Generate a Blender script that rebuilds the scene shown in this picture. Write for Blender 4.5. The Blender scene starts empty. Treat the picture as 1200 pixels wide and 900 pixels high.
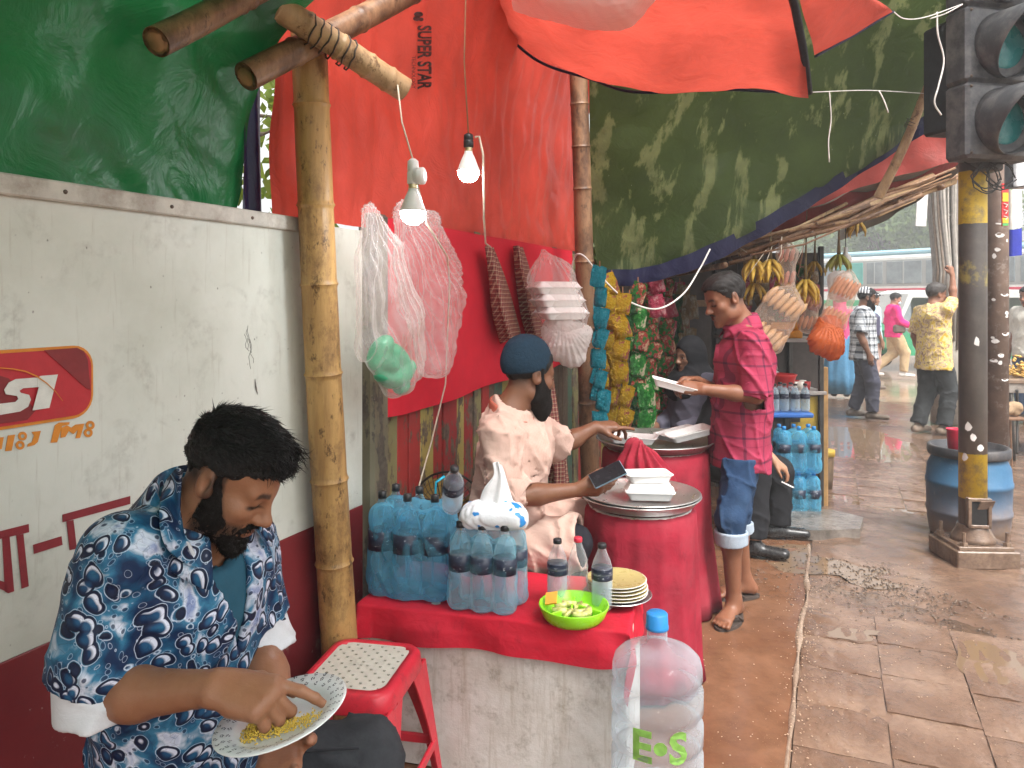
import bpy, math, random
import numpy as np
from mathutils import Vector, Matrix
R = math.radians
rng = random.Random(7)
npr = np.random.RandomState(11)
SC = bpy.context.scene
COL = SC.collection

# ------------------------------------------------------------------ camera, sky, sun, exposure
CAM_Z = 1.55
cam_d = bpy.data.cameras.new('camera'); cam = bpy.data.objects.new('camera', cam_d); COL.objects.link(cam)
cam.location = (0, 0, CAM_Z); cam.rotation_euler = (R(90), 0, 0)
cam_d.sensor_width = 36; cam_d.lens = 27; cam_d.shift_y = -100/1200
cam_d.clip_start = 0.05; cam_d.clip_end = 2000
SC.camera = cam
SUN_EL, SUN_AZ = 58, 150          # azimuth measured clockwise from +Y (view direction)
w = bpy.data.worlds.new('World'); SC.world = w; w.use_nodes = True
nt = w.node_tree; nt.nodes.clear()
wo = nt.nodes.new('ShaderNodeOutputWorld'); bg = nt.nodes.new('ShaderNodeBackground')
sky = nt.nodes.new('ShaderNodeTexSky'); sky.sky_type = 'NISHITA'; sky.sun_disc = False
sky.sun_elevation = R(SUN_EL); sky.sun_rotation = R(SUN_AZ)
sky.air_density = 1.0; sky.dust_density = 6.0; sky.ozone_density = 1.0
hs = nt.nodes.new('ShaderNodeHueSaturation'); hs.inputs['Saturation'].default_value = 0.12
nt.links.new(sky.outputs[0], hs.inputs['Color']); nt.links.new(hs.outputs[0], bg.inputs[0])
bg.inputs[1].default_value = 0.15
nt.links.new(bg.outputs[0], wo.inputs[0])
sun_d = bpy.data.lights.new('sun', 'SUN'); sun = bpy.data.objects.new('sun', sun_d); COL.objects.link(sun)
sun_d.energy = 1.4; sun_d.angle = R(22); sun_d.color = (1.0, 0.97, 0.92)
_sd = Vector((math.sin(R(SUN_AZ))*math.cos(R(SUN_EL)), math.cos(R(SUN_AZ))*math.cos(R(SUN_EL)), math.sin(R(SUN_EL))))
sun.rotation_euler = _sd.to_track_quat('Z', 'Y').to_euler()
vs = SC.view_settings; vs.view_transform = 'Standard'; vs.look = 'None'; vs.gamma = 1; vs.exposure = 1.5
try: vs.use_curve_mapping = False
except Exception: pass
SC.render.engine = 'CYCLES'
SC.cycles.use_denoising = True
SC.cycles.max_bounces = 8; SC.cycles.transparent_max_bounces = 16
SC.cycles.diffuse_bounces = 4; SC.cycles.glossy_bounces = 3; SC.cycles.transmission_bounces = 8
SC.cycles.caustics_reflective = False; SC.cycles.caustics_refractive = False
SC.cycles.sample_clamp_indirect = 6

# ------------------------------------------------------------------ photograph geometry -> metres
AZ = math.atan(376/900)                      # the street runs off to the right of the view axis
ST = np.array([math.sin(AZ), math.cos(AZ), 0]); NR = np.array([math.cos(AZ), -math.sin(AZ), 0])
WALL_N = -1.6
def at(px, py, d): return np.array([(px-600)/900*d, d, CAM_Z-(py-350)/900*d])
def gr(px, py, z=0.0):
    return at(px, py, (CAM_Z-z)*900/(py-350))
def wl(px, py, off=0.0):
    d = (WALL_N+off)/((px-600)/900*NR[0]+NR[1]); return at(px, py, d)
def sn(s, n, z=0.0): return ST*s+NR*n+np.array([0, 0, z])
def nrm(v):
    v = np.asarray(v, float); return v/max(np.linalg.norm(v), 1e-9)
def A(*v): return np.array(v, float)

# ------------------------------------------------------------------ scene tree
def link(o): COL.objects.link(o); return o
def tag(o, label=None, cat=None, group=None, kind=None):
    if label: o['label'] = label
    if cat: o['category'] = cat
    if group: o['group'] = group
    if kind: o['kind'] = kind
    return o
def thing(name, label, cat, loc=(0, 0, 0), group=None):
    o = link(bpy.data.objects.new(name, None)); o.location = loc; o.empty_display_size = .05
    return tag(o, label, cat, group)
def setpar(o, parent):
    if parent is None: return
    o.parent = parent
    if parent.type == 'EMPTY':
        o.matrix_parent_inverse = (Matrix.Translation(parent.location) @ parent.rotation_euler.to_matrix().to_4x4()).inverted()
def raw(name, V, F, mat=None, parent=None, smooth=True, colors=None, uv=None):
    me = bpy.data.meshes.new(name)
    V = np.asarray(V, np.float32)
    if isinstance(F, np.ndarray):
        n, k = F.shape
        me.vertices.add(len(V)); me.vertices.foreach_set('co', V.ravel())
        me.loops.add(n*k); me.loops.foreach_set('vertex_index', F.astype(np.int32).ravel())
        me.polygons.add(n); me.polygons.foreach_set('loop_start', np.arange(0, n*k, k, dtype=np.int32))
        me.polygons.foreach_set('loop_total', np.full(n, k, np.int32))
        me.update(calc_edges=True)
    else:
        me.from_pydata([tuple(map(float, v)) for v in V], [], F); me.update()
    me.validate()
    if smooth: me.polygons.foreach_set('use_smooth', np.ones(len(me.polygons), bool))
    if colors is not None:
        ca = me.color_attributes.new('Col', 'FLOAT_COLOR', 'POINT')
        c4 = np.ones((len(V), 4), np.float32); c4[:, :3] = colors; ca.data.foreach_set('color', c4.ravel())
    if uv is not None:
        ul = me.uv_layers.new(name='UVMap'); li = np.zeros(len(me.loops), np.int32); me.loops.foreach_get('vertex_index', li)
        ul.data.foreach_set('uv', np.asarray(uv, np.float32)[li].ravel())
    o = link(bpy.data.objects.new(name, me))
    if mat is not None: me.materials.append(mat)
    setpar(o, parent)
    return o
def kids(o): return [c for c in bpy.data.objects if c.parent == o]
def copy_tree(o, parent=None):
    c = link(o.copy()); c.parent = parent
    for ch in KID.get(o.name, []) or kids(o): copy_tree(ch, c)
    return c
KID = {}
def place(o, loc, rz=0, sc=1, rot=None):
    o.location = tuple(map(float, loc)); o.rotation_euler = rot if rot else (0, 0, rz); o.scale = (sc, sc, sc) if not hasattr(sc, '__len__') else sc
    return o

def frame_of(d):
    d = nrm(d); a = A(0, 0, 1) if abs(d[2]) < .9 else A(1, 0, 0)
    e1 = nrm(np.cross(a, d)); return e1, np.cross(d, e1), d

class MB:
    """collects shapes for one mesh"""
    def __init__(s): s.v = []; s.f = []
    def add(s, V, F):
        b = len(s.v); s.v.extend([tuple(map(float, p)) for p in V]); s.f.extend([tuple(b+i for i in f) for f in F]); return s
    def box(s, c, size, rz=0.0, ch=0.0, rot=None):
        x, y, z = [q/2 for q in size]; M = Matrix.Rotation(rz, 3, 'Z') if rot is None else rot
        if ch <= 0:
            P = [(a*x, b*y, g*z) for a in (-1, 1) for b in (-1, 1) for g in (-1, 1)]
            F = [(0, 1, 3, 2), (4, 6, 7, 5), (0, 4, 5, 1), (2, 3, 7, 6), (0, 2, 6, 4), (1, 5, 7, 3)]
        else:
            ch = min(ch, x*.9, y*.9, z*.9)
            P = []; ids = {}
            for a in (-1, 1):
                for b in (-1, 1):
                    for g in (-1, 1):
                        for ax in range(3):
                            q = [a*(x-ch), b*(y-ch), g*(z-ch)]; q[ax] = (a*x, b*y, g*z)[ax]
                            ids[a, b, g, ax] = len(P); P.append(tuple(q))
            F = []
            for ax in range(3):
                o1, o2 = [k for k in range(3) if k != ax]
                for sg in (-1, 1):
                    q = []
                    for (u, v) in ((-1, -1), (1, -1), (1, 1), (-1, 1)):
                        t = [0, 0, 0]; t[ax] = sg; t[o1] = u; t[o2] = v; q.append(ids[t[0], t[1], t[2], ax])
                    if (sg > 0) == (ax == 1): q.reverse()
                    F.append(tuple(q))
            for ax in range(3):
                o1, o2 = [k for k in range(3) if k != ax]
                for u in (-1, 1):
                    for v in (-1, 1):
                        t0 = [0, 0, 0]; t0[o1] = u; t0[o2] = v; q = []
                        for (sg, fa) in ((-1, o1), (1, o1), (1, o2), (-1, o2)):
                            t = list(t0); t[ax] = sg; q.append(ids[t[0], t[1], t[2], fa])
                        if (u*v > 0) == (ax != 1): q.reverse()
                        F.append(tuple(q))
            for a in (-1, 1):
                for b in (-1, 1):
                    for g in (-1, 1):
                        q = [ids[a, b, g, k] for k in range(3)]
                        if a*b*g < 0: q.reverse()
                        F.append(tuple(q))
        C = Vector(tuple(map(float, c)))
        return s.add([M @ Vector(p)+C for p in P], F)
    def tube(s, pts, r, n=10, cap=True, sq=1.0, tw=None):
        pts = [np.asarray(p, float) for p in pts]; m = len(pts)
        if not hasattr(r, '__len__'): r = [r]*m
        e1 = None; V = []; F = []
        for i in range(m):
            t = nrm(pts[min(i+1, m-1)]-pts[max(i-1, 0)])
            if e1 is None: e1, e2, _ = frame_of(t)
            else:
                e1 = nrm(e1-t*np.dot(e1, t)); e2 = np.cross(t, e1)
            for k in range(n):
                a = 2*math.pi*k/n
                V.append(pts[i]+e1*math.cos(a)*r[i]+e2*math.sin(a)*r[i]*sq)
        for i in range(m-1):
            for k in range(n):
                F.append((i*n+k, i*n+(k+1) % n, (i+1)*n+(k+1) % n, (i+1)*n+k))
        if cap: F.append(tuple(range(n-1, -1, -1))); F.append(tuple((m-1)*n+k for k in range(n)))
        return s.add(V, F)
    def lathe(s, prof, o=(0, 0, 0), n=24, axis=None, e1=None, closed=False, warp=None):
        o = np.asarray(o, float)
        if axis is None: ax, a1, a2 = A(0, 0, 1), A(1, 0, 0), A(0, 1, 0)
        else:
            a1, a2, ax = frame_of(axis)
        V = []; F = []; m = len(prof)
        for i, (r, z) in enumerate(prof):
            for k in range(n):
                a = 2*math.pi*k/n; rr = r*(warp(a, z) if warp else 1)
                V.append(o+a1*rr*math.cos(a)+a2*rr*math.sin(a)+ax*z)
        for i in range(m-1):
            for k in range(n):
                F.append((i*n+k, i*n+(k+1) % n, (i+1)*n+(k+1) % n, (i+1)*n+k))
        if prof[0][0] > 1e-5: F.append(tuple(range(n-1, -1, -1)))
        if prof[-1][0] > 1e-5: F.append(tuple((m-1)*n+k for k in range(n)))
        return s.add(V, F)
    def prism(s, poly, a, b):
        """poly: list of 3D pts (planar), extruded by vector a..b"""
        n = len(poly); P = [np.asarray(p, float)+a for p in poly]+[np.asarray(p, float)+b for p in poly]
        F = [tuple(range(n)), tuple(range(2*n-1, n-1, -1))]+[(i, i+n, (i+1) % n+n, (i+1) % n) for i in range(n)]
        return s.add(P, F)
    def build(s, name, mat=None, parent=None, smooth=False, auto=None):
        o = raw(name, s.v, s.f, mat, parent, smooth)
        if auto is not None:
            try:
                o.data.set_sharp_from_angle(angle=R(auto))
                o.data.polygons.foreach_set('use_smooth', np.ones(len(o.data.polygons), bool))
            except Exception: pass
        return o

# ------------------------------------------------------------------ smooth noise in numpy
class SNoise:
    def __init__(s, seed, n=14, f0=1.0, f1=3.0):
        q = np.random.RandomState(seed); s.k = q.randn(n, 3); s.k /= np.linalg.norm(s.k, axis=1)[:, None]
        s.k *= q.uniform(f0, f1, n)[:, None]*2*math.pi; s.ph = q.uniform(0, 6.28, n); s.n = n
    def __call__(s, x, y, z=0.0):
        o = 0
        for k, p in zip(s.k, s.ph): o = o+np.sin(k[0]*x+k[1]*y+k[2]*z+p)
        return o/math.sqrt(s.n)

def patch(ctrl, nu, nv):
    """Catmull-Rom surface through a grid of 3D control points -> (nv+1, nu+1, 3)"""
    C = np.asarray(ctrl, float)
    def interp(C, n):
        m = C.shape[0]; t = np.linspace(0, m-1, n+1); i = np.minimum(t.astype(int), m-2); f = (t-i)
        P = np.concatenate([2*C[:1]-C[1:2], C, 2*C[-1:]-C[-2:-1]])
        f = f.reshape((-1,)+(1,)*(C.ndim-1))
        p0, p1, p2, p3 = P[i], P[i+1], P[i+2], P[i+3]
        return .5*(2*p1+(p2-p0)*f+(2*p0-5*p1+4*p2-p3)*f**2+(3*p1-p0-3*p2+p3)*f**3)
    D = interp(C, nv); D = np.swapaxes(D, 0, 1); D = interp(D, nu); return np.swapaxes(D, 0, 1)
def gridfaces(nu, nv):
    i, j = np.meshgrid(np.arange(nu), np.arange(nv)); b = (j*(nu+1)+i).ravel()
    return np.stack([b, b+1, b+nu+2, b+nu+1], 1)
def normals_of(G):
    du = np.gradient(G, axis=1); dv = np.gradient(G, axis=0); n = np.cross(du, dv)
    return n/np.maximum(np.linalg.norm(n, axis=2), 1e-9)[..., None]
def cloth(name, ctrl, nu, nv, mat, parent=None, disp=None, thick=0.0):
    G = patch(ctrl, nu, nv); U, V_ = np.meshgrid(np.linspace(0, 1, nu+1), np.linspace(0, 1, nv+1))
    if disp is not None: G = G+normals_of(G)*disp(U, V_, G)[..., None]
    o = raw(name, G.reshape(-1, 3), gridfaces(nu, nv), mat, parent, True, uv=np.stack([U.ravel(), V_.ravel()], 1))
    if thick:
        m = o.modifiers.new('thick', 'SOLIDIFY'); m.thickness = thick; m.offset = 0
    return o

# ------------------------------------------------------------------ materials
class NT:
    def __init__(s, name):
        s.m = bpy.data.materials.new(name); s.m.use_nodes = True; s.t = s.m.node_tree; s.t.nodes.clear()
        s.out = s.n('ShaderNodeOutputMaterial'); s.co = s.n('ShaderNodeTexCoord')
    def n(s, t, **kw):
        q = s.t.nodes.new(t)
        for k, v in kw.items(): setattr(q, k, v)
        return q
    def l(s, a, b): s.t.links.new(a, b)
    def val(s, sock, v):
        if hasattr(v, 'links') or isinstance(v, bpy.types.NodeSocket): s.l(v, sock)
        else:
            if sock.type == 'RGBA' and len(v) == 3: v = (*v, 1)
            sock.default_value = v
    def mapping(s, sc=(1, 1, 1), rot=(0, 0, 0), loc=(0, 0, 0), src='Object'):
        m = s.n('ShaderNodeMapping'); m.inputs['Scale'].default_value = sc if hasattr(sc, '__len__') else (sc,)*3
        m.inputs['Rotation'].default_value = rot; m.inputs['Location'].default_value = loc
        s.l(s.co.outputs[src], m.inputs[0]); return m.outputs[0]
    def noise(s, scale=5, detail=4, rough=.55, vec=None, dist=0.0, col=False):
        q = s.n('ShaderNodeTexNoise'); q.inputs['Scale'].default_value = scale; q.inputs['Detail'].default_value = detail
        q.inputs['Roughness'].default_value = rough; q.inputs['Distortion'].default_value = dist
        s.l(vec if vec is not None else s.co.outputs['Object'], q.inputs['Vector']); return q.outputs['Color' if col else 'Fac']
    def voro(s, scale=5, feat='F1', vec=None, out='Distance', rand=1.0):
        q = s.n('ShaderNodeTexVoronoi'); q.feature = feat; q.inputs['Scale'].default_value = scale
        q.inputs['Randomness'].default_value = rand
        s.l(vec if vec is not None else s.co.outputs['Object'], q.inputs['Vector']); return q.outputs[out]
    def wave(s, scale=5, dist=0.0, vec=None, det=2.0, dscale=1.0, dirn='X', prof='SIN'):
        q = s.n('ShaderNodeTexWave'); q.inputs['Scale'].default_value = scale; q.inputs['Distortion'].default_value = dist
        q.inputs['Detail'].default_value = det; q.inputs['Detail Scale'].default_value = dscale
        q.bands_direction = dirn; q.wave_profile = prof
        s.l(vec if vec is not None else s.co.outputs['Object'], q.inputs['Vector']); return q.outputs['Fac']
    def ramp(s, fac, stops, interp='LINEAR'):
        q = s.n('ShaderNodeValToRGB'); cr = q.color_ramp; cr.interpolation = interp
        while len(cr.elements) < len(stops): cr.elements.new(.5)
        for e, (p, c) in zip(cr.elements, stops):
            e.position = p; e.color = (*c, 1) if hasattr(c, '__len__') else (c, c, c, 1)
        s.l(fac, q.inputs[0]); return q.outputs[0]
    def mix(s, fac, a, b, mode='MIX'):
        q = s.n('ShaderNodeMix'); q.data_type = 'RGBA'; q.blend_type = mode
        s.val(q.inputs[0], fac); s.val(q.inputs[6], a); s.val(q.inputs[7], b); return q.outputs[2]
    def math(s, op, a, b=0.0, c=None):
        q = s.n('ShaderNodeMath'); q.operation = op; s.val(q.inputs[0], a); s.val(q.inputs[1], b)
        if c is not None: s.val(q.inputs[2], c)
        return q.outputs[0]
    def xyz(s, vec):
        q = s.n('ShaderNodeSeparateXYZ'); s.l(vec, q.inputs[0]); return q.outputs
    def bump(s, h, strength=.3, dist=.01, normal=None):
        q = s.n('ShaderNodeBump'); q.inputs['Strength'].default_value = strength; q.inputs['Distance'].default_value = dist
        s.l(h, q.inputs['Height'])
        if normal is not None: s.l(normal, q.inputs['Normal'])
        return q.outputs[0]
    def bsdf(s, col=(.5, .5, .5), rough=.6, metal=0.0, normal=None, spec=.5, trans=0.0, ior=1.45, alpha=1.0, coat=0.0, sss=0.0, sheen=0.0, emis=None, estr=0.0):
        q = s.n('ShaderNodeBsdfPrincipled'); I = q.inputs
        s.val(I['Base Color'], col); s.val(I['Roughness'], rough); s.val(I['Metallic'], metal); s.val(I['Specular IOR Level'], spec)
        s.val(I['Transmission Weight'], trans); s.val(I['IOR'], ior); s.val(I['Alpha'], alpha); s.val(I['Coat Weight'], coat)
        if sss:
            I['Subsurface Weight'].default_value = sss; I['Subsurface Radius'].default_value = (1, .35, .2); I['Subsurface Scale'].default_value = .006
        if sheen: I['Sheen Weight'].default_value = sheen; I['Sheen Roughness'].default_value = .5
        if emis is not None: s.val(I['Emission Color'], emis); I['Emission Strength'].default_value = estr
        if normal is not None: s.l(normal, I['Normal'])
        return q.outputs[0]
    def done(s, sh): s.l(sh, s.out.inputs['Surface']); return s.m
    def mixsh(s, fac, a, b):
        q = s.n('ShaderNodeMixShader'); s.val(q.inputs[0], fac); s.l(a, q.inputs[1]); s.l(b, q.inputs[2]); return q.outputs[0]

def simple(name, col, rough=.6, var=.25, scale=18, bump=.15, bscale=60, metal=0.0, dirt=None, dscale=4, damt=.5, spec=.5, coat=0.0, sheen=0.0, estr=0.0, bd=.004):
    """paint, plastic, cloth ...: colour broken up by two noises, optional dirt, fine relief"""
    t = NT(name); n1 = t.noise(scale, 5, .6)
    dk = tuple(c*(1-var) for c in col); lt = tuple(min(1, c*(1+var)) for c in col)
    c = t.ramp(n1, [(.3, dk), (.7, lt)])
    rr = t.math('MULTIPLY_ADD', t.noise(scale*2.3, 3), .3, rough-.15)
    if dirt is not None:
        n2 = t.ramp(t.noise(dscale, 8, .7), [(.62-.25*damt, 0), (.8-.2*damt, 1)]); c = t.mix(t.math('MULTIPLY', n2, .8), c, dirt)
    nb = t.bump(t.noise(bscale, 4, .6), bump, bd) if bump else None
    return t.done(t.bsdf(c, rr, metal, nb, spec, coat=coat, sheen=sheen, emis=col if estr else None, estr=estr))

def text_mesh(txt, size, extrude=0.002, shear=0.0, font=None, spacing=1.0, offset=0.0):
    cu = bpy.data.curves.new('lettering', 'FONT'); cu.body = txt; cu.size = size; cu.extrude = extrude; cu.shear = shear
    cu.space_character = spacing; cu.align_x = 'CENTER'; cu.align_y = 'CENTER'; cu.resolution_u = 3; cu.offset = offset
    o = bpy.data.objects.new('lettering', cu); COL.objects.link(o)
    dg = bpy.context.evaluated_depsgraph_get(); ev = o.evaluated_get(dg); me = ev.to_mesh()
    V = np.array([v.co[:] for v in me.vertices]); F = [tuple(p.vertices) for p in me.polygons]
    ev.to_mesh_clear(); bpy.data.objects.remove(o); bpy.data.curves.remove(cu)
    return V, F
def lettering(txt, size, origin, ex, ey, mat, parent, name='lettering', **kw):
    V, F = text_mesh(txt, size, **kw); ez = np.cross(ex, ey)
    W = origin+V[:, :1]*ex+V[:, 1:2]*ey+V[:, 2:3]*ez
    return raw(name, W, F, mat, parent, False)
# ------------------------------------------------------------------ signed-distance modelling for bodies and clothes
class Sdf:
    def __init__(s): s.p = []
    def add(s, fn, lo, hi, k=.02, op='u', inner=None): s.p.append((fn, np.asarray(lo, float), np.asarray(hi, float), k, op, inner)); return s
    def cap(s, a, b, ra, rb=None, k=.02, op='u', flat=False, t=.009, ext=.05):
        a = np.asarray(a, float); b = np.asarray(b, float); rb = ra if rb is None else rb
        def mk(a, b, ra, rb, flat):
            d = b-a; L2 = max(d@d, 1e-9); L = math.sqrt(L2)
            def f(x, y, z):
                x, y, z = x-a[0], y-a[1], z-a[2]; w = (x*d[0]+y*d[1]+z*d[2])/L2; u = np.clip(w, 0, 1)
                q = np.sqrt((x-u*d[0])**2+(y-u*d[1])**2+(z-u*d[2])**2)-(ra+(rb-ra)*u)
                return np.maximum(q, (w-1)*L) if flat else q
            return f
        inn = None
        if flat: inn = mk(a, b+nrm(b-a)*ext, ra-t, rb-t, True)
        else: inn = mk(a, b, ra-t, rb-t, False)
        r = max(ra, rb)
        return s.add(mk(a, b, ra, rb, flat), np.minimum(a, b)-r, np.maximum(a, b)+r, k, op, inn)
    def ell(s, c, r, ax=None, k=.02, op='u', t=.009):
        c = np.asarray(c, float); r = np.asarray(r, float); ax = np.eye(3) if ax is None else np.asarray(ax, float)
        def mk(r):
            def f(x, y, z):
                x, y, z = x-c[0], y-c[1], z-c[2]; k0 = 0; k1 = 0
                for i in range(3):
                    q = x*ax[i][0]+y*ax[i][1]+z*ax[i][2]; k0 = k0+(q/r[i])**2; k1 = k1+(q/r[i]**2)**2
                k0 = np.sqrt(k0); return k0*(k0-1)/np.maximum(np.sqrt(k1), 1e-6)
            return f
        e = np.sqrt(((ax.T*r)**2).sum(1))
        return s.add(mk(r), c-e, c+e, k, op, mk(np.maximum(r-t, .001)))
    def ecap(s, a, b, A_, B_, side, k=.03, op='u', flat=False, t=.009, ext=.06):
        """tapered capsule of elliptical section; A_/B_ = (half width along side, half depth)"""
        a = np.asarray(a, float); b = np.asarray(b, float); ax = nrm(b-a); e1 = nrm(np.asarray(side, float)-ax*np.dot(side, ax)); e2 = np.cross(ax, e1)
        def mk(b, A_, B_):
            L = np.linalg.norm(b-a); re = min(A_+B_)
            def f(x, y, z):
                x, y, z = x-a[0], y-a[1], z-a[2]
                w = x*ax[0]+y*ax[1]+z*ax[2]; u = x*e1[0]+y*e1[1]+z*e1[2]; v = x*e2[0]+y*e2[1]+z*e2[2]
                tt = np.clip(w/L, 0, 1); ov = w-tt*L
                if flat: ov = np.minimum(ov, 0)
                ru = A_[0]+(B_[0]-A_[0])*tt; rv = A_[1]+(B_[1]-A_[1])*tt
                q = np.sqrt((u/ru)**2+(v/rv)**2+(ov/re)**2); g = np.sqrt((u/ru**2)**2+(v/rv**2)**2+(ov/re**2)**2)
                d = q*(q-1)/np.maximum(g, 1e-6)
                return np.maximum(d, w-L) if flat else d
            return f
        m = max(A_+B_)
        inn = mk(b+ax*ext if flat else b, (A_[0]-t, A_[1]-t), (B_[0]-t, B_[1]-t))
        return s.add(mk(b, A_, B_), np.minimum(a, b)-m, np.maximum(a, b)+m, k, op, inn)
    def field(s, lo, hi, h, which=0):
        n = np.ceil((hi-lo)/h).astype(int)+1
        X = [(lo[i]+h*np.arange(n[i])).astype(np.float32) for i in range(3)]
        F = np.full(n, .5, np.float32)
        for fn, a, b, k, op, inner in s.p:
            if which == 1:
                if inner is None: continue
                fn = inner
            pad = k+3*h
            i0 = np.maximum(np.floor((a-pad-lo)/h).astype(int), 0); i1 = np.minimum(np.ceil((b+pad-lo)/h).astype(int)+1, n)
            if (i1 <= i0).any(): continue
            sl = tuple(slice(i0[i], i1[i]) for i in range(3))
            d = fn(X[0][sl[0]][:, None, None], X[1][sl[1]][None, :, None], X[2][sl[2]][None, None, :]).astype(np.float32)
            G = F[sl]
            if op == 'u':
                hh = np.clip(.5+.5*(G-d)/k, 0, 1); F[sl] = G+(d-G)*hh-k*hh*(1-hh)
            elif op == 's':
                hh = np.clip(.5-.5*(G+d)/k, 0, 1); F[sl] = G+(-d-G)*hh+k*hh*(1-hh)
        return F, X
    def bounds(s):
        L = [p for p in s.p if p[4] == 'u']; return np.min([p[1] for p in L], 0), np.max([p[2] for p in L], 0)
    def mesh(s, h, lo=None, hi=None, disp=None, cut=None, hollow=False):
        if lo is None:
            lo, hi = s.bounds(); lo = lo-.04; hi = hi+.04
        F, X = s.field(lo, hi, h)
        G = (X[0][:, None, None], X[1][None, :, None], X[2][None, None, :])
        if hollow: Fi, _ = s.field(lo, hi, h, 1)
        if disp is not None:
            near = np.abs(F) < .07; I = np.nonzero(near)
            dd = disp(X[0][I[0]], X[1][I[1]], X[2][I[2]]).astype(np.float32); F[I] += dd
            if hollow: Fi[I] += dd
        if hollow: F = np.maximum(F, -Fi)
        if cut is not None:
            C = cut(*G)
            if C is not None: F = np.maximum(F, C.astype(np.float32))
        return surfnets(F, lo, h)

CORN = [(i, j, k) for i in (0, 1) for j in (0, 1) for k in (0, 1)]
EDG = [(a, b) for a in range(8) for b in range(a+1, 8) if sum(abs(CORN[a][i]-CORN[b][i]) for i in range(3)) == 1]
def surfnets(F, lo, h):
    S = F < 0
    cnt = np.zeros([q-1 for q in S.shape], np.int8)
    for (i, j, k) in CORN: cnt += S[i:S.shape[0]-1+i, j:S.shape[1]-1+j, k:S.shape[2]-1+k]
    act = (cnt > 0) & (cnt < 8); ijk = np.argwhere(act)
    if len(ijk) == 0: return np.zeros((0, 3)), np.zeros((0, 4), int)
    vals = np.stack([F[ijk[:, 0]+c[0], ijk[:, 1]+c[1], ijk[:, 2]+c[2]] for c in CORN], 1)
    acc = np.zeros((len(ijk), 3)); m = np.zeros(len(ijk))
    for a, b in EDG:
        va, vb = vals[:, a], vals[:, b]; q = (va < 0) != (vb < 0)
        t = np.where(q, va/np.where(q, va-vb, 1), 0); ca, cb = np.array(CORN[a], float), np.array(CORN[b], float)
        acc += q[:, None]*(ca+t[:, None]*(cb-ca)); m += q
    V = lo+h*(ijk+acc/m[:, None])
    idx = np.full(act.shape, -1, np.int64); idx[act] = np.arange(len(ijk))
    FA = []
    for ax in range(3):
        o = [[1, 0, 0], [0, 1, 0], [0, 0, 1]][ax]
        a = S[:S.shape[0]-o[0], :S.shape[1]-o[1], :S.shape[2]-o[2]]; b = S[o[0]:, o[1]:, o[2]:]
        for sgn, msk in ((1, a & ~b), (0, ~a & b)):
            e = np.argwhere(msk); u, v = [(1, 2), (2, 0), (0, 1)][ax]
            ok = (e[:, u] > 0) & (e[:, v] > 0) & (e[:, u] < S.shape[u]-1) & (e[:, v] < S.shape[v]-1); e = e[ok]
            if not len(e): continue
            def g(du, dv):
                q = e.copy(); q[:, u] += du; q[:, v] += dv; return idx[q[:, 0], q[:, 1], q[:, 2]]
            Q = np.stack([g(-1, -1), g(0, -1), g(0, 0), g(-1, 0)], 1)
            FA.append(Q if sgn else Q[:, ::-1])
    Q = np.concatenate(FA); Q = Q[(Q >= 0).all(1)]
    return V, Q
def multi(S, h, regions, **kw):
    """one mesh, coarse overall and fine in boxes (lo, hi, h2) such as the head and hands"""
    V, F = S.mesh(h, **kw); VV = [V]; FF = []
    keep = np.ones(len(F), bool); C = V[F].mean(1)
    for lo, hi, h2 in regions:
        keep &= ~((C > lo+h*1.0) & (C < hi-h*1.0)).all(1)
    FF.append(F[keep]); n = len(V)
    for lo, hi, h2 in regions:
        v, f = S.mesh(h2, lo=np.asarray(lo, float), hi=np.asarray(hi, float), **{k: q for k, q in kw.items() if k not in ('lo', 'hi')})
        VV.append(v); FF.append(f+n); n += len(v)
    V = np.concatenate(VV); F = np.concatenate(FF)
    used = np.zeros(len(V), bool); used[F.ravel()] = True; re = np.cumsum(used)-1
    return V[used], re[F]

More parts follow.
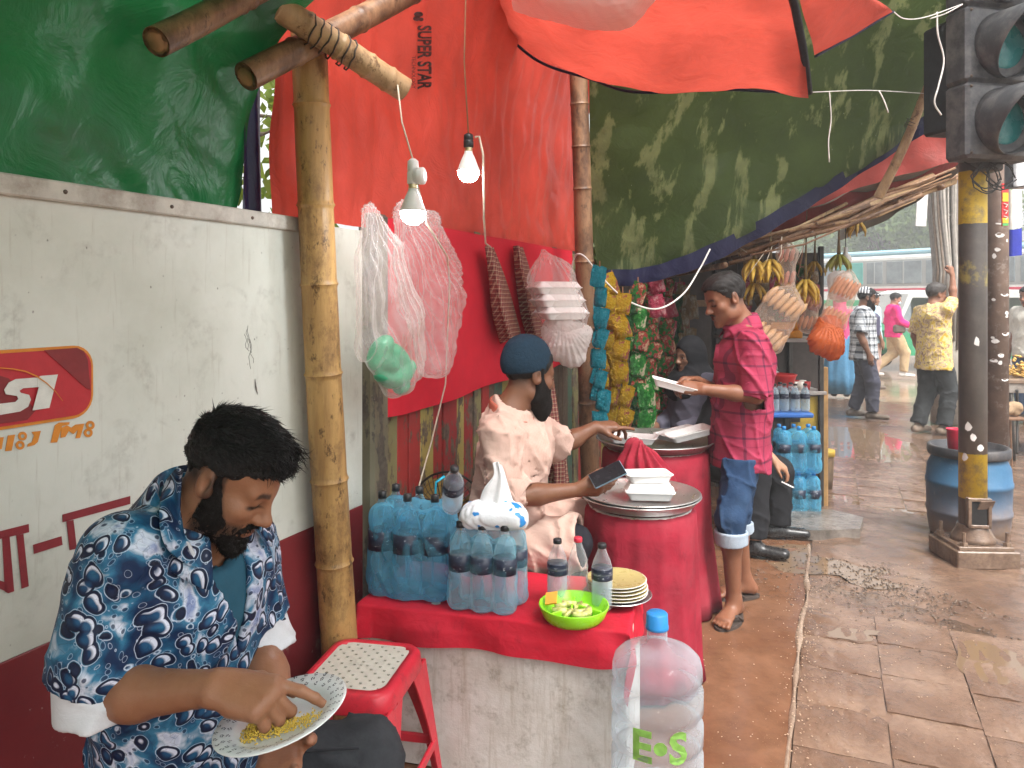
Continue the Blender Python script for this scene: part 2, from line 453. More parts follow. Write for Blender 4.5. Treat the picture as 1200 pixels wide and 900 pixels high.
def headframe(f, u):
    f = nrm(f); u = nrm(np.asarray(u, float)-f*np.dot(u, f)); r = np.cross(f, u); return np.stack([r, f, u])   # rows right, fwd, up
def hl(J, x, y, z): return J['C']+J['hs']*(np.array([x, y, z])@J['H'])
def add_head(S, J, fine=True):
    H = J['H']; s = J['hs']
    def e(c, r, k=.02, op='u', ax=None): S.ell(hl(J, *c), np.array(r)*s, H if ax is None else ax@H, k*s, op)
    def c_(a, b, ra, rb=None, k=.015, op='u'): S.cap(hl(J, *a), hl(J, *b), ra*s, None if rb is None else rb*s, k*s, op)
    e((0, -.014, .045), (.075, .097, .083)); e((0, .034, -.025), (.0605, .062, .083), .03)
    e((0, .040, -.075), (.05, .05, .046), .03); e((0, .083, -.108), (.021, .018, .018), .025); e((0, .035, .05), (.064, .058, .052), .03)
    for q in (-1, 1):
        e((q*.054, .015, -.07), (.012, .03, .022), .03)
        e((q*.045, .066, -.022), (.02, .02, .017), .03)
        if fine:
            e((q*.0325, .103, .002), (.018, .015, .0115), .014, 's')
            e((q*.0315, .0775, .001), (.0145, .0150, .0135), .004)
        a = .25*q; rot = np.array([[math.cos(a), -math.sin(a), 0], [math.sin(a), math.cos(a), 0], [0, 0, 1]])
        e((q*.077, -.008, .0), (.008, .019, .031), .01, 'u', rot); e((q*.073, .002, -.014), (.009, .013, .014), .01, 'u', rot)
        if fine:
            e((q*.0885, -.002, .001), (.0095, .0095, .0165), .003, 's', rot)
            e((q*.0865, -.013, .014), (.006, .0055, .012), .003, 's', rot)
    if fine:
        c_((-.043, .078, .022), (-.012, .091, .018), .009, .008, .02); c_((.043, .078, .022), (.012, .091, .018), .009, .008, .02)
    c_((0, .090, .016), (0, .113, -.028), .0075, .0105, .016); e((0, .115, -.034), (.0130, .0135, .0105), .012)
    for q in (-1, 1): e((q*.0125, .103, -.037), (.0075, .009, .0075), .009)
    if fine:
        for q in (-1, 1): e((q*.006, .110, -.0445), (.0035, .005, .003), .003, 's')
        e((0, .0965, -.0605), (.023, .0085, .0065), .008); e((0, .0955, -.0725), (.0195, .0085, .0075), .008)
        e((0, .1065, -.0662), (.024, .008, .0016), .004, 's'); e((0, .106, -.052), (.0035, .006, .008), .006, 's')
    S.cap(hl(J, 0, -.025, -.05), J['neck'], .052*s, .062, .03)

def hand(S, W, d, n, thumb, curl=(.3, .4, .3), spread=.07, sc=1.0, per=None, tcurl=.5, tout=.75, reg=None):
    """five-fingered hand rooted at the wrist: d along fingers, n out of the back of the hand, thumb = side of the thumb"""
    d = nrm(d); n = nrm(np.asarray(n, float)-d*np.dot(n, d)); sd = nrm(np.asarray(thumb, float)-d*np.dot(thumb, d)-n*np.dot(thumb, n))
    offs = (.026, .009, -.008, -.024); kl = (.088, .092, .087, .079); fl = ((.042, .026, .021), (.047, .030, .022), (.043, .028, .021), (.033, .021, .019))
    pts = []
    for i in range(4):
        base = W+sc*(sd*offs[i]+d*kl[i]+n*(.004 if i in (1, 2) else .0))
        S.cap(W+sc*(sd*offs[i]*.55+d*.005), base, .0165*sc, .0118*sc, .012*sc)
        S.cap(W+sc*(sd*offs[i]*.8+d*.04-n*.008), base-n*.004*sc, .015*sc, .0115*sc, .012*sc)
        c = per[i] if per else curl; ang = 0; p = base; lat = spread*(1.5-i)
        for j in range(3):
            ang += c[j]; v = nrm(d*math.cos(ang)-n*math.sin(ang)+sd*lat*math.cos(ang))
            q = p+v*fl[i][j]*sc; r0 = (.0100, .0090, .0080)[j]*(.9 if i == 3 else 1); r1 = (.0090, .0080, .0066)[j]*(.9 if i == 3 else 1)
            S.cap(p, q, r0*sc, r1*sc, .004*sc); p = q
        pts.append(p)
    t0 = W+sc*(sd*.018+d*.02-n*.006); v = nrm(sd*tout+d*.75-n*.35); t1 = t0+v*.045*sc
    S.cap(t0, t1, .0175*sc, .0125*sc, .014*sc)
    v2 = nrm(v+d*tcurl-sd*tcurl*.5-n*.2); t2 = t1+v2*.032*sc; S.cap(t1, t2, .0112*sc, .0098*sc, .005*sc)
    v3 = nrm(v2+d*tcurl*.6-sd*tcurl*.5-n*.1); t3 = t2+v3*.026*sc; S.cap(t2, t3, .0096*sc, .0075*sc, .004*sc)
    pts.append(t3)
    return pts

def torso_axes(J):
    up = nrm(J['neck']-J['pel']); rt = nrm(J['shR']-J['shL']); rt = nrm(rt-up*np.dot(rt, up)); return rt, np.cross(up, rt), up
def add_body(S, J, fine=True, hands=True, feet=True):
    rt, fw, up = torso_axes(J); mid = (J['shR']+J['shL'])/2; g = J.get('girth', 1.0)
    chest = mid-up*.10
    S.ecap(J['pel'], chest, (.145*g, .105*g), (.15*g, .11*g), rt, .05)
    S.cap(J['shR']*.85+J['shL']*.15-up*.01, J['shL']*.85+J['shR']*.15-up*.01, .052*g, None, .06)
    S.cap(J['neck'], mid+(J['shR']-mid)*.8, .045, .04, .05); S.cap(J['neck'], mid+(J['shL']-mid)*.8, .045, .04, .05)
    for q in 'RL':
        S.cap(J['sh'+q], J['el'+q], .052*g, .041*g, .03)
        e, w_ = J['el'+q], J['wr'+q]
        S.cap(e, e*.6+w_*.4, .041*g, .041*g, .02); S.cap(e*.6+w_*.4, w_, .041*g, .0265, .02)
        S.cap(J['hp'+q], J['kn'+q], .088*g, .058*g, .04)
        k_, a_ = J['kn'+q], J['an'+q]; cal = k_*.68+a_*.32+nrm(np.cross(nrm(a_-k_), rt))*.0
        S.cap(k_, cal, .056*g, .053*g, .03); S.cap(cal, a_, .053*g, .034, .03)
        if feet:
            fd = nrm(J['ft'+q]); fl = J.get('footlen', .15); sdv = nrm(np.cross(fd, A(0, 0, 1))); an = J['an'+q]
            hz = J.get('footz', .0); base = A(an[0], an[1], hz)
            S.cap(an, base-fd*.045+A(0, 0, .032), .035, .031, .02); S.ecap(base+A(0, 0, .045), base+fd*fl*.8+A(0, 0, .024), (.034, .036), (.042, .018), sdv, .03)
            if fine:
                inn = J.get('in'+q, 1)
                for i in range(5):
                    o = (i-2)*.0165; ln = (.155, .162, .158, .148, .135)[i if inn > 0 else 4-i]; rr = .0125 if (i == 0) == (inn > 0) and i in (0, 4) else .0095
                    S.cap(base+fd*fl*.72+sdv*o*inn*.9+A(0, 0, .018), base+fd*ln+sdv*o*inn*1.15+A(0, 0, .011), .011, rr, .005)
            else: S.ell(base+fd*fl*.9+A(0, 0, .018), (.045, .045, .018), np.stack([sdv, fd, A(0, 0, 1)]), .02)
        if hands:
            o = J.get('hand'+q, {}); S_pts = hand(S, J['wr'+q], J.get('hd'+q, w_-e), J.get('hn'+q, A(0, 0, 1)), J.get('ht'+q, A(0, 0, 1)), **o)
            J['tips'+q] = S_pts

SK = {}
def skin_mat(name, base):
    t = NT(name); a = t.n('ShaderNodeAttribute'); a.attribute_name = 'Col'
    n = t.noise(35, 5, .6); m = t.mix(t.ramp(n, [(.3, 0), (.75, .35)]), (1, 1, 1), (.70, .56, .50))
    c = t.mix(1.0, a.outputs['Color'], m, 'MULTIPLY')
    nb = t.bump(t.noise(420, 3, .6), .2, .002); nb = t.bump(t.voro(170, 'F1'), .10, .002, nb); nb = t.bump(t.noise(70, 4, .6), .12, .004, nb)
    r = t.ramp(t.noise(40, 4), [(.3, .34), (.7, .56)])
    return t.done(t.bsdf(c, r, normal=nb, spec=.4, sss=.12))
def head_color(J, V, base, lips=(.75, .5, .5), fade=None):
    """colours put on the skin: lips, darker mouth line and lids, nails stay skin; cropped hair roots, eyes"""
    base = np.array(base); col = np.tile(base, (len(V), 1)); L = (V-J['C'])@J['H'].T/J['hs']; x, y, z = L.T
    near = (np.abs(L) < .2).all(1)
    def put(m, c, a=1.0):
        m = np.clip(m, 0, 1)*near*a; col[:] = col*(1-m[:, None])+np.array(c)*m[:, None]
    def el(c, r): return np.sqrt(((x-c[0])/r[0])**2+((y-c[1])/r[1])**2+((z-c[2])/r[2])**2)
    lp = np.minimum(el((0, .100, -.0605), (.023, .014, .007)), el((0, .100, -.0725), (.021, .014, .008)))
    put(1.6-lp*1.3, base*np.array(lips)*.75)
    put(1.5-el((0, .11, -.0662), (.024, .016, .0025)), base*.22)
    for q in (-1, 1):
        put(1.4-el((q*.0325, .09, -.002), (.019, .02, .013)), base*.62, .6)
        ey = J.get('eye', 'down')
        if ey == 'down': put(2.2-1.4*el((q*.0325, .09, -.0065), (.0170, .02, .0040)), base*.06)
        else:
            put(2.0-1.4*el((q*.0320, .09, .000), (.0125, .02, .0050)), (.5, .48, .45)); put(2.2-1.5*el((q*.0320, .09, .000), (.0055, .02, .0052)), (.02, .015, .012))
            put(2.2-1.4*el((q*.0320, .09, .0062), (.0155, .02, .002)), base*.1)
        bz = .0215+.004*np.clip((np.abs(x)-.012)/.03, 0, 1)-.006*np.clip((np.abs(x)-.036)/.012, 0, 1)
        put(np.clip(1.6-np.abs(z-bz)/.0052, 0, 1)*np.clip((q*x-.011)/.004, 0, 1)*np.clip((.050-q*x)/.006, 0, 1)*(y > .05), (.018, .014, .012), .88)
    if fade is not None: put(fade(x, y, z), (.03, .022, .018))
    return col

def noise_disp(seed, amp, f0, f1, aniso=(1, 1, 1)):
    N = SNoise(seed, 16, f0, f1); N2 = SNoise(seed+1, 8, f0*.4, f0*.7)
    return lambda x, y, z: amp*(1-2*np.abs(np.tanh(N(x*aniso[0]+.05*N2(x, y, z), y*aniso[1], z*aniso[2]))))
def fold_disp(J, seed, amp=.006):
    """cloth creases: ridges across the limbs and slanting over the torso"""
    N = SNoise(seed, 10, 2.0, 5.0); N2 = SNoise(seed+5, 10, 5, 11)
    def f(x, y, z):
        w = N(x*.8, y*.8, z*.6); u = x+.45*z; v = y+.35*z
        r1 = 1-np.abs(np.tanh(1.2*N2(u*.55+.02*w, v*.55, z*.28))); r2 = 1-np.abs(np.tanh(1.2*N2(u*.5+2.7, v*.5, z*.75+.03*w)))
        return amp*(.30*w+.45-1.35*r1**4-.75*r2**5)
    return f

def hair_mesh(J, name, parent, mat, h=.005, front=.062, side=.012, back=-.06, top=.02, thick=.012, lump=.006, seed=3):
    S = Sdf(); H = J['H']; s = J['hs']
    S.ell(hl(J, 0, -.014, .045), np.array((.0755+thick*.45, .0965+thick*.35, .083+thick))*s, H, .02)
    S.ell(hl(J, 0, .015, .07+top), np.array((.070, .085, .045+thick))*s, H, .03)
    S.ell(hl(J, 0, .030, .055), np.array((.066, .062+thick*.5, .052+thick))*s, H, .03)
    C = J['C']
    def cut(x, y, z):
        q = np.broadcast_arrays(x-C[0], y-C[1], z-C[2]); L = [sum(H[i][k]*q[k] for k in range(3))/s for i in range(3)]
        ax = np.abs(L[0])
        lim = np.where(L[1] > .02, side+(front-side)*np.clip((L[1]-.02)/.06, 0, 1)-.0*ax, np.where(L[1] > -.03, side, side+(back-side)*np.clip((-.03-L[1])/.05, 0, 1)))
        lim = lim+.010*np.sin(ax*90+L[1]*60)*(L[1] > .05)+.005*np.sin(L[1]*170+ax*60)
        return (lim-L[2])*s*.7
    dd = noise_disp(seed, lump, 10, 26)
    V, F = S.mesh(h, disp=dd, cut=cut)
    return raw(name, V, F, mat, parent)

def beard_mesh(J, name, parent, mat, h=.004, thick=.007, chin=.012, long=0.0, cheek=-.052, seed=9, must=True):
    S = Sdf(); H = J['H']; s = J['hs']; tk = thick
    def e(c, r, k=.02, op='u'): S.ell(hl(J, *c), np.array(r)*s, H, k*s, op)
    e((0, .034, -.025), (.0605+tk, .060+tk, .083+tk)); e((0, .040, -.075), (.05+tk, .05+tk, .046+tk), .02)
    for q in (-1, 1):
        e((q*.054, .015, -.06), (.012+tk, .034, .032+tk), .03); S.cap(hl(J, q*.0705, .012, .034), hl(J, q*.0625, .016, -.035), (.0035+tk)*s, (.008+tk)*s, .015)
    e((0, .083, -.110-chin*.4), (.026+chin*.3, .018+chin, .022+chin), .025)
    if long: S.cap(hl(J, 0, .075, -.11), hl(J, 0, .085, -.11-long), .038*s, .016*s, .03)
    if must:
        for q in (-1, 1): S.cap(hl(J, q*.004, .106, -.0505), hl(J, q*.029, .091, -.064), .0062*s, .0055*s, .006)
    C = J['C']
    def cut(x, y, z):
        q = np.broadcast_arrays(x-C[0], y-C[1], z-C[2]); L = [sum(H[i][k]*q[k] for k in range(3))/s for i in range(3)]
        yy = L[1]; ax = np.abs(L[0])
        lim = np.where(yy < .034, .036-.050*np.clip((yy-.022)/.012, 0, 1), -.014+(cheek+.014)*np.clip((yy-.034)/.030, 0, 1))
        c1 = L[2]-lim                                             # keep below the cheek line
        cm = np.maximum(np.maximum(L[2]+.043, -.0585-L[2]), np.maximum(ax-.034, .075-yy))  # moustache band
        c1 = np.minimum(c1, cm) if must else c1
        c2 = .001-yy-.12*np.clip(-.05-L[2], 0, .1)                  # front of the ear
        lip = 1-np.sqrt((L[0]/.0235)**2+((L[2]+.0665)/.0145)**2); c3 = np.where(yy > .06, lip*.012, -1)
        return np.maximum(np.maximum(c1, c2), c3)*s*.8
    V, F = S.mesh(h, disp=noise_disp(seed, .0016, 30, 70), cut=cut)
    return raw(name, V, F, mat, parent)

def fur(o, name, parent, mat, n, J, flow, length, wid=.0010, seg=3, seed=1, lift=.35, jit=.25):
    """short hairs rooted on a mesh; flow(local pos) gives the combing direction and a length factor"""
    me = o.data; q = np.random.RandomState(seed); nv = len(me.vertices); co = np.zeros(nv*3, np.float32); me.vertices.foreach_get('co', co); co = co.reshape(-1, 3)
    no = np.zeros(nv*3, np.float32); me.vertex_normals.foreach_get('vector', no); no = no.reshape(-1, 3); V = []; F = []; H = J['H']
    for i in q.randint(0, nv, n):
        p = co[i]+q.randn(3)*.001; nn = no[i]; L = (p-J['C'])@H.T/J['hs']; g, k = flow(L, q)
        if k <= 0: continue
        g = np.asarray(g)@H; g = g-nn*np.dot(g, nn); d = nrm(nrm(g)+nn*(lift+abs(q.randn())*.15)+q.randn(3)*jit); ln = length*k*q.uniform(.6, 1.2); sd = nrm(np.cross(d, q.randn(3))); up = nrm(np.cross(sd, d)); b = len(V); bend = -nn*.25+q.randn(3)*.2
        for j in range(seg+1):
            w_ = wid*(1-j/(seg+.15)); V += [p+sd*w_, p-sd*w_, p+up*w_]; d = nrm(d+bend/seg); p = p+d*ln/seg
        for j in range(seg):
            for k_ in range(3): F.append((b+j*3+k_, b+j*3+(k_+1) % 3, b+j*3+3+(k_+1) % 3, b+j*3+3+k_))
    return raw(name, V, np.array(F), mat, parent)
def strands(J, name, parent, mat, n, rootf, dirf, length, wid=.0016, seg=5, seed=1, curl=.25):
    q = np.random.RandomState(seed); V = []; F = []; H = J['H']; s = J['hs']
    for i in range(n):
        p = np.array(rootf(q)); d = nrm(dirf(p, q)); L = length*q.uniform(.55, 1.25); bend = nrm(q.randn(3))*curl
        pts = [p]
        for j in range(seg):
            d = nrm(d+bend/seg+np.array([0, 0, -.10/seg])); p = p+d*L/seg; pts.append(p)
        sd = nrm(np.cross(d, q.randn(3))); b = len(V)
        for j, p in enumerate(pts):
            w_ = wid*(1-j/(seg+.2)); V += [hl(J, *(p+sd*w_)), hl(J, *(p-sd*w_)), hl(J, *(p+nrm(np.cross(sd, d))*w_))]
        for j in range(seg):
            for k in range(3): F.append((b+j*3+k, b+j*3+(k+1) % 3, b+j*3+3+(k+1) % 3, b+j*3+3+k))
    return raw(name, V, np.array(F), mat, parent)

def shirt_mesh(J, name, parent, mat, h=.009, t=None, loose=.022, sleeveR=.9, sleeveL=.9, hem=.10, seed=21, fold=.006, vneck=None, hollow=True, hips=None, sl=.018, cut=None, belly=1.0, nh=1.0, chin=False):
    rt, fw, up = torso_axes(J); mid = (J['shR']+J['shL'])/2; g = J.get('girth', 1.0); S = Sdf(); chest = mid-up*.10
    low = J['pel']-up*hem; t = max(.010, 2.3*h) if t is None else t
    S.ecap(chest, low, (.155*g+loose, .112*g+loose), (.178*g+loose*1.2, (.124*g*belly+loose*1.3)), rt, .05, flat=True, t=t)
    S.cap(J['shR']*.86+J['shL']*.14-up*.008, J['shL']*.86+J['shR']*.14-up*.008, .056*g+loose*.5, None, .07, t=t)
    S.ell(chest+up*.02, (.15*g+loose, .105*g+loose, .13), np.stack([rt, fw, up]), .06, t=t)
    for q, f in (('R', sleeveR), ('L', sleeveL)):
        a, b, c = J['sh'+q], J['el'+q], J['wr'+q]
        S.cap(J['neck']-up*.015, mid+(a-mid)*.85, .05, .046, .05, t=t)
        if f <= 1: S.cap(a, a+(b-a)*f, .056*g+sl*.7, .05*g+sl*1.3, .04, flat=True, t=t)
        else:
            S.cap(a, b, .056*g+sl*.7, .046*g+sl, .04, t=t); S.cap(b, b+(c-b)*(f-1), .046*g+sl, .034+sl*.9, .02, flat=True, t=t)
    if hips:
        for q in 'RL': S.cap(J['hp'+q], J['hp'+q]+(J['kn'+q]-J['hp'+q])*hips, .1*g+loose, .088*g+loose, .05, flat=True, t=t)
    na = nrm(hl(J, 0, -.025, -.05)-J['neck']); S.cap(J['neck']-na*.05, J['neck']+na*.022, .088, .074, .05, flat=True, t=t)
    S.cap(J['neck']+na*.012, J['neck']+na*.16, .062*nh, .070*nh, .006, 's')
    if chin: S.ell(hl(J, 0, .06, -.115), np.array((.066, .074, .060))*J['hs'], J['H'], .012, 's')
    fd = fold_disp(J, seed, fold)
    def cc(x, y, z):
        q = np.broadcast_arrays(x-mid[0], y-mid[1], z-mid[2]); L = [sum(e[k]*q[k] for k in range(3)) for e in (rt, fw, up)]
        r = None
        if vneck:
            dp, sl_, x0 = vneck; r = np.where(L[1] > -.01, np.minimum(L[2]+dp, .2)*sl_-np.abs(L[0]-x0-.0*L[2]), -1.0)
        if cut is not None:
            k = cut(L); r = k if r is None else np.maximum(r, k)
        return r
    V, F = S.mesh(h, disp=fd, hollow=hollow, cut=cc)
    return raw(name, V, F, mat, parent)
def trouser_mesh(J, name, parent, mat, h=.01, loose=.014, length=(1.9, 1.9), seed=33, fold=.006, hollow=True, waist=.06, top=None):
    rt, fw, up = torso_axes(J); g = J.get('girth', 1.0); S = Sdf(); t = max(.012, 2.3*h)
    S.ecap(J['pel']-up*.03, J['pel']+up*waist, (.15*g+loose, .115*g+loose), (.146*g+loose*.5, .108*g+loose*.5), rt, .05, t=t)
    for q, f in zip('RL', length):
        a, b, c = J['hp'+q], J['kn'+q], J['an'+q]
        S.cap(a, b, .095*g+loose, .066*g+loose, .05, t=t)
        S.cap(b, b+(c-b)*(f-1), .066*g+loose, .05*g+loose, .03, flat=True, t=t)
    V, F = S.mesh(h, disp=fold_disp(J, seed, fold), hollow=hollow, cut=None if top is None else (lambda x, y, z: z-top+0*x+0*y))
    return raw(name, V, F, mat, parent)
def shoe_mesh(J, q, name, parent, mat, h=.008, ln=.19, hz=0.0):
    S = Sdf(); fd = nrm(J['ft'+q]); an = J['an'+q]; b = A(an[0], an[1], hz); sd = nrm(np.cross(fd, A(0, 0, 1)))
    S.cap(an-A(0, 0, .02), b-fd*.045+A(0, 0, .045), .046, .043, .03); S.ecap(b-fd*.05+A(0, 0, .04), b+fd*ln*.9+A(0, 0, .034), (.042, .042), (.046, .032), sd, .03)
    V, F = S.mesh(h, cut=lambda x, y, z: (hz+.004-z)+0*x+0*y)
    o = raw(name, V, F, mat, parent)
    return o
def ring_collar(J, name, parent, mat, r0=.066, r1=.095, up0=.055, drop=.045, gap=.5, tilt=.35, sq=1.0, tip=.03, off=(0, 0, 0)):
    """turned-down collar, open at the throat by the angle gap (radians)"""
    rt, fw, up = torso_axes(J); c = J['neck']+off[0]*rt+off[1]*fw+off[2]*up; V = []; nu = 40
    for i in range(nu+1):
        a = -math.pi+gap+(2*math.pi-2*gap)*i/nu; a += -math.pi/2+math.pi*1.0
        e = abs(i/nu-.5)*2; di = rt*math.cos(a-math.pi/2+math.pi)+fw*math.sin(a-math.pi/2+math.pi)
        di = rt*math.sin(-math.pi+gap+(2*math.pi-2*gap)*i/nu)+fw*math.cos(-math.pi+gap+(2*math.pi-2*gap)*i/nu)*1.0
        di = -(rt*math.sin(math.pi*(2*i/nu-1)*(1-gap/math.pi))+fw*math.cos(math.pi*(2*i/nu-1)*(1-gap/math.pi))); 
        fz = -tilt*.05*(di@fw)-.0
        dn = drop+tip*max(0, e-.7)/.3
        top = c+di*r0+up*(up0*(1-.65*max(0, e-.45)/.55))+up*fz; V += [c+di*(r0-.004)+up*(-.01), top, c+di*(r0+.010)+up*(up0*(1-.65*max(0, e-.45)/.55)-.004)+up*fz, c+di*((r0+r1)/2+.006)+up*(up0*.35-.02*e)+up*fz, c+di*(r1+.012*e)+up*(up0*.4-dn)+up*fz]
    F = [(i*5+k, i*5+k+1, i*5+5+k+1, i*5+5+k) for i in range(nu) for k in range(4)]
    o = raw(name, V, F, mat, parent); m = o.modifiers.new('s', 'SUBSURF'); m.levels = m.render_levels = 1
    m = o.modifiers.new('t', 'SOLIDIFY'); m.thickness = .003; m.offset = 0
    return o
# ------------------------------------------------------------------ fabrics
def fabric(name, col, rough=.85, var=.2, weave=900, bump=.25, crease=14, fade=None):
    t = NT(name); n = t.noise(crease, 4, .6); c = t.ramp(n, [(.25, tuple(q*(1-var) for q in col)), (.75, tuple(min(1, q*(1+var)) for q in col))])
    if fade is not None:
        c = t.mix(t.ramp(t.noise(3.5, 7, .65), [(.45, 0), (.7, .65)]), c, fade); c = t.mix(t.ramp(t.noise(11, 8, .72, t.mapping((1, 1, .5))), [(.58, 0), (.72, .6)]), c, tuple(q*.3 for q in col))
    b = t.bump(t.noise(weave, 2), .12, .001); b = t.bump(t.noise(crease*1.5, 4, .55, dist=.6), bump, .012, b)
    return t.done(t.bsdf(c, rough, normal=b, spec=.25))
def swirl_print():
    t = NT('swirl_print'); v = t.mapping(1)
    nz = t.noise(9, 2, .5, col=True)
    q = t.n('ShaderNodeVectorMath', operation='MULTIPLY_ADD'); t.l(nz, q.inputs[0]); q.inputs[1].default_value = (.085,)*3; t.l(v, q.inputs[2])
    def off(o):
        k = t.n('ShaderNodeVectorMath', operation='ADD'); t.l(q.outputs[0], k.inputs[0]); k.inputs[1].default_value = o; return k.outputs[0]
    d1 = t.voro(27, 'F1', q.outputs[0]); d2 = t.voro(27, 'F1', off((.006, .004, .005))); d3 = t.voro(58, 'F1', q.outputs[0])
    c = t.ramp(t.noise(15, 3, .5, q.outputs[0]), [(.38, (.005, .02, .065)), (.47, (.010, .075, .16)), (.55, (.035, .17, .29)), (.62, (.55, .60, .70)), (.70, (.2, .26, .45))])
    c = t.mix(t.ramp(d3, [(.20, .85), (.26, 0)]), c, (.006, .02, .06)); c = t.mix(t.ramp(d3, [(.28, 0), (.31, .7), (.34, 0)]), c, (.55, .62, .75))
    c = t.mix(t.ramp(d1, [(.46, 1), (.49, 0)]), c, t.ramp(d1, [(0, (.02, .12, .22)), (.2, (.012, .07, .16)), (.34, (.004, .014, .05)), (.46, (.003, .005, .02))]))
    cres = t.math('MULTIPLY', t.ramp(d1, [(.34, 1), (.37, 0)]), t.ramp(d2, [(.34, 0), (.44, 1)])); c = t.mix(cres, c, (.62, .66, .78))
    c = t.mix(t.ramp(d1, [(.49, 0), (.505, .9), (.53, 0)]), c, (.6, .68, .8))
    c = t.mix(t.ramp(t.voro(70, 'DISTANCE_TO_EDGE', q.outputs[0]), [(0, .45), (.03, 0)]), c, (.008, .02, .06))
    b = t.bump(t.noise(22, 4, .55, dist=.7), .35, .012)
    return t.done(t.bsdf(c, .55, normal=b, spec=.3))
def plaid(name, base, line, line2=None, sc=9, w1=.06, rot=0.0, coord='Object', bg2=None):
    t = NT(name); v = t.mapping((sc, sc, sc), (0, 0, rot)); x, y, z = t.xyz(v)
    def lines(s, off, w): return t.math('LESS_THAN', t.math('ABSOLUTE', t.math('SUBTRACT', t.math('FRACT', t.math('ADD', s, off)), .5)), w)
    h = t.math('ADD', x, t.math('MULTIPLY', y, .8))
    c = t.ramp(t.noise(14, 4), [(.3, tuple(q*.8 for q in base)), (.7, tuple(min(1, q*1.15) for q in base))])
    if bg2 is not None: c = t.mix(t.math('MULTIPLY', t.math('ADD', lines(h, 0, .2), lines(z, .0, .2)), .5), c, bg2)
    a = t.math('MULTIPLY', t.math('ADD', lines(z, 0, w1), lines(h, .2, w1)), .62); c = t.mix(a, c, line)
    if line2 is not None:
        a2 = t.math('MULTIPLY', t.math('ADD', lines(z, .35, w1*.5), lines(h, .55, w1*.5)), .6); c = t.mix(a2, c, line2)
    b = t.bump(t.noise(20, 4, .55, dist=.6), .35, .012)
    return t.done(t.bsdf(c, .8, normal=b, spec=.25))
def denim(name, col, fadec):
    t = NT(name); c = t.ramp(t.noise(7, 5, .65), [(.3, col), (.72, fadec)]); f = t.wave(260, 3, t.mapping((1, 1, .7)), 2)
    c = t.mix(t.math('MULTIPLY', f, .25), c, tuple(q*.6 for q in col))
    b = t.bump(t.noise(26, 4, .6, dist=.5), .35, .01); b = t.bump(f, .1, .001, b)
    return t.done(t.bsdf(c, .85, normal=b, spec=.2))
M_HAIR = simple('black_hair', (.009, .008, .0075), .5, .4, 160, .6, 320, spec=.35, bd=.006)
M_HAIR2 = simple('dark_hair', (.012, .010, .009), .55, .4, 140, .5, 260, spec=.3, bd=.006)
M_BEARD = simple('black_beard', (.010, .008, .007), .7, .4, 260, .8, 420, spec=.2, bd=.006)

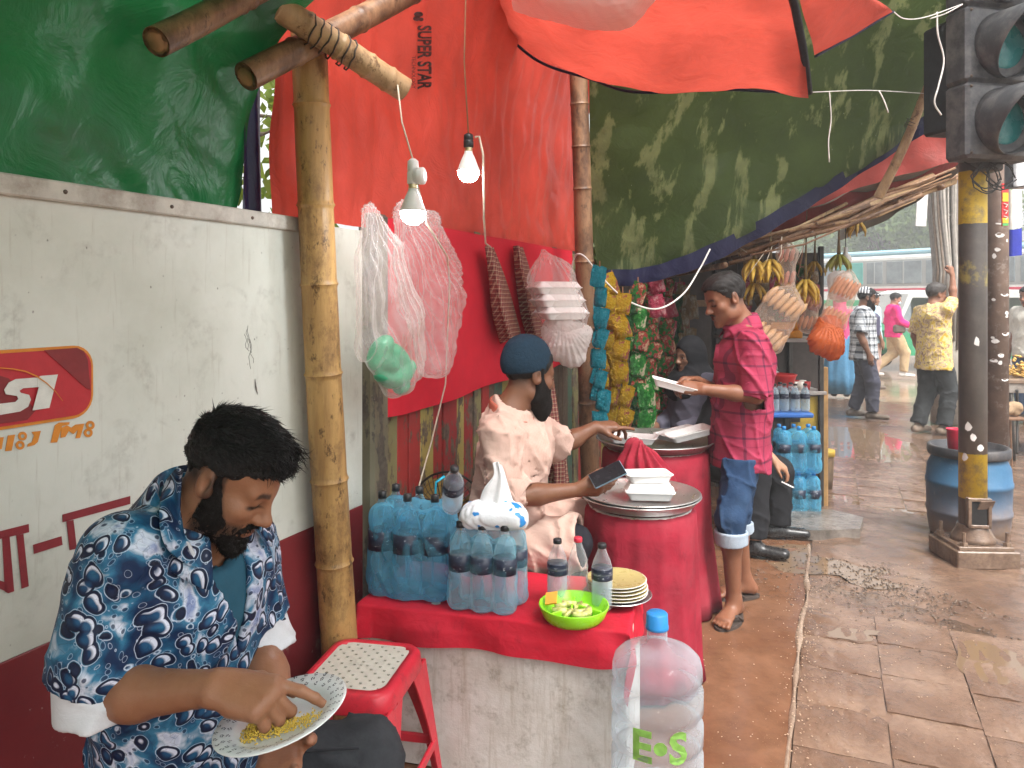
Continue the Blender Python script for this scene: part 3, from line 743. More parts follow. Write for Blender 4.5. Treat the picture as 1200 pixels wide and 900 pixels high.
# ------------------------------------------------------------------ the man eating
def P(px, py, d): return at(px, py, d)
def t_kids(t): return [o for o in bpy.data.objects if o.parent == t and o.type == 'MESH' and o.name.split('.')[0] in ('body', 'shirt', 'tshirt')]
def eater():
    J = dict(C=P(268, 558, 1.39), hs=.885, eye='down', girth=.98)
    cy, sy, cp, sp = math.cos(R(9)), math.sin(R(9)), math.cos(R(32)), math.sin(R(32))
    J['H'] = headframe((cy*cp, -sy*cp, -sp), (cy*sp, -sy*sp, cp))
    J.update(neck=P(226, 605, 1.43), pel=A(-.655, 1.55, .56), shR=P(140, 648, 1.29), shL=P(276, 638, 1.58), elR=P(103, 818, 1.29), elL=P(301, 746, 1.57),
             wrR=P(250, 806, 1.21), wrL=P(332, 872, 1.36), hpR=A(-.66, 1.42, .56), hpL=A(-.60, 1.62, .555), knR=A(-.26, 1.19, .575), knL=A(-.315, 1.64, .560),
             anR=A(-.30, 1.16, .09), anL=A(-.28, 1.70, .09), ftR=A(.9, -.2, 0), ftL=A(.95, .1, 0))
    J['hdR'] = P(330, 822, 1.195)-J['wrR']; J['hnR'] = A(-.05, -.45, .9); J['htR'] = A(.1, .6, .35)
    J['handR'] = dict(per=[(.25, .30, .22), (.95, 1.0, .5), (1.05, 1.1, .6), (1.1, 1.1, .6)], spread=.05, tcurl=.7, tout=.55, sc=1.02)
    J['hdL'] = A(.18, -.95, .06); J['hnL'] = A(.15, 0, -1); J['htL'] = A(.9, .2, .1); J['handL'] = dict(curl=(.15, .3, .3), spread=.12)
    t = thing('person', 'seated man in blue swirl-print shirt eating rice from a plate', 'person', (-.655, 1.55, 0))
    S = Sdf(); add_head(S, J); add_body(S, J)
    c = J['C']; reg = [(c-.17, c+.17, .0026), (J['wrR']-A(.03, .1, .1), J['wrR']+A(.22, .12, .1), .0024), (J['wrL']-A(.1, .22, .07), J['wrL']+A(.12, .03, .08), .0035)]
    V, F = multi(S, .011, reg)
    base = (.285, .135, .074)
    def fade(x, y, z):
        s = np.clip((z-.0)/.06, 0, 1)*np.clip((.028-y)/.02, 0, 1)*np.clip((.11-z)/.02, 0, 1)
        bk = np.clip((-.02-y)/.02, 0, 1)*np.clip((z+.07)/.06, 0, 1)
        line = np.where(y < .034, .04-.054*np.clip((y-.020)/.014, 0, 1), -.014-.042*np.clip((y-.034)/.030, 0, 1)); st = np.clip((line+.012-z)/.014, 0, 1)*np.clip((y+.004)/.008, 0, 1)*np.clip((z+.14)/.02, 0, 1)*.75; st = np.where((y > .085) & (np.abs(x) < .03) & (z > -.085) & (z < -.05), 0, st); sb = np.clip((z+.01)/.01, 0, 1)*np.clip((.03-y)/.006, 0, 1)*np.clip((y+.002)/.006, 0, 1)*np.clip((.07-z)/.02, 0, 1)*.85; st = np.maximum(st, sb)
        return np.maximum(np.maximum(s, bk)*.93, st)
    col = head_color(J, V, base, fade=fade)
    for p in J['tipsR'] + J['tipsL']:
        d = np.linalg.norm(V-p, axis=1); m = np.clip(1.6-d/.011, 0, 1)[:, None]*.35; col = col*(1-m)+np.array((.46, .25, .17))*m
    raw('body', V, F, skin_mat('skin_eater', base), t, colors=col)
    # hair: cropped sides, tousled top falling over the forehead
    hm = hair_mesh(J, 'hair', t, M_HAIR, h=.0035, front=.066, side=.026, back=-.045, top=.014, thick=.006, lump=.0030)
    HN = SNoise(91, 10, 6, 16); HN2 = SNoise(92, 10, 6, 16)
    def flow(L, q):
        x, y, z = L; k = np.clip((z-.035)/.05, .12, 1) if y > -.05 else np.clip((z-.02)/.07, .10, 1)
        w1, w2 = float(HN(x, y, z)), float(HN2(x, y, z)); return (-.35+.55*w1, 1.0, -.05+.35*w2), float(k)*(.8+.35*w2)
    fur(hm, 'hair_strands', hm, M_HAIR, 7500, J, flow, .030, .0012, 4, 4, .10, .05)
    def rootf2(q): return np.array((q.uniform(-.055, .06), q.uniform(.072, .1), q.uniform(.075, .115)))
    def dirf2(p, q): return np.array((q.randn()*.3, .8+q.randn()*.25, -.35+q.randn()*.35))
    strands(J, 'fringe', hm, M_HAIR, 160, rootf2, dirf2, .030, .0016, 6, 5, 1.3)
    bm = beard_mesh(J, 'beard', t, M_BEARD, h=.003, thick=.0026, chin=.006)
    fur(bm, 'beard_strands', bm, M_BEARD, 3800, J, lambda L, q: ((L[0]*4, .35 if L[1] > .06 else .1, -1), 1.0 if L[2] < -.05 else .55), .0085, .0006, 3, 6, .35, .3)
    # clothes
    msw = swirl_print(); white = fabric('white_lining', (.58, .60, .63), .8, .08)
    S2 = shirt_mesh(J, 'shirt', t, msw, h=.006, loose=.020, sleeveR=.86, sleeveL=.84, hem=.17, seed=21, fold=.007, vneck=(.17, .27, .0), sl=.022, belly=1.1, chin=True)
    tee = fabric('teal_tshirt', (.022, .085, .13), .85, .15)
    shirt_mesh(J, 'tshirt', t, tee, h=.009, loose=.006, sleeveR=.4, sleeveL=.4, hem=.05, seed=5, fold=.003, sl=.004, chin=True)
    ring_collar(J, 'collar', S2, msw, r0=.070, r1=.122, up0=.060, drop=.034, gap=.62, tip=.055, off=(0, .014, .004))
    # lapel of the open collar, laid on the neck and shirt
    VV = np.concatenate([np.array([v.co[:] for v in o.data.vertices]) for o in t_kids(t)]); SX = 600+VV[:, 0]/VV[:, 1]*900; SY = 350-(VV[:, 2]-CAM_Z)/VV[:, 1]*900
    def on(px, py, lift):
        m_ = np.hypot(SX-px, SY-py) < 7; d = VV[m_, 1].min() if m_.any() else 1.33; return P(px, py, d-lift)
    outer = [(206, 549), (194, 566), (187, 593), (188, 622), (196, 643), (212, 657), (234, 669)]; inner = [(214, 550), (212, 566), (211, 590), (213, 612), (217, 632), (223, 648), (235, 667)]
    rows = [[on(*inner[k], .010) if 0 else on(inner[k][0], inner[k][1], .012), on((inner[k][0]*2+outer[k][0])/3, (inner[k][1]*2+outer[k][1])/3, .013), on((inner[k][0]+outer[k][0]*2)/3, (inner[k][1]+outer[k][1]*2)/3, .012), on(outer[k][0], outer[k][1], .007)] for k in range(7)]
    cloth('lapel', rows, 8, 30, msw, S2, thick=.003)
    cloth('lining', [[on(217, 634, .006), on(222, 636, .004)], [on(224, 650, .006), on(232, 655, .004)], [on(234, 668, .006), on(238, 667, .004)]], 4, 10, white, S2, thick=.002)
    for q in 'RL':                                         # rolled-up cuffs
        a, b, w_ = J['sh'+q], J['el'+q], J['wr'+q]; d = nrm(b-a); Sc = Sdf(); e0 = a+(b-a)*.74; bend = nrm(d+nrm(w_-b)*(.9 if q == 'R' else .7))
        Sc.cap(e0, b+bend*.035, .070, .069, .02, flat=True, t=.012); V, F = Sc.mesh(.0045, hollow=True, disp=fold_disp(J, 50, .006)); raw('cuff', V, F, white, S2)
    tm = trouser_mesh(J, 'trousers', t, denim('charcoal_denim', (.014, .015, .018), (.055, .058, .064)), h=.009, loose=.016, seed=40, fold=.008)
    # seam on the inner thigh
    m = MB(); a, b = J['hpL'], J['knL']; e1, e2, _ = frame_of(b-a)
    m.tube([a+(b-a)*k+A(.06, -.07, .075) for k in np.linspace(.15, .8, 8)], .0028, 6); m.build('seam', fabric('seam_thread', (.02, .021, .025)), tm, True)
    shoe = simple('black_shoe', (.02, .02, .022), .4, .2)
    for q in 'RL': shoe_mesh(J, q, 'shoe', t, shoe)
    return J
EAT = eater()

# ------------------------------------------------------------------ the other people
def yaw(v, pitch=0, roll=0):
    v = nrm(A(v[0], v[1], 0)); p = R(pitch); f = v*math.cos(p)-A(0, 0, 1)*math.sin(p); u = v*math.sin(p)+A(0, 0, 1)*math.cos(p)
    r = np.cross(f, u); return headframe(f, u*math.cos(R(roll))+r*math.sin(R(roll)))
def body_of(J, t, base, h, regions, fine=True, fade=None, nails=False):
    S = Sdf(); add_head(S, J, fine); add_body(S, J, fine, feet=J.get('feet', True)); V, F = multi(S, h, regions)
    col = head_color(J, V, base, fade=fade)
    return raw('body', V, F, skin_mat('skin', base), t, colors=col)
def box_at(p, a, b, h): p = np.asarray(p); return (p-np.asarray(a), p+np.asarray(b), h)
def short_fade(x, y, z):
    s = np.clip((z+.005)/.05, 0, 1)*np.clip((.03-y)/.02, 0, 1); bk = np.clip((-.02-y)/.02, 0, 1)*np.clip((z+.06)/.05, 0, 1); return np.maximum(s, bk)*.9

def vendor():
    J = dict(C=P(619, 440, 3.1), hs=1.02, eye='open', girth=1.0); J['H'] = yaw((math.cos(R(30)), math.sin(R(30))), 8)
    J.update(neck=P(598, 482, 3.08), pel=P(580, 640, 3.14), shR=P(582, 510, 2.93), shL=P(630, 504, 3.27), elR=P(598, 583, 2.9), wrR=P(676, 574, 2.97),
             elL=P(655, 524, 3.42), wrL=P(698, 500, 3.5), hpR=P(585, 645, 3.05), hpL=P(597, 640, 3.24), knR=A(.235, 2.98, .60), knL=A(.26, 3.38, .60),
             anR=A(.10, 3.02, .1), anL=A(.12, 3.36, .1), ftR=A(.9, -.1, 0), ftL=A(.9, .1, 0))
    J['hdR'] = A(1, .05, .05); J['hnR'] = A(.1, -.75, -.45); J['htR'] = A(0, .2, 1); J['handR'] = dict(curl=(.35, .45, .35), spread=.05, tcurl=.3, tout=.5)
    J['hdL'] = A(1, .25, .03); J['hnL'] = A(-.2, -.35, .9); J['htL'] = A(.3, -1, -.3); J['handL'] = dict(per=[(.05, .1, .1), (.5, .6, .4), (.7, .8, .5), (.8, .8, .5)], spread=.04)
    t = thing('person', 'seated food vendor in peach kurta and navy skullcap reaching over trays', 'person', (J['pel'][0], J['pel'][1], 0))
    c = J['C']
    body_of(J, t, (.175, .078, .042), .012, [box_at(c, (.16,)*3, (.16,)*3, .004), box_at(J['wrR'], (.02, .1, .1), (.2, .1, .1), .0035), box_at(J['wrL'], (.02, .1, .1), (.2, .1, .1), .004)], fade=short_fade)
    hair_mesh(J, 'hair', t, M_HAIR2, h=.006, front=.075, side=-.005, back=-.085, top=-.03, thick=.006, lump=.003)
    beard_mesh(J, 'beard', t, M_BEARD, h=.005, thick=.010, chin=.022, long=.055, cheek=-.04)
    # skullcap
    S = Sdf(); S.ell(hl(J, 0, -.016, .052), (.088, .112, .100), J['H'], .02); S.ell(hl(J, 0, -.02, .10), (.07, .085, .062), J['H'], .03); H = J['H']; C = J['C']
    def cut(x, y, z):
        q = np.broadcast_arrays(x-C[0], y-C[1], z-C[2]); L = [sum(H[i][k]*q[k] for k in range(3)) for i in range(3)]; return (.022+.25*L[1]-L[2])*.8
    V, F = S.mesh(.005, cut=cut); cp = raw('skullcap', V, F, fabric('navy_knit', (.012, .030, .050), .9, .2, 500, .3, 60), t)
    kt = NT('peach_kurta'); kc = kt.ramp(kt.noise(12, 4, .6), [(.3, (.49, .325, .265)), (.7, (.60, .42, .35))]); st_ = kt.math('MULTIPLY', kt.ramp(kt.wave(34, 1.0, kt.mapping(1, (0, 0, .5))), [(.42, 0), (.5, 1), (.58, 0)]), .6); kc = kt.mix(st_, kc, (.42, .25, .195))
    kb = kt.bump(kt.noise(650, 2), .2, .001); kb = kt.bump(kt.noise(13, 4, .55, dist=.8), .45, .014, kb); kb = kt.bump(kt.wave(3.2, 5, kt.mapping((1, 1, 1.6), (.3, .5, 0)), 2, 1.5), .45, .016, kb); km = kt.done(kt.bsdf(kc, .9, normal=kb, spec=.15))
    sh = shirt_mesh(J, 'kurta', t, km, h=.009, loose=.022, sleeveR=1.06, sleeveL=.96, hem=.13, seed=61, fold=.012, hips=1.12, sl=.026, nh=1.0)
    ring_collar(J, 'collar', sh, fabric('salmon_trim', (.40, .11, .07)), r0=.078, r1=.086, up0=.034, drop=.014, gap=.25, tip=0)
    rt, fw, up = torso_axes(J); m = MB()
    m.tube([J['neck']+fw*(.085+.05*math.sin(k*2.2))-up*(.02+.32*k)+rt*.01 for k in np.linspace(0, 1, 10)], .012, 8, sq=.35); m.build('placket', bpy.data.materials['salmon_trim'], sh, True)
    for q, f in (('R', 1.06), ('L', .96)):
        a, b, w_ = J['sh'+q], J['el'+q], J['wr'+q]; e0 = a+(b-a)*.86; e1_ = b+(w_-b)*.10 if q == 'R' else b; S = Sdf(); S.cap(e0, e1_, .080, .074, .02, flat=True, t=.014); V, F = S.mesh(.006, hollow=True, disp=fold_disp(J, 64, .008)); raw('rolled_sleeve', V, F, km, sh)
    trouser_mesh(J, 'trousers', t, fabric('black_trousers', (.015, .015, .02)), h=.014, loose=.004, seed=62)
    return J
VEN = vendor()

def pinkman():
    J = dict(C=P(851, 350, 3.8), hs=1.0, eye='down', girth=.9); J['H'] = yaw((-.97, -.22), 20)
    J.update(neck=P(869, 381, 3.83), pel=P(866, 512, 3.84), shL=P(884, 402, 3.66), shR=P(862, 398, 4.0), elL=P(886, 464, 3.62), wrL=P(824, 456, 3.64), elR=P(850, 465, 4.06), wrR=P(818, 447, 3.84),
             hpL=P(872, 520, 3.75), hpR=P(866, 520, 3.93), knL=P(856, 606, 3.66), knR=P(863, 602, 3.93), anL=P(860, 702, 3.70), anR=P(872, 676, 3.98),
             ftL=A(-.62, -.75, 0), ftR=A(-1, -.12, 0), footz=.016, inL=-1, inR=1)
    J['hdL'] = A(-1, .25, .1); J['hnL'] = A(-.1, -.7, .6); J['htL'] = A(-.2, .2, 1); J['handL'] = dict(curl=(.7, .8, .5), spread=.03, tcurl=.5, tout=.4)
    J['hdR'] = A(-1, -.25, .0); J['hnR'] = A(-.1, .6, .6); J['htR'] = A(-.2, -.2, 1); J['handR'] = dict(curl=(.6, .7, .5), spread=.03)
    t = thing('person', 'standing man in pink checked shirt and rolled-up jeans holding a foam plate', 'person', (J['pel'][0], J['pel'][1], 0))
    c = J['C']
    body_of(J, t, (.20, .085, .046), .011, [box_at(c, (.15,)*3, (.15,)*3, .004), box_at(J['wrL'], (.19, .12, .1), (.02, .12, .1), .004), box_at((J['anL']+J['anR'])/2, (.28, .35, .13), (.12, .25, .03), .005)], fade=short_fade)
    hair_mesh(J, 'hair', t, M_HAIR2, h=.005, front=.072, side=.004, back=-.06, top=.004, thick=.007, lump=.003)
    beard_mesh(J, 'moustache', t, M_HAIR2, h=.0035, thick=-.02, chin=-.016, cheek=-.2)
    pm = plaid('pink_check', (.30, .030, .068), (.05, .010, .03), (.20, .012, .042), 8.5, .045)
    sh = shirt_mesh(J, 'shirt', t, pm, h=.008, loose=.030, sleeveR=.95, sleeveL=1.0, hem=.145, seed=71, fold=.010, sl=.026)
    ring_collar(J, 'collar', sh, pm, r0=.064, r1=.10, up0=.05, drop=.045, gap=.35)
    S = Sdf(); a, b, w_ = J['shL'], J['elL'], J['wrL']; S.cap(a+(b-a)*.80, b+(b-a)*.06+(w_-b)*.06, .072, .066, .02, flat=True, t=.014); V, F = S.mesh(.006, hollow=True, disp=fold_disp(J, 77, .006)); raw('cuff', V, F, pm, sh)
    dm = denim('blue_denim', (.012, .032, .078), (.045, .088, .165))
    tr = trouser_mesh(J, 'jeans', t, dm, h=.008, loose=.014, length=(1.22, 1.26), seed=72, fold=.012, top=J['pel'][2]-.075)
    cm = denim('denim_inside', (.25, .31, .38), (.42, .47, .52))
    for q, f in (('L', 1.26), ('R', 1.22)):
        k_, a_ = J['kn'+q], J['an'+q]; S = Sdf(); p0 = k_+(a_-k_)*(f-1-.10); p1 = k_+(a_-k_)*(f-1+.05); S.cap(p0, p1, .079, .078, .01, flat=True, t=.014)
        V, F = S.mesh(.005, hollow=True, cut=lambda x, y, z, p0=p0: (z-p0[2])+0*x+0*y); raw('turn_up', V, F, cm, tr)
    rub = simple('brown_rubber', (.05, .035, .028), .7, .3, 40)
    for q in 'LR':                                         # flip-flops
        fd = nrm(J['ft'+q]); sdv = np.cross(fd, A(0, 0, 1)); b = A(J['an'+q][0], J['an'+q][1], 0)+fd*.045
        prof = []
        for i in range(28):
            a = 2*math.pi*i/28; x = math.cos(a)*.13; wd = .047+.010*math.cos(a)-.006*math.cos(2*a); prof.append(b+fd*x+sdv*math.sin(a)*wd)
        m = MB(); m.prism(prof, A(0, 0, .001), A(0, 0, .017)); fl = m.build('flip_flop', rub, t, auto=40)
        m = MB()
        for s_ in (-1, 1):
            m.tube([b+fd*.075+sdv*.006*J['in'+q]+A(0, 0, .02), b+fd*.055+sdv*.02*s_+A(0, 0, .045), b+fd*.01+sdv*.044*s_+A(0, 0, .05), b-fd*.03+sdv*.05*s_+A(0, 0, .016)], .0065, 8)
        m.build('strap', rub, fl, True)
        if q == 'L':
            m = MB(); m.box(b+fd*.052+A(0, 0, .053), (.018, .016, .003), math.atan2(fd[1], fd[0]), rot=None); m.build('strap_tag', simple('cream_tag', (.6, .5, .35)), fl)
    return J
PNK = pinkman()

def stock(px, d, face, height=1.7, z=0.0):
    """a relaxed standing figure on the ground at picture column px and distance d, facing (x, y)"""
    o = A((px-600)/900*d, d, z); f = nrm(A(face[0], face[1], 0)); r = np.cross(f, A(0, 0, 1)); k = height/1.7
    def L(x, y, zz): return o+(r*x+f*y+A(0, 0, zz))*k
    J = dict(C=L(0, .035, 1.575), hs=k, H=yaw(f, 5), neck=L(0, -.01, 1.44), pel=L(0, 0, .93), shR=L(.18, -.01, 1.385), shL=L(-.18, -.01, 1.385), elR=L(.225, -.05, 1.10), elL=L(-.225, -.05, 1.10),
             wrR=L(.235, .05, .86), wrL=L(-.235, .05, .86), hpR=L(.085, 0, .88), hpL=L(-.085, 0, .88), knR=L(.10, .02, .48), knL=L(-.10, .02, .48), anR=L(.105, -.02, .09), anL=L(-.105, -.02, .09),
             ftR=f+r*.15, ftL=f-r*.15, hdR=A(0, 0, -1)+f*.2, hdL=A(0, 0, -1)+f*.2, hnR=r, hnL=-r, htR=f, htL=f, L=L, f=f, r=r, eye='open', feet=False)
    J['neck'] = L(0, -.01, 1.43)
    return J
def far_person(J, label, base, shirt, trousers, h=.013, sleeve=.9, hem=.12, shoes=None, hair=M_HAIR2, tlen=1.97, group=None, loose=.03, hm=True, tloose=.02, fold=.008, **kw):
    t = thing('person', label, 'person', (J['pel'][0], J['pel'][1], 0), group)
    S = Sdf(); add_head(S, J, True); add_body(S, J, False, feet=J.get('feet', False)); c = J['C']; V, F = multi(S, h, [(c-.16, c+.16, .0055)])
    raw('body', V, F, skin_mat('skin', base), t, colors=head_color(J, V, base, fade=short_fade if hm else None))
    if hm: hair_mesh(J, 'hair', t, hair, h=.009, front=.070, side=.008, back=-.06, top=.006, thick=.009, lump=.004)
    sh = shirt_mesh(J, 'shirt', t, shirt, h=h, loose=loose, sleeveR=sleeve, sleeveL=sleeve, hem=hem, fold=fold, hollow=False, sl=.024, seed=int(abs(J['C'][0]*100)) % 90)
    if trousers: trouser_mesh(J, 'trousers', t, trousers, h=h, loose=tloose, length=(tlen, tlen), hollow=False, fold=.009, seed=int(abs(J['C'][0]*70)) % 90, top=J['pel'][2]-hem+.05 if J['feet'] is False and J['knR'][2] < J['pel'][2]-.25 else None)
    if shoes:
        for q in 'RL': shoe_mesh(J, q, 'shoe', t, shoes, h=.010)
    return t, sh
def set_(J, **kw):
    for k, v in kw.items(): J[k] = np.asarray(v, float) if not isinstance(v, (str, dict, float, bool, int)) else v
    return J

M_SHOE_K = simple('black_leather', (.018, .017, .017), .28, .3, 30, .1, spec=.5)
M_SHOE_B = simple('brown_leather', (.10, .072, .05), .6, .3)
M_SHOE_W = simple('white_canvas', (.55, .53, .5), .8, .2)
def others():
    blk = fabric('black_cloth', (.010, .010, .012), .8, .2)
    # seated man with cigarette, mostly behind the man in pink
    J = dict(C=P(866, 405, 5.05), hs=1.0, eye='open', girth=1.0, H=yaw((.75, -.6), 5), neck=P(863, 432, 5.1), pel=A(1.30, 5.12, .50), shR=P(852, 447, 4.95), shL=P(880, 445, 5.22),
             elR=P(876, 512, 4.85), wrR=P(906, 538, 4.72), elL=P(893, 505, 5.25), wrL=P(896, 538, 5.0), hpR=A(1.28, 5.02, .49), hpL=A(1.40, 5.16, .49), knR=P(884, 552, 4.68), knL=P(913, 552, 4.98),
             anR=P(884, 634, 4.62), anL=P(912, 616, 4.98), ftR=A(.95, -.38, 0), ftL=A(1, -.12, 0), feet=False,
             hdR=A(.6, -.1, -.5), hnR=A(.5, -.3, .8), htR=A(-.2, -1, .0), handR=dict(curl=(.5, .6, .4)), hdL=A(.6, -.5, -.4), hnL=A(.2, -.2, 1), htL=A(.3, -.8, 0))
    t, sh = far_person(J, 'seated person in black trousers and shoes with a cigarette, mostly hidden behind pink shirt', (.33, .17, .10), blk, blk, h=.011, sleeve=1.8, shoes=M_SHOE_K, tloose=.028)
    tip = J['tipsR'][0]; g = thing('cigarette', 'white cigarette held in the seated hand beside the bottle packs', 'cigarette', tip)
    m = MB(); a = tip+A(-.02, -.01, .01); m.tube([a, a+A(.065, -.02, -.03)], .0042, 8); m.build('paper', simple('cigarette_paper', (.8, .78, .74)), g, True)
    m = MB(); m.tube([a+A(.065, -.02, -.03), a+A(.071, -.022, -.0328)], .0040, 8); m.build('ash', simple('ash', (.2, .2, .2)), g, True)
    # woman in black headscarf
    J = stock(812, 5.45, (-.6, -.3), 1.6); o = A(0, 0, -.34)
    for k in ('C', 'neck', 'pel', 'shR', 'shL', 'elR', 'elL', 'wrR', 'wrL', 'hpR', 'hpL'): J[k] = J[k]+o
    f, r = J['f'], J['r']; J['hpR'] = J['pel']+r*.09; J['hpL'] = J['pel']-r*.09
    J['knR'] = J['hpR']+f*.40; J['knL'] = J['hpL']+f*.40; J['anR'] = J['knR']*1; J['anL'] = J['knL']*1; J['anR'][2] = J['anL'][2] = .09
    J['wrR'] = J['knR']-f*.1+A(0, 0, .1); J['wrL'] = J['knL']-f*.1+A(0, 0, .1); J['elR'] = J['shR']+A(0, 0, -.27)+r*.04; J['elL'] = J['shL']+A(0, 0, -.27)-r*.04
    grey = fabric('mauve_grey_cloth', (.10, .095, .125), .85, .15)
    t, sh = far_person(J, 'seated woman in black headscarf and mauve-grey dress beside snack packets', (.2, .1, .06), grey, grey, h=.014, sleeve=1.8, shoes=M_SHOE_K, hm=False)
    S = Sdf(); S.ell(hl(J, 0, -.02, .04), (.094, .115, .112), J['H'], .03); S.cap(hl(J, 0, -.03, -.04), J['neck']-A(0, 0, .05), .10, .15, .06); S.ell(J['neck']-A(0, 0, .08), (.21, .17, .14), None, .05)
    fc = hl(J, 0, .11, -.02); S.ell(fc, np.array((.055, .07, .075)), J['H'], .02, 's'); V, F = S.mesh(.010, disp=fold_disp(J, 8, .006)); raw('headscarf', V, F, blk, t)
    # man in striped cap and checked shirt
    J = stock(1012, 10.0, (.93, -.37), 1.68); L = J['L']
    J.update(H=yaw((.95, -.2), 8), anR=L(.12, .10, .09), anL=L(-.10, -.12, .09), knR=L(.11, .10, .48), knL=L(-.1, .0, .48), girth=1.12, hs=1.05)
    t, sh = far_person(J, 'bearded man in striped cap and black-and-white checked shirt', (.17, .08, .045), plaid('grey_check', (.55, .57, .58), (.03, .035, .045), (.2, .22, .25), 11, .17), fabric('slate_trousers', (.05, .05, .07)), shoes=M_SHOE_B, hem=.16)
    beard_mesh(J, 'beard', t, M_BEARD, h=.008, thick=.010, chin=.02, long=.03)
    cm = NT('striped_cap'); cm = cm.done(cm.bsdf(cm.ramp(cm.wave(9, 0, cm.mapping((1, 1, 1), (0, 0, .6))), [(.45, (.02, .025, .04)), (.55, (.6, .6, .6))]), .8))
    S = Sdf(); S.ell(hl(J, 0, -.012, .06), np.array((.087, .11, .088)), J['H'], .02); H, C = J['H'], J['C']
    def cut(x, y, z):
        q = np.broadcast_arrays(x-C[0], y-C[1], z-C[2]); return (.055-sum(H[2][k]*q[k] for k in range(3)))
    V, F = S.mesh(.008, cut=cut); cap_ = raw('cap', V, F, cm, t); S = Sdf(); S.ell(hl(J, 0, .11, .058), np.array((.075, .085, .010)), J['H'], .02); V, F = S.mesh(.006); raw('visor', V, F, cm, cap_)
    # man in yellow patterned shirt with one arm up
    J = stock(1094, 8.85, (1, .3), 1.72); L = J['L']
    J.update(H=yaw((.99, .1), 4), elR=P(1117, 352, 8.75), wrR=P(1116, 322, 8.8), hdR=A(-.15, .1, 1), hnR=A(.3, -1, 0), htR=A(-1, 0, 0), shR=L(.20, .0, 1.41), knR=L(.10, .12, .49), anR=L(.11, .03, .09), anL=L(-.1, -.12, .09), handR=dict(curl=(1.1, 1.1, .6)), hs=1.06)
    yp = NT('yellow_print'); n1 = yp.noise(16, 3, .5, dist=1.5); n2 = yp.voro(26, 'F1', None)
    yc = yp.ramp(n1, [(.36, (.50, .32, .03)), (.45, (.62, .48, .16)), (.52, (.55, .40, .25)), (.60, (.22, .13, .09)), (.68, (.55, .42, .12))]); yp = yp.done(yp.bsdf(yc, .8, normal=yp.bump(yp.noise(20, 3), .3, .01)))
    t, sh = far_person(J, 'man in yellow patterned shirt reaching up to the cable pole', (.26, .12, .07), yp, fabric('dark_olive_trousers', (.035, .037, .038)), shoes=simple('sandal', (.20, .15, .11), .7), hem=.2, hair=simple('grey_brown_hair', (.035, .028, .024), .6, .4, 90, .4, 200), loose=.036, tloose=.032)
    # woman in long blue skirt
    J = stock(984, 12.2, (.3, 1), 1.6); rose = fabric('rose_tunic', (.5, .06, .16))
    t, sh = far_person(J, 'woman in long blue skirt and rose tunic seen from behind', (.2, .1, .06), rose, None, shoes=M_SHOE_K, sleeve=1.7, hm=False)
    m = MB(); wv = lambda a, z: 1+.07*math.sin(a*7+z*3)+.05*math.sin(a*11)
    m.lathe([(.25, .06), (.245, .3), (.22, .6), (.18, .9), (.15, 1.0)], (J['pel'][0], J['pel'][1], 0), 48, warp=wv); m.build('skirt', fabric('blue_skirt', (.06, .17, .28)), t, True)
    S = Sdf(); S.ell(hl(J, 0, -.02, .04), (.09, .11, .11), J['H'], .03); S.cap(hl(J, 0, -.03, -.04), J['neck']-A(0, 0, .05), .09, .13, .06); V, F = S.mesh(.015); raw('headscarf', V, F, rose, t)
    # walker in hot pink
    J = stock(1047, 15.3, (1, -.15), 1.66); L = J['L']
    J.update(knR=L(.08, .20, .50), anR=L(.08, .17, .10), knL=L(-.08, .02, .47), anL=L(-.08, -.35, .14), elR=L(.2, .06, 1.12), wrR=L(.2, .30, 1.02), hdR=J['f'], H=yaw((1, -.25), 10))
    t, sh = far_person(J, 'man in hot pink shirt and khaki trousers walking with a face mask', (.3, .15, .09), fabric('hot_pink', (.65, .02, .16)), fabric('khaki', (.42, .30, .17)), shoes=M_SHOE_W, sleeve=1.75, h=.016, tloose=.03)
    S = Sdf(); S.ell(hl(J, 0, .055, -.06), (.062, .066, .05), J['H'], .02); H2, C2 = J['H'], J['C']
    V, F = S.mesh(.010, cut=lambda x, y, z: -(sum(H2[1][k]*q for k, q in enumerate(np.broadcast_arrays(x-C2[0], y-C2[1], z-C2[2])))-.05)); raw('face_mask', V, F, simple('mask_cloth', (.35, .5, .55), .8), t)
    m = MB(); c = L(.19, .05, .98); m.box(c, (.24, .10, .16), .1, .03); m.build('waist_bag', simple('brown_bag', (.09, .06, .045), .6), t)
    # man with shoulder bag
    J = stock(1021, 13.2, (1, .1), 1.66); L = J['L']
    t, sh = far_person(J, 'man in pale blue shirt carrying a dark shoulder bag', (.24, .12, .07), fabric('pale_blue_cloth', (.40, .55, .62)), fabric('dusty_rose_cloth', (.38, .25, .2)), shoes=M_SHOE_B, h=.016, sleeve=1.0)
    m = MB(); m.box(L(.2, -.10, 1.12), (.18, .30, .42), .1, .06); m.build('shoulder_bag', simple('indigo_bag', (.05, .045, .085), .7), t)
    # people by the food table at the kerb
    J = stock(1207, 9.6, (-.9, -.4), 1.7)
    far_person(J, 'man in cream shirt and blue jeans beside the food table', (.25, .12, .07), fabric('cream_shirt', (.6, .57, .5)), denim('mid_blue_denim', (.05, .09, .17), (.10, .16, .27)), shoes=M_SHOE_B, h=.016)
    J = stock(1199, 7.5, (-.9, .3), 1.6); o = A(0, 0, -.38); f, r = J['f'], J['r']
others()
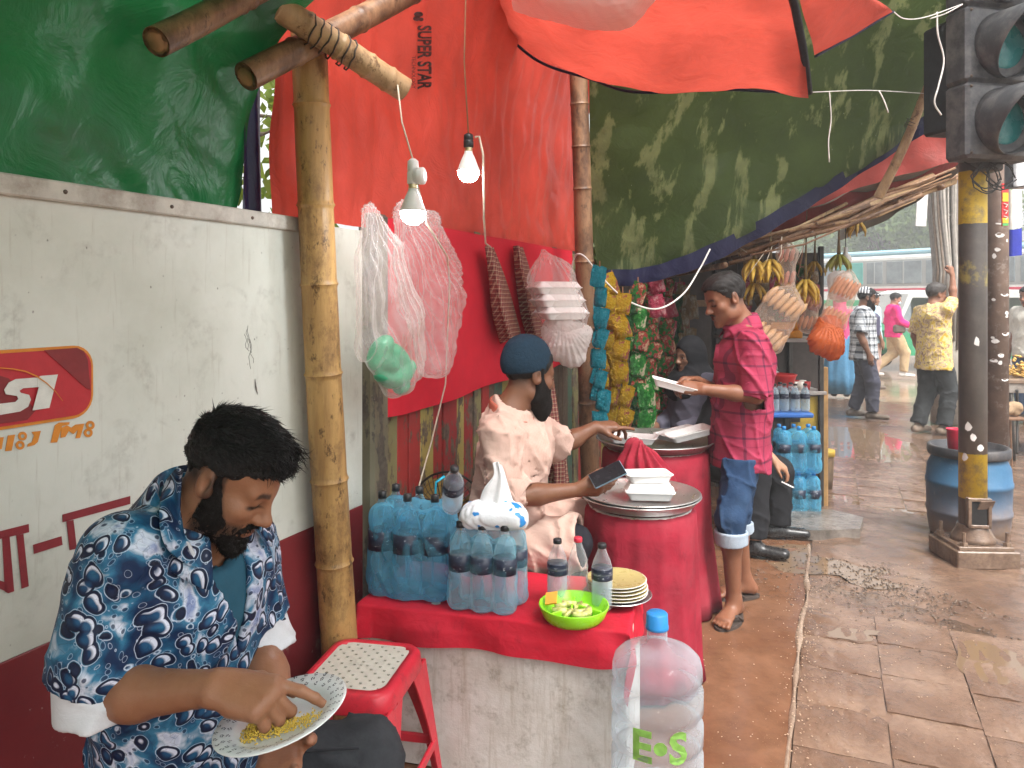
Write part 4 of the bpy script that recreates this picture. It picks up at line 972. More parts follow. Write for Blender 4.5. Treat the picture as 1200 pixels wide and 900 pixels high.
# ------------------------------------------------------------------ ground, footpath, slabs
def wet_ground(name, c0, c1, c2, scale=1.2, wet=.55, bump=.5, ripple=False):
    t = NT(name); n = t.noise(scale, 8, .62); n2 = t.noise(scale*7, 6, .65); n3 = t.noise(scale*.6, 4, .5, t.mapping(1, (0, 0, 0), (5, 3, 1)))
    c = t.ramp(n, [(.3, c0), (.5, c1), (.72, c2)]); c = t.mix(t.ramp(n2, [(.4, 0), (.75, .55)]), c, tuple(q*.55 for q in c0))
    sp = t.ramp(t.voro(95, 'F1', None), [(.08, 1), (.16, 0)]); c = t.mix(t.math('MULTIPLY', sp, t.ramp(n2, [(.5, 0), (.62, .5)])), c, tuple(min(1, q*2.2) for q in c2))
    r = t.ramp(n3, [(.5-wet*.26, .05), (.62, .15), (.82, .34)])
    b = t.bump(n2, bump*.7, .02); b = t.bump(t.noise(scale*60, 3, .6), .13, .004, b)
    return t.done(t.bsdf(c, r, normal=b, spec=.5))
M_GROUND = wet_ground('wet_road_dirt', (.16, .10, .065), (.26, .18, .125), (.34, .26, .19), .5, .6, .25)
M_MUD = wet_ground('red_brown_mud', (.12, .050, .024), (.165, .078, .042), (.22, .115, .066), 1.4, .8, .18)
M_SLAB = wet_ground('muddy_paving', (.095, .052, .033), (.165, .098, .064), (.25, .165, .115), 2.2, .62, .45)
M_JOINT = wet_ground('muddy_bedding', (.06, .035, .022), (.11, .065, .04), (.17, .11, .07), 3, .6, .3)
m = MB(); m.add([(-300, -300, -.06), (300, -300, -.06), (300, 300, -.06), (-300, 300, -.06)], [(0, 1, 2, 3)])
tag(m.build('ground', M_GROUND), kind='structure')
def sheet_sn(name, s0, s1, n0, n1, z, mat, nu, nv, disp=None, kind='structure', parent=None):
    s = np.linspace(s0, s1, nv+1); n = np.linspace(n0, n1, nu+1); N, S_ = np.meshgrid(n, s); Z = np.full(N.shape, z) + (disp(S_, N) if disp else 0)
    G = S_[..., None]*ST+N[..., None]*NR; G[..., 2] = Z
    o = raw(name, G.reshape(-1, 3), gridfaces(nu, nv), mat, parent)
    if kind: tag(o, kind=kind)
    return o
_N = SNoise(3, 14, .4, 1.6); _N2 = SNoise(4, 14, 3, 8)
strip = sheet_sn('mud_path', -3, 9.5, -1.75, -.135, .0, M_MUD, 60, 320, lambda s, n: .006*_N(s, n)+.0015*_N2(s, n)-.004)
pave = sheet_sn('pavement', -3, 13, -.135, 4.6, -.012, M_JOINT, 90, 300, lambda s, n: .005*_N(s*1.3, n)+.002*_N2(s, n)-.003*(s > 6.2))
# individually laid paving slabs, uneven and half under mud
TS = .315; slab_meshes = []
for v in range(6):
    k = 10; u = np.linspace(-1, 1, k+1)*(TS/2-.0022); X, Y = np.meshgrid(u, u); NN = SNoise(60+v, 10, 2, 7)
    e = np.maximum(np.abs(X), np.abs(Y))/(TS/2-.0022); Z = .0022*NN(X*2, Y*2)-.0022*np.clip((e-.95)/.05, 0, 1)**2
    if v in (0, 1, 2): Z += .0035*np.sin(X*2*math.pi/.052)*(e < .9)
    V = np.stack([X, Y, Z], 2).reshape(-1, 3); F = [tuple(f) for f in gridfaces(k, k)]; ring = list(range(k))+[i*(k+1)+k for i in range(k)]+[k*(k+1)+k-i for i in range(k)]+[(k-i)*(k+1) for i in range(k)]
    b = len(V); V = np.concatenate([V, [(V[i][0], V[i][1], -.035) for i in ring]]); F += [(ring[i], b+i, b+(i+1) % len(ring), ring[(i+1) % len(ring)]) for i in range(len(ring))]
    o = raw('paving_slab', V, F, M_SLAB, None); o.data.set_sharp_from_angle(angle=R(40)); slab_meshes.append(o.data); bpy.data.objects.remove(o)
q = random.Random(5); cnt = 0
for i in range(24):
    for j in range(13):
        s = 1.75+i*TS+.04*(j % 2); n = -.13+TS*(j+.5); p = sn(s, n)
        if p[1] < 1.5 or cnt >= 295: continue
        px = 600+p[0]/p[1]*900
        if px > 1330 or px < 850: continue
        if 4.25 < s < 5.2 and n < 1.1: continue                 # broken away: gravel
        if q.random() < .06 and s > 4: continue
        o = link(bpy.data.objects.new('paving_slab', slab_meshes[q.choice((0, 1, 2, 0, 1) if j < 3 else (3, 4, 5))])); cnt += 1
        sink = .004*math.sin(s*1.9+n*1.3)+(-.012 if 4.0 < s < 5.6 else 0)
        o.location = (p[0], p[1], -.003+sink+q.uniform(-.0018, .0018)); o.rotation_euler = (q.uniform(-.007, .007), q.uniform(-.007, .007), -AZ+q.choice((0, math.pi))+q.uniform(-.012, .012)); o.parent = pave
_M = SNoise(14, 14, .35, 1.1); _M2 = SNoise(15, 14, 2, 6)
def mudz(s, n):
    cover = np.clip((s-3.0)/.9, 0, 1)*np.clip((9-s)/2.5, 0, 1)+.55*np.clip((n-2.2)/.8, 0, 1)
    return -.0125+.0125*cover+.009*_M(s, n*1.2)+(.0018+.0030*np.clip((s-3.4)/.5, 0, 1)*np.clip((6.5-s)/1.0, 0, 1))*_M2(s*1.3, n*1.3)
M_MUD2 = wet_ground('grey_brown_mud', (.095, .053, .034), (.155, .092, .060), (.24, .16, .112), 1.8, .72, .5)
tag(sheet_sn('mud_film', 2.2, 11.5, -.12, 4.5, 0, M_MUD2, 150, 300, mudz), kind='structure')
# mortar line between the path and the slabs
V = []; F = []; zz = np.linspace(1.2, 5.2, 160); nq = SNoise(8, 8, .6, 3)
for i, s in enumerate(zz):
    wv = .010+.005*float(nq(s*2, 0)); c = -.138+.012*float(nq(s, 3)); V += [sn(s, c-wv, -.006), sn(s, c, .0045+.0015*float(nq(s*5, 1))), sn(s, c+wv, -.006)]
    if i: b = 3*i; F += [(b-3, b-2, b+1, b), (b-2, b-1, b+2, b+1)]
tag(raw('mortar_line', V, F, wet_ground('pale_mortar', (.18, .11, .072), (.27, .19, .135), (.36, .275, .21), 6, .3, .4)), kind='structure')
# puddles
def puddle(px, py, rx, ry, seed, z=.004):
    c = gr(px, py); Nq = SNoise(seed, 6, .2, .6); V = [(c[0], c[1], z)]
    for i in range(48):
        a = 2*math.pi*i/48; r = 1+.28*float(Nq(math.cos(a)*2, math.sin(a)*2)); V.append((c[0]+math.cos(a)*rx*r, c[1]+math.sin(a)*ry*r, z))
    o = raw('puddle', V, [(0, i, i % 48+1) for i in range(1, 49)], M_WATER); tag(o, kind='structure')
t = NT('muddy_water'); M_WATER = t.done(t.bsdf((.16, .105, .065), .04, normal=t.bump(t.noise(14, 3), .03, .01), spec=.6))
for a in ((1020, 662, .62, .30, 1, -.0045), (1183, 782, .16, .20, 2, .001), (1000, 742, .14, .06, 3, .001), (1080, 575, .75, .75, 4, -.006), (1000, 520, .7, 1.0, 5, -.006)): puddle(*a)
# gravel, grains of rice and crumbs: nobody could count them
def scatter(name, n, spot, size, mat, seed, label=None):
    q = np.random.RandomState(seed); V = []; F = []
    for i in range(n):
        p, z = spot(q); r = size*q.uniform(.5, 1.4); sx, sy, sz = r*q.uniform(.7, 1.5), r*q.uniform(.6, 1.1), r*q.uniform(.4, .8); a = q.uniform(0, 6.28)
        b = len(V); P8 = [(1, 0, 0), (-1, 0, 0), (0, 1, 0), (0, -1, 0), (0, 0, 1), (0, 0, -1)]
        for x, y, zz in P8:
            x, y, zz = x*sx*q.uniform(.8, 1.2), y*sy*q.uniform(.8, 1.2), zz*sz; V.append((p[0]+x*math.cos(a)-y*math.sin(a), p[1]+x*math.sin(a)+y*math.cos(a), z+zz+sz*.3))
        for f in ((0, 2, 4), (2, 1, 4), (1, 3, 4), (3, 0, 4), (2, 0, 5), (1, 2, 5), (3, 1, 5), (0, 3, 5)): F.append(tuple(b+k for k in f))
    o = raw(name, V, np.array(F), mat, None, False); tag(o, label, kind='stuff'); return o
scatter('gravel', 2600, lambda q: (sn(q.normal(4.8, .36), q.normal(.5, .42)), -.002), .0062, wet_ground('wet_gravel', (.075, .052, .038), (.13, .092, .068), (.22, .165, .125), 12, .5, .3), 3, 'dark wet gravel over the broken paving')
scatter('crumbs', 800, lambda q: (sn(q.uniform(2.2, 5.5), q.uniform(-1.0, .6)), .003), .0030, simple('rice_crumb', (.40, .28, .19), .7), 4, 'scattered pale crumbs and grit on the footpath')
scatter('crumbs', 260, lambda q: (sn(q.uniform(2.3, 4.5), q.normal(-.12, .035)), .004), .0035, bpy.data.materials['rice_crumb'], 5, 'pale grit gathered along the mortar line')
scatter('rubble', 260, lambda q: (sn(q.normal(4.2, .5), q.normal(2.75, .25)), .0), .03, wet_ground('rubble', (.12, .08, .05), (.22, .16, .11), (.35, .28, .22), 8, .3, .3), 6, 'muddy rubble at the edge of the footpath')
# broken concrete slab by the gravel
cs = gr(962, 612); t = thing('concrete_slab', 'broken grey concrete slab lying beside the bottle packs', 'slab', cs)
poly = [gr(x, y, .03) for x, y in ((918, 612), (935, 601), (975, 603), (1012, 612), (1008, 626), (960, 628), (925, 626))]
m = MB(); m.prism(poly, A(0, 0, -.03), A(0, 0, .035)); m.build('slab', wet_ground('grey_concrete', (.10, .085, .07), (.2, .17, .145), (.28, .25, .22), 5, .4, .4), t, auto=30)

# ------------------------------------------------------------------ painted hoarding with lettering
def ws(s, z, off=0.0): return sn(s, WALL_N+off, z)
t = NT('white_painted_sheet'); n1 = t.noise(2.2, 8, .65); n2 = t.noise(38, 6, .7); v = t.voro(34, 'F1', t.mapping((1, 1, .7)))
c = t.ramp(n1, [(.32, (.50, .52, .455)), (.55, (.60, .62, .56)), (.8, (.64, .66, .61))])
spk = t.math('MULTIPLY', t.ramp(v, [(.05, 1), (.10, 0)]), t.ramp(n2, [(.50, 0), (.58, .85)])); c = t.mix(spk, c, (.10, .095, .08))
sm = t.math('MULTIPLY', t.ramp(t.noise(7, 5, .6, dist=.8), [(.54, 0), (.72, .5)]), t.ramp(n2, [(.40, 0), (.64, 1)])); c = t.mix(sm, c, (.22, .21, .18))
str_ = t.ramp(t.noise(14, 4, .6, t.mapping((5, 5, .35))), [(.60, 0), (.75, .35)]); c = t.mix(str_, c, (.33, .30, .24))
M_WHITE = t.done(t.bsdf(c, t.ramp(n2, [(.3, .38), (.7, .6)]), normal=t.bump(t.noise(3, 5, .6), .12, .02), spec=.4))
t = NT('maroon_paint'); n1 = t.noise(6, 8, .7); c = t.ramp(t.noise(3, 6, .6), [(.3, (.135, .012, .016)), (.7, (.20, .022, .026))])
c = t.mix(t.ramp(t.noise(5, 9, .75, t.mapping((1.6, 1.6, .8))), [(.60, 0), (.68, .75)]), c, (.22, .15, .13)); c = t.mix(t.ramp(t.noise(40, 5, .7), [(.66, 0), (.72, .8)]), c, (.36, .3, .27))
M_MAROON = t.done(t.bsdf(c, .45, normal=t.bump(n1, .15, .01)))
M_LETTER = simple('maroon_lettering', (.22, .018, .026), .5, .15, 30)
M_LOGO = simple('logo_red', (.44, .020, .028), .45, .08, 30); M_LOGO_D = simple('logo_dark_red', (.20, .016, .018), .45, .1, 30); M_ORANGE = simple('orange_lettering', (.62, .22, .02), .5, .12, 30)
M_CREAM = simple('logo_white', (.62, .62, .57), .5, .1, 30)
hd = thing('hoarding', 'white and maroon painted hoarding with a red bank logo behind the seated eater', 'hoarding', ws(1, 0))
S0, S1 = -1.2, 2.40; zl, zt = .79, 1.80
def slabw(name, s0, s1, z0, z1, off, th, mat, parent, ch=.002):
    m = MB(); c = sn((s0+s1)/2, WALL_N+off-th/2, (z0+z1)/2); m.box(c, (th, s1-s0, z1-z0), -AZ, ch); return m.build(name, mat, parent)
slabw('upper_sheet', S0, S1, zl, zt, 0, .02, M_WHITE, hd); slabw('lower_sheet', S0, S1, .02, zl, .002, .02, M_MAROON, hd)
tb = slabw('top_batten', S0, 2.18, zt-.034, zt+.012, .016, .03, simple('whitewashed_wood', (.50, .48, .43), .7, .2, 12, .4, 40, dirt=(.25, .2, .16), dscale=9), hd, .004)
for s in np.arange(-.9, 2.2, .30):
    m = MB(); m.lathe([(.0001, .004), (.004, .003), (.0055, 0)], ws(s, zt-.011, .016), 10, NR); m.build('screw', simple('rusty_steel', (.13, .10, .08), .5, .3, metal=.6) if 'rusty_steel' not in bpy.data.materials else bpy.data.materials['rusty_steel'], tb, True)
def wpoly(name, pts, off, th, mat, parent):
    P_ = [wl(x, y, off) for x, y in pts]; m = MB(); m.prism(P_, A(0, 0, 0), NR*th); return m.build(name, mat, parent)
def c1(pts): return [(x/6, 390+y/6) for x, y in pts]
def c2(pts): return [(x/6.43, 570+y/6.43) for x, y in pts]
def rrect(s0, s1, z0, z1, r):
    o = []
    for (cx, cz, a0) in ((s1-r, z1-r, 0), (s0+r, z1-r, 90), (s0+r, z0+r, 180), (s1-r, z0+r, 270)):
        for k in range(7): a = R(a0+15*k); o.append((cx+r*math.cos(a), cz+r*math.sin(a)))
    return o
lg = thing('logo_plate', 'red rounded logo plate with white slanted letters on the white hoarding', 'sign', ws(1.1, 1.28))
m = MB(); m.prism([ws(s, z, .0015) for s, z in rrect(.55, 1.279, 1.277, 1.443, .05)], A(0, 0, 0), NR*.003); m.build('border', M_ORANGE, lg)
m = MB(); m.prism([ws(s, z, .0055) for s, z in rrect(.557, 1.272, 1.284, 1.436, .044)], A(0, 0, 0), NR*.002); m.build('plate', M_LOGO, lg)
wpoly('facet', c1([(310, 122), (540, 105), (590, 130), (615, 190), (635, 400), (600, 385)]), .0085, .001, M_LOGO_D, lg)
wpoly('facet', c1([(-40, 290), (60, 320), (250, 545), (190, 612), (-40, 645)]), .0085, .001, M_LOGO_D, lg)
wpoly('letter', c1([(262, 314), (110, 325), (60, 350), (28, 400), (40, 432), (118, 444), (128, 465), (108, 486), (-60, 505), (-60, 585), (0, 577), (140, 553), (195, 520), (216, 470), (203, 436), (145, 422), (135, 408), (160, 390), (262, 382)]), .011, .001, M_CREAM, lg)
wpoly('letter', c1([(285, 303), (405, 293), (345, 528), (228, 545), (272, 381), (262, 381), (262, 316)]), .0115, .001, M_CREAM, lg)
arc = [(-60, 245), (0, 248), (90, 256), (180, 274), (260, 310), (330, 358), (390, 415), (440, 478)]
wpoly('swoosh', c1([(x, y-(4+4*i/4 if i < 5 else 8-2*(i-4))) for i, (x, y) in enumerate(arc)]+[(x, y+2) for x, y in reversed(arc)]), .0135, .001, M_ORANGE, lg)
def ring(name, cx, cy, r0, r1, off, mat, parent, cm=c1):
    V = []; n = 20
    for rr in (r1, r0):
        for k in range(n): a = 2*math.pi*k/n; x, y = cm([(cx+rr*math.cos(a), cy+rr*math.sin(a))])[0]; V.append(wl(x, y, off))
    V += [p+NR*.001 for p in V]; F = []
    for k in range(n):
        k2 = (k+1) % n; F += [(2*n+k, 2*n+k2, 3*n+k2, 3*n+k), (k, 2*n+k, 2*n+k2, k2)]
    raw(name, V, F, mat, parent, False)
bl = thing('bank_lettering', 'orange Bengali lettering painted under the red logo plate', 'lettering', ws(1.1, 1.2))
for pts in ([(-60, 742), (25, 733), (10, 818), (-60, 828)], [(55, 722), (105, 715), (80, 828), (35, 832)], [(222, 697), (286, 689), (264, 768), (238, 790), (190, 801), (196, 780), (222, 770), (238, 722)],
            [(385, 650), (415, 631), (488, 628), (485, 645), (435, 655), (400, 770), (355, 773)], [(430, 668), (470, 650), (500, 668), (530, 645), (592, 638), (562, 738), (530, 742), (546, 682), (515, 712), (482, 690), (458, 732), (424, 738)]):
    wpoly('letter', c1(pts), .0015, .001, M_ORANGE, bl)
for cx, cy in ((157, 726), (140, 790), (633, 650), (619, 703)): ring('letter', cx, cy, 13, 31, .0015, M_ORANGE, bl)
ml = thing('maroon_lettering', 'large maroon Bengali letters painted low on the white hoarding', 'lettering', ws(1.2, .9))
for pts in ([(-140, 372), (215, 283), (218, 345), (-140, 428)], [(15, 384), (70, 374), (105, 790), (60, 805), (36, 792)], [(122, 368), (175, 358), (215, 752), (162, 770)], [(-60, 690), (40, 722), (62, 800), (-60, 745)],
            [(248, 440), (462, 375), (470, 440), (255, 508)], [(470, 212), (980, 72), (980, 132), (470, 270)], [(500, 264), (552, 252), (578, 470), (524, 480)]):
    wpoly('letter', c2(pts), .0015, .001, M_LETTER, ml)
# scratches and a scuffed mark
sm = thing('scuff_mark', 'dark scratched scuff mark on the white hoarding above the eater', 'scuff', ws(1.9, 1.3))
q = random.Random(3)
for k in range(5):
    x0 = 288+q.uniform(-4, 8); y0 = 385+q.uniform(-4, 15); m = MB(); m.tube([wl(x0+q.uniform(-1, 1)*2+j*.8+k*.5, y0+j*(4+k*.8), .0004) for j in range(6)], .0006, 5); m.build('scratch', simple('grey_scuff', (.12, .11, .10)) if k == 0 else bpy.data.materials['grey_scuff'], sm)
m = MB(); m.tube([wl(299, 444, .001), wl(300, 453, .002), wl(302, 462, .001)], [.001, .004, .001], 6, sq=.4); m.build('scratch', bpy.data.materials['grey_scuff'], sm)

# ------------------------------------------------------------------ old painted board wall behind the vendor
def chipped(name, col, under=(.16, .12, .085), amt=.5):
    t = NT(name); v = t.mapping((1, 1, .45)); n = t.noise(14, 9, .72, v); c = t.ramp(t.noise(5, 5), [(.3, tuple(q*.75 for q in col)), (.7, col)])
    f = t.ramp(n, [(.66-.28*amt, 0), (.70-.28*amt, 1)]); c = t.mix(f, c, t.ramp(t.noise(30, 6, .7), [(.35, tuple(q*.4 for q in under)), (.65, under)]))
    w = t.ramp(t.noise(22, 8, .75, v), [(.66, 0), (.70, .85)]); c = t.mix(w, c, (.42, .4, .33))
    return t.done(t.bsdf(c, .6, normal=t.bump(n, .5, .006)))
bw = thing('board_wall', 'old wall of chipped red, yellow and green painted boards behind the vendor', 'wall', ws(4, 0))
cols = [chipped('chipped_red', (.34, .035, .03), amt=.44), chipped('chipped_yellow', (.38, .31, .09), amt=.56), chipped('chipped_red2', (.30, .03, .028), amt=.55), chipped('chipped_olive', (.22, .20, .09), amt=.65), chipped('chipped_brown', (.12, .08, .055), amt=.6), chipped('chipped_green', (.07, .13, .09), amt=.55)]
q = random.Random(12); s = 2.55; seq = [3, 0, 0, 1, 0, 2, 1, 2, 3, 0, 4, 5, 1, 3, 5, 1, 4, 4, 5, 4, 4, 4, 5]; i = 0
while s < 14:
    wd = q.uniform(.08, .14) if s < 5 else .28; slabw('board', s, s+wd-.006, .0, 1.86+q.uniform(-.02, .02), q.uniform(-.012, .0), .022, cols[seq[i % len(seq)]] if s < 6 else cols[4], bw, .003); s += wd; i += 1
ps = thing('painted_post', 'weathered grey-green wooden post at the end of the white hoarding', 'post', ws(2.48, 0))
slabw('post', 2.415, 2.53, .0, 1.87, .035, .07, chipped('weathered_post', (.17, .155, .10), (.11, .095, .075), .55), ps, .012)

# ------------------------------------------------------------------ tarpaulins
def tarp(name, col, trans=.45, rough=.42, crease=8, weave=True, dirt=None, patchy=None):
    t = NT(name); c = t.ramp(t.noise(2.5, 6, .6), [(.3, tuple(q*.72 for q in col)), (.7, tuple(min(1, q*1.12) for q in col))])
    if dirt is not None: c = t.mix(t.ramp(t.noise(3.2, 8, .68), [(.50, 0), (.72, .55)]), c, dirt)
    if patchy is not None:
        pz = t.ramp(t.noise(1.9, 9, .62, t.mapping((3.4, 3.4, .40), (.25, .55, .3)), dist=.1), [(.535, 0), (.585, 1)]); c = t.mix(pz, c, t.ramp(t.noise(9, 5), [(.3, tuple(q*.6 for q in patchy)), (.7, patchy)]))
        hl_ = t.ramp(t.voro(16, 'F1', None), [(.018, 1), (.03, 0)]); c = t.mix(t.math('MULTIPLY', hl_, .8), c, (.65, .7, .6))  # pale dots paint the light coming through pin holes
    b = t.bump(t.noise(crease, 5, .55, dist=1.2), .42, .03); b = t.bump(t.noise(crease*5, 4, .6, dist=.5), .2, .006, b)
    s1 = t.bsdf(c, rough, normal=b, spec=.45); q = t.n('ShaderNodeBsdfTranslucent'); t.l(c, q.inputs[0]); t.l(b, q.inputs['Normal'])
    return t.done(t.mixsh(trans, s1, q.outputs[0]))
M_RED_T = tarp('red_tarpaulin', (.68, .085, .060), .62, .30, 5); M_GREEN_T = tarp('green_tarpaulin', (.010, .135, .038), .32, .34, 6, dirt=(.045, .075, .04)); M_BLUE_T = tarp('navy_hem', (.008, .009, .042), .15)
M_CAMO = tarp('olive_tarpaulin', (.052, .080, .020), .45, .6, 9, patchy=(.19, .22, .085)); M_PINK_T = tarp('faded_red_tarpaulin', (.48, .085, .07), .35, .5, dirt=(.2, .07, .055)); M_GREY_T = tarp('grey_brown_sheet', (.16, .13, .10), .15, .7)
M_ORANGE_T = tarp('orange_red_tarpaulin', (.58, .085, .056), .45, .5, dirt=(.34, .045, .025))
NT1 = SNoise(31, 12, .5, 1.6); NT2 = SNoise(32, 12, 1.5, 4)
tg = thing('tarpaulin', 'dark green tarpaulin sheltering the seat above the white hoarding', 'tarpaulin', sn(1, -1.6, 1.8))
rows = [(-1.70, 1.62), (-1.69, 1.85), (-1.66, 2.08), (-1.52, 2.34), (-1.05, 2.55), (-.25, 2.66), (.6, 2.72)]  # last rows run on overhead, out of view, to darken the foreground
ctrl = [[sn(s-(.12 if k == 0 and j == 5 else 0), n, z+.03*math.sin(s*3+n*2)) for j, s in enumerate((-2.2, -1.1, 0, .8, 1.45, 1.86))] for k, (n, z) in enumerate(rows)]
o = cloth('sheet', ctrl, 110, 110, M_GREEN_T, tg, lambda u, v, G: .024*NT1(G[..., 0], G[..., 1], G[..., 2])+.022*np.abs(NT2(G[..., 0]*.8, G[..., 1]*.8, G[..., 2]*.4))+.010*np.abs(np.sin((G@ST)*9+G[..., 2]*14+2*NT1(G[..., 0], G[..., 1], G[..., 2])))-.006*np.abs(NT2(G[..., 0]*2.2, G[..., 1]*2.2, G[..., 2]*2.2)))
tr_ = thing('tarpaulin', 'glossy red tarpaulin with black SUPER STAR lettering hung behind the bulbs', 'tarpaulin', sn(3, -1.62, 1.84))
rows = [(-1.60, 1.81), (-1.605, 2.1), (-1.58, 2.5), (-1.5, 2.9), (-1.3, 3.3)]
ctrl = [[sn(s, n+.05*(s-2)*(-1 if 0 else 0), z+.012*math.sin(s*5)*(k == 0)+.02*(s-1.9)*(k == 0)) for s in (1.90, 2.4, 2.9, 3.4, 3.9, 4.5, 5.05)] for k, (n, z) in enumerate(rows)]
nfold = SNoise(35, 10, 1, 3)
def rdisp(u, v, G):
    s = G @ ST; f = .010*np.sin(s*17+2*nfold(s*.4, 0*s, 0*s)+v*1.5)+.007*np.sin(s*41+3*np.sin(s*3))*(.4+.6*np.abs(np.sin(s*2)))
    return f*(.35+.65*v)*(.35+.65*np.clip(np.abs(s-2.83)/.25, 0, 1))+.010*NT2(G[..., 0], G[..., 1], G[..., 2])+.006*np.abs(NT2(G[..., 0]*2.5, G[..., 1]*2.5, G[..., 2]*1.2))
ro = cloth('sheet', ctrl, 200, 120, M_RED_T, tr_, rdisp)
RG = np.array([v.co[:] for v in ro.data.vertices]).reshape(121, 201, 3)
def on_tarp(px, py, lift=.006):
    """point of the red sheet seen in the direction of a picture point, so the print follows the cloth"""
    scr = np.stack([600+RG[..., 0]/RG[..., 1]*900, 350-(RG[..., 2]-CAM_Z)/RG[..., 1]*900], -1)
    d = np.abs(scr-np.array([px, py])).sum(-1); k = np.argsort(d.ravel())[:3]; w_ = 1/(d.ravel()[k]+.2); dep = (RG[..., 1].ravel()[k]*w_).sum()/w_.sum(); p = at(px, py, dep); return p+NR*lift
V, F = text_mesh('SUPER STAR', 1.0, 0.0, spacing=1.0, offset=.035); x0, x1 = V[:, 0].min(), V[:, 0].max(); y0, y1 = V[:, 1].min(), V[:, 1].max()
mp = lambda x, y: on_tarp(487.5+(y-y0)/(y1-y0)*17, 30+(x-x0)/(x1-x0)*75+0*y)
M_INK = simple('black_ink', (.02, .008, .008), .5, .2)
raw('lettering', [mp(a, b) for a, b, _ in V], F, M_INK, tr_, False)
V, F = text_mesh('TECHNOLOGY', 1.0, 0.0); x0, x1 = V[:, 0].min(), V[:, 0].max(); y0, y1 = V[:, 1].min(), V[:, 1].max()
raw('lettering', [on_tarp(481+(y-y0)/(y1-y0)*4.5, 66+(x-x0)/(x1-x0)*38) for x, y, _ in V], F, M_INK, tr_, False)
m = MB()
for (cx, cy, rx, ry) in ((489, 17, 5.5, 3.2), (487, 22, 4.5, 3.0), (492, 23, 3.0, 2.2)):
    P_ = [on_tarp(cx+rx*math.cos(a), cy+ry*math.sin(a)) for a in np.linspace(0, 6.283, 15)[:-1]]; m.add(P_, [tuple(range(14))])
m.build('emblem', M_INK, tr_)
bs = thing('tarpaulin_edge', 'dark navy hem strip hanging between the green and red tarpaulins', 'tarpaulin', sn(1.9, -1.62, 1.8))
cloth('strip', [[sn(s, -1.66, z) for s in (1.835+.02*(z-1.7), 1.88, 1.93)] for z in (1.65, 2.0, 2.4, 2.8)], 10, 40, M_BLUE_T, bs, lambda u, v, G: .008*np.sin(u*9+v*4))
# red cloth pinned flat on the boards
fl_red = fabric('flat_red_cloth', (.52, .016, .032), .85, .12, 700, .3, 7)
rc = thing('red_cloth', 'plain red cloth pinned on the board wall behind hanging bags', 'cloth', sn(3, -1.57, 1.1))
cl = [[sn(s, WALL_N+.03+.01*math.sin(s*7), z) for s, z in zip((2.46, 2.75, 3.1, 3.5, 3.9, 4.35, 4.75), zz)] for zz in ((1.10, 1.09, 1.10, 1.12, 1.13, 1.12, 1.16), (1.3,)*7, (1.55,)*7, (1.86,)*7)]
cloth('sheet', cl, 90, 50, fl_red, rc, lambda u, v, G: .006*NT2(G[..., 0], G[..., 1], G[..., 2])+.008*np.sin(u*25)*(1-v))
# olive tarpaulin, its navy hem, the faded sheet under it
def PG(rows): return [[P(*p) for p in r] for r in rows]
tc = thing('tarpaulin', 'worn olive green tarpaulin with pale peeled patches slung over the snack stall', 'tarpaulin', P(900, 260, 5.2))
CAMO = PG([[(702, 322, 5.1), (760, 318, 5.15), (830, 292, 5.2), (915, 248, 5.2), (1000, 196, 5.15), (1100, 128, 5.1)],
           [(694, 250, 4.95), (765, 252, 5.05), (840, 232, 5.1), (920, 200, 5.1), (1010, 152, 5.05), (1115, 92, 5.0)],
           [(690, 170, 4.8), (770, 172, 4.9), (850, 150, 4.95), (930, 122, 4.9), (1020, 86, 4.85), (1130, 40, 4.8)],
           [(688, 88, 4.6), (775, 80, 4.65), (860, 60, 4.7), (950, 30, 4.65), (1040, 2, 4.6), (1140, -30, 4.5)],
           [(690, 20, 4.3), (780, 0, 4.3), (870, -30, 4.3), (960, -60, 4.25), (1050, -90, 4.2), (1150, -120, 4.1)]])
cdisp = lambda u, v, G: .03*NT1(G[..., 0], G[..., 1], G[..., 2])+.020*np.abs(NT2(G[..., 0]*.7, G[..., 1]*.7, G[..., 2]*.7))
co_ = cloth('sheet', CAMO, 150, 100, M_CAMO, tc, cdisp)
cloth('hem', [[CAMO[0][k]+A(0, -.03, -.085+.012*math.sin(k*2.1)) for k in range(6)], [CAMO[0][k]+A(0, -.04, -.03) for k in range(6)], [CAMO[0][k]+A(0, -.05, .03) for k in range(6)]], 80, 8, M_BLUE_T, tc, lambda u, v, G: .012*np.sin(u*60)+.008*NT2(G[..., 0], G[..., 1], G[..., 2]))
tp = thing('tarpaulin', 'faded pinkish red tarpaulin under the navy hem over the banana stall', 'tarpaulin', P(1000, 230, 5.4))
cloth('sheet', PG([[(885, 282, 5.55), (960, 262, 5.5), (1040, 232, 5.4), (1125, 195, 5.3)], [(880, 268, 5.4), (955, 238, 5.4), (1035, 195, 5.35), (1125, 158, 5.25)], [(878, 255, 5.3), (950, 220, 5.3), (1030, 170, 5.25), (1125, 120, 5.2)]]), 80, 30, M_PINK_T, tp, lambda u, v, G: .015*NT2(G[..., 0], G[..., 1], G[..., 2])+.01*np.sin(u*30+v*4))
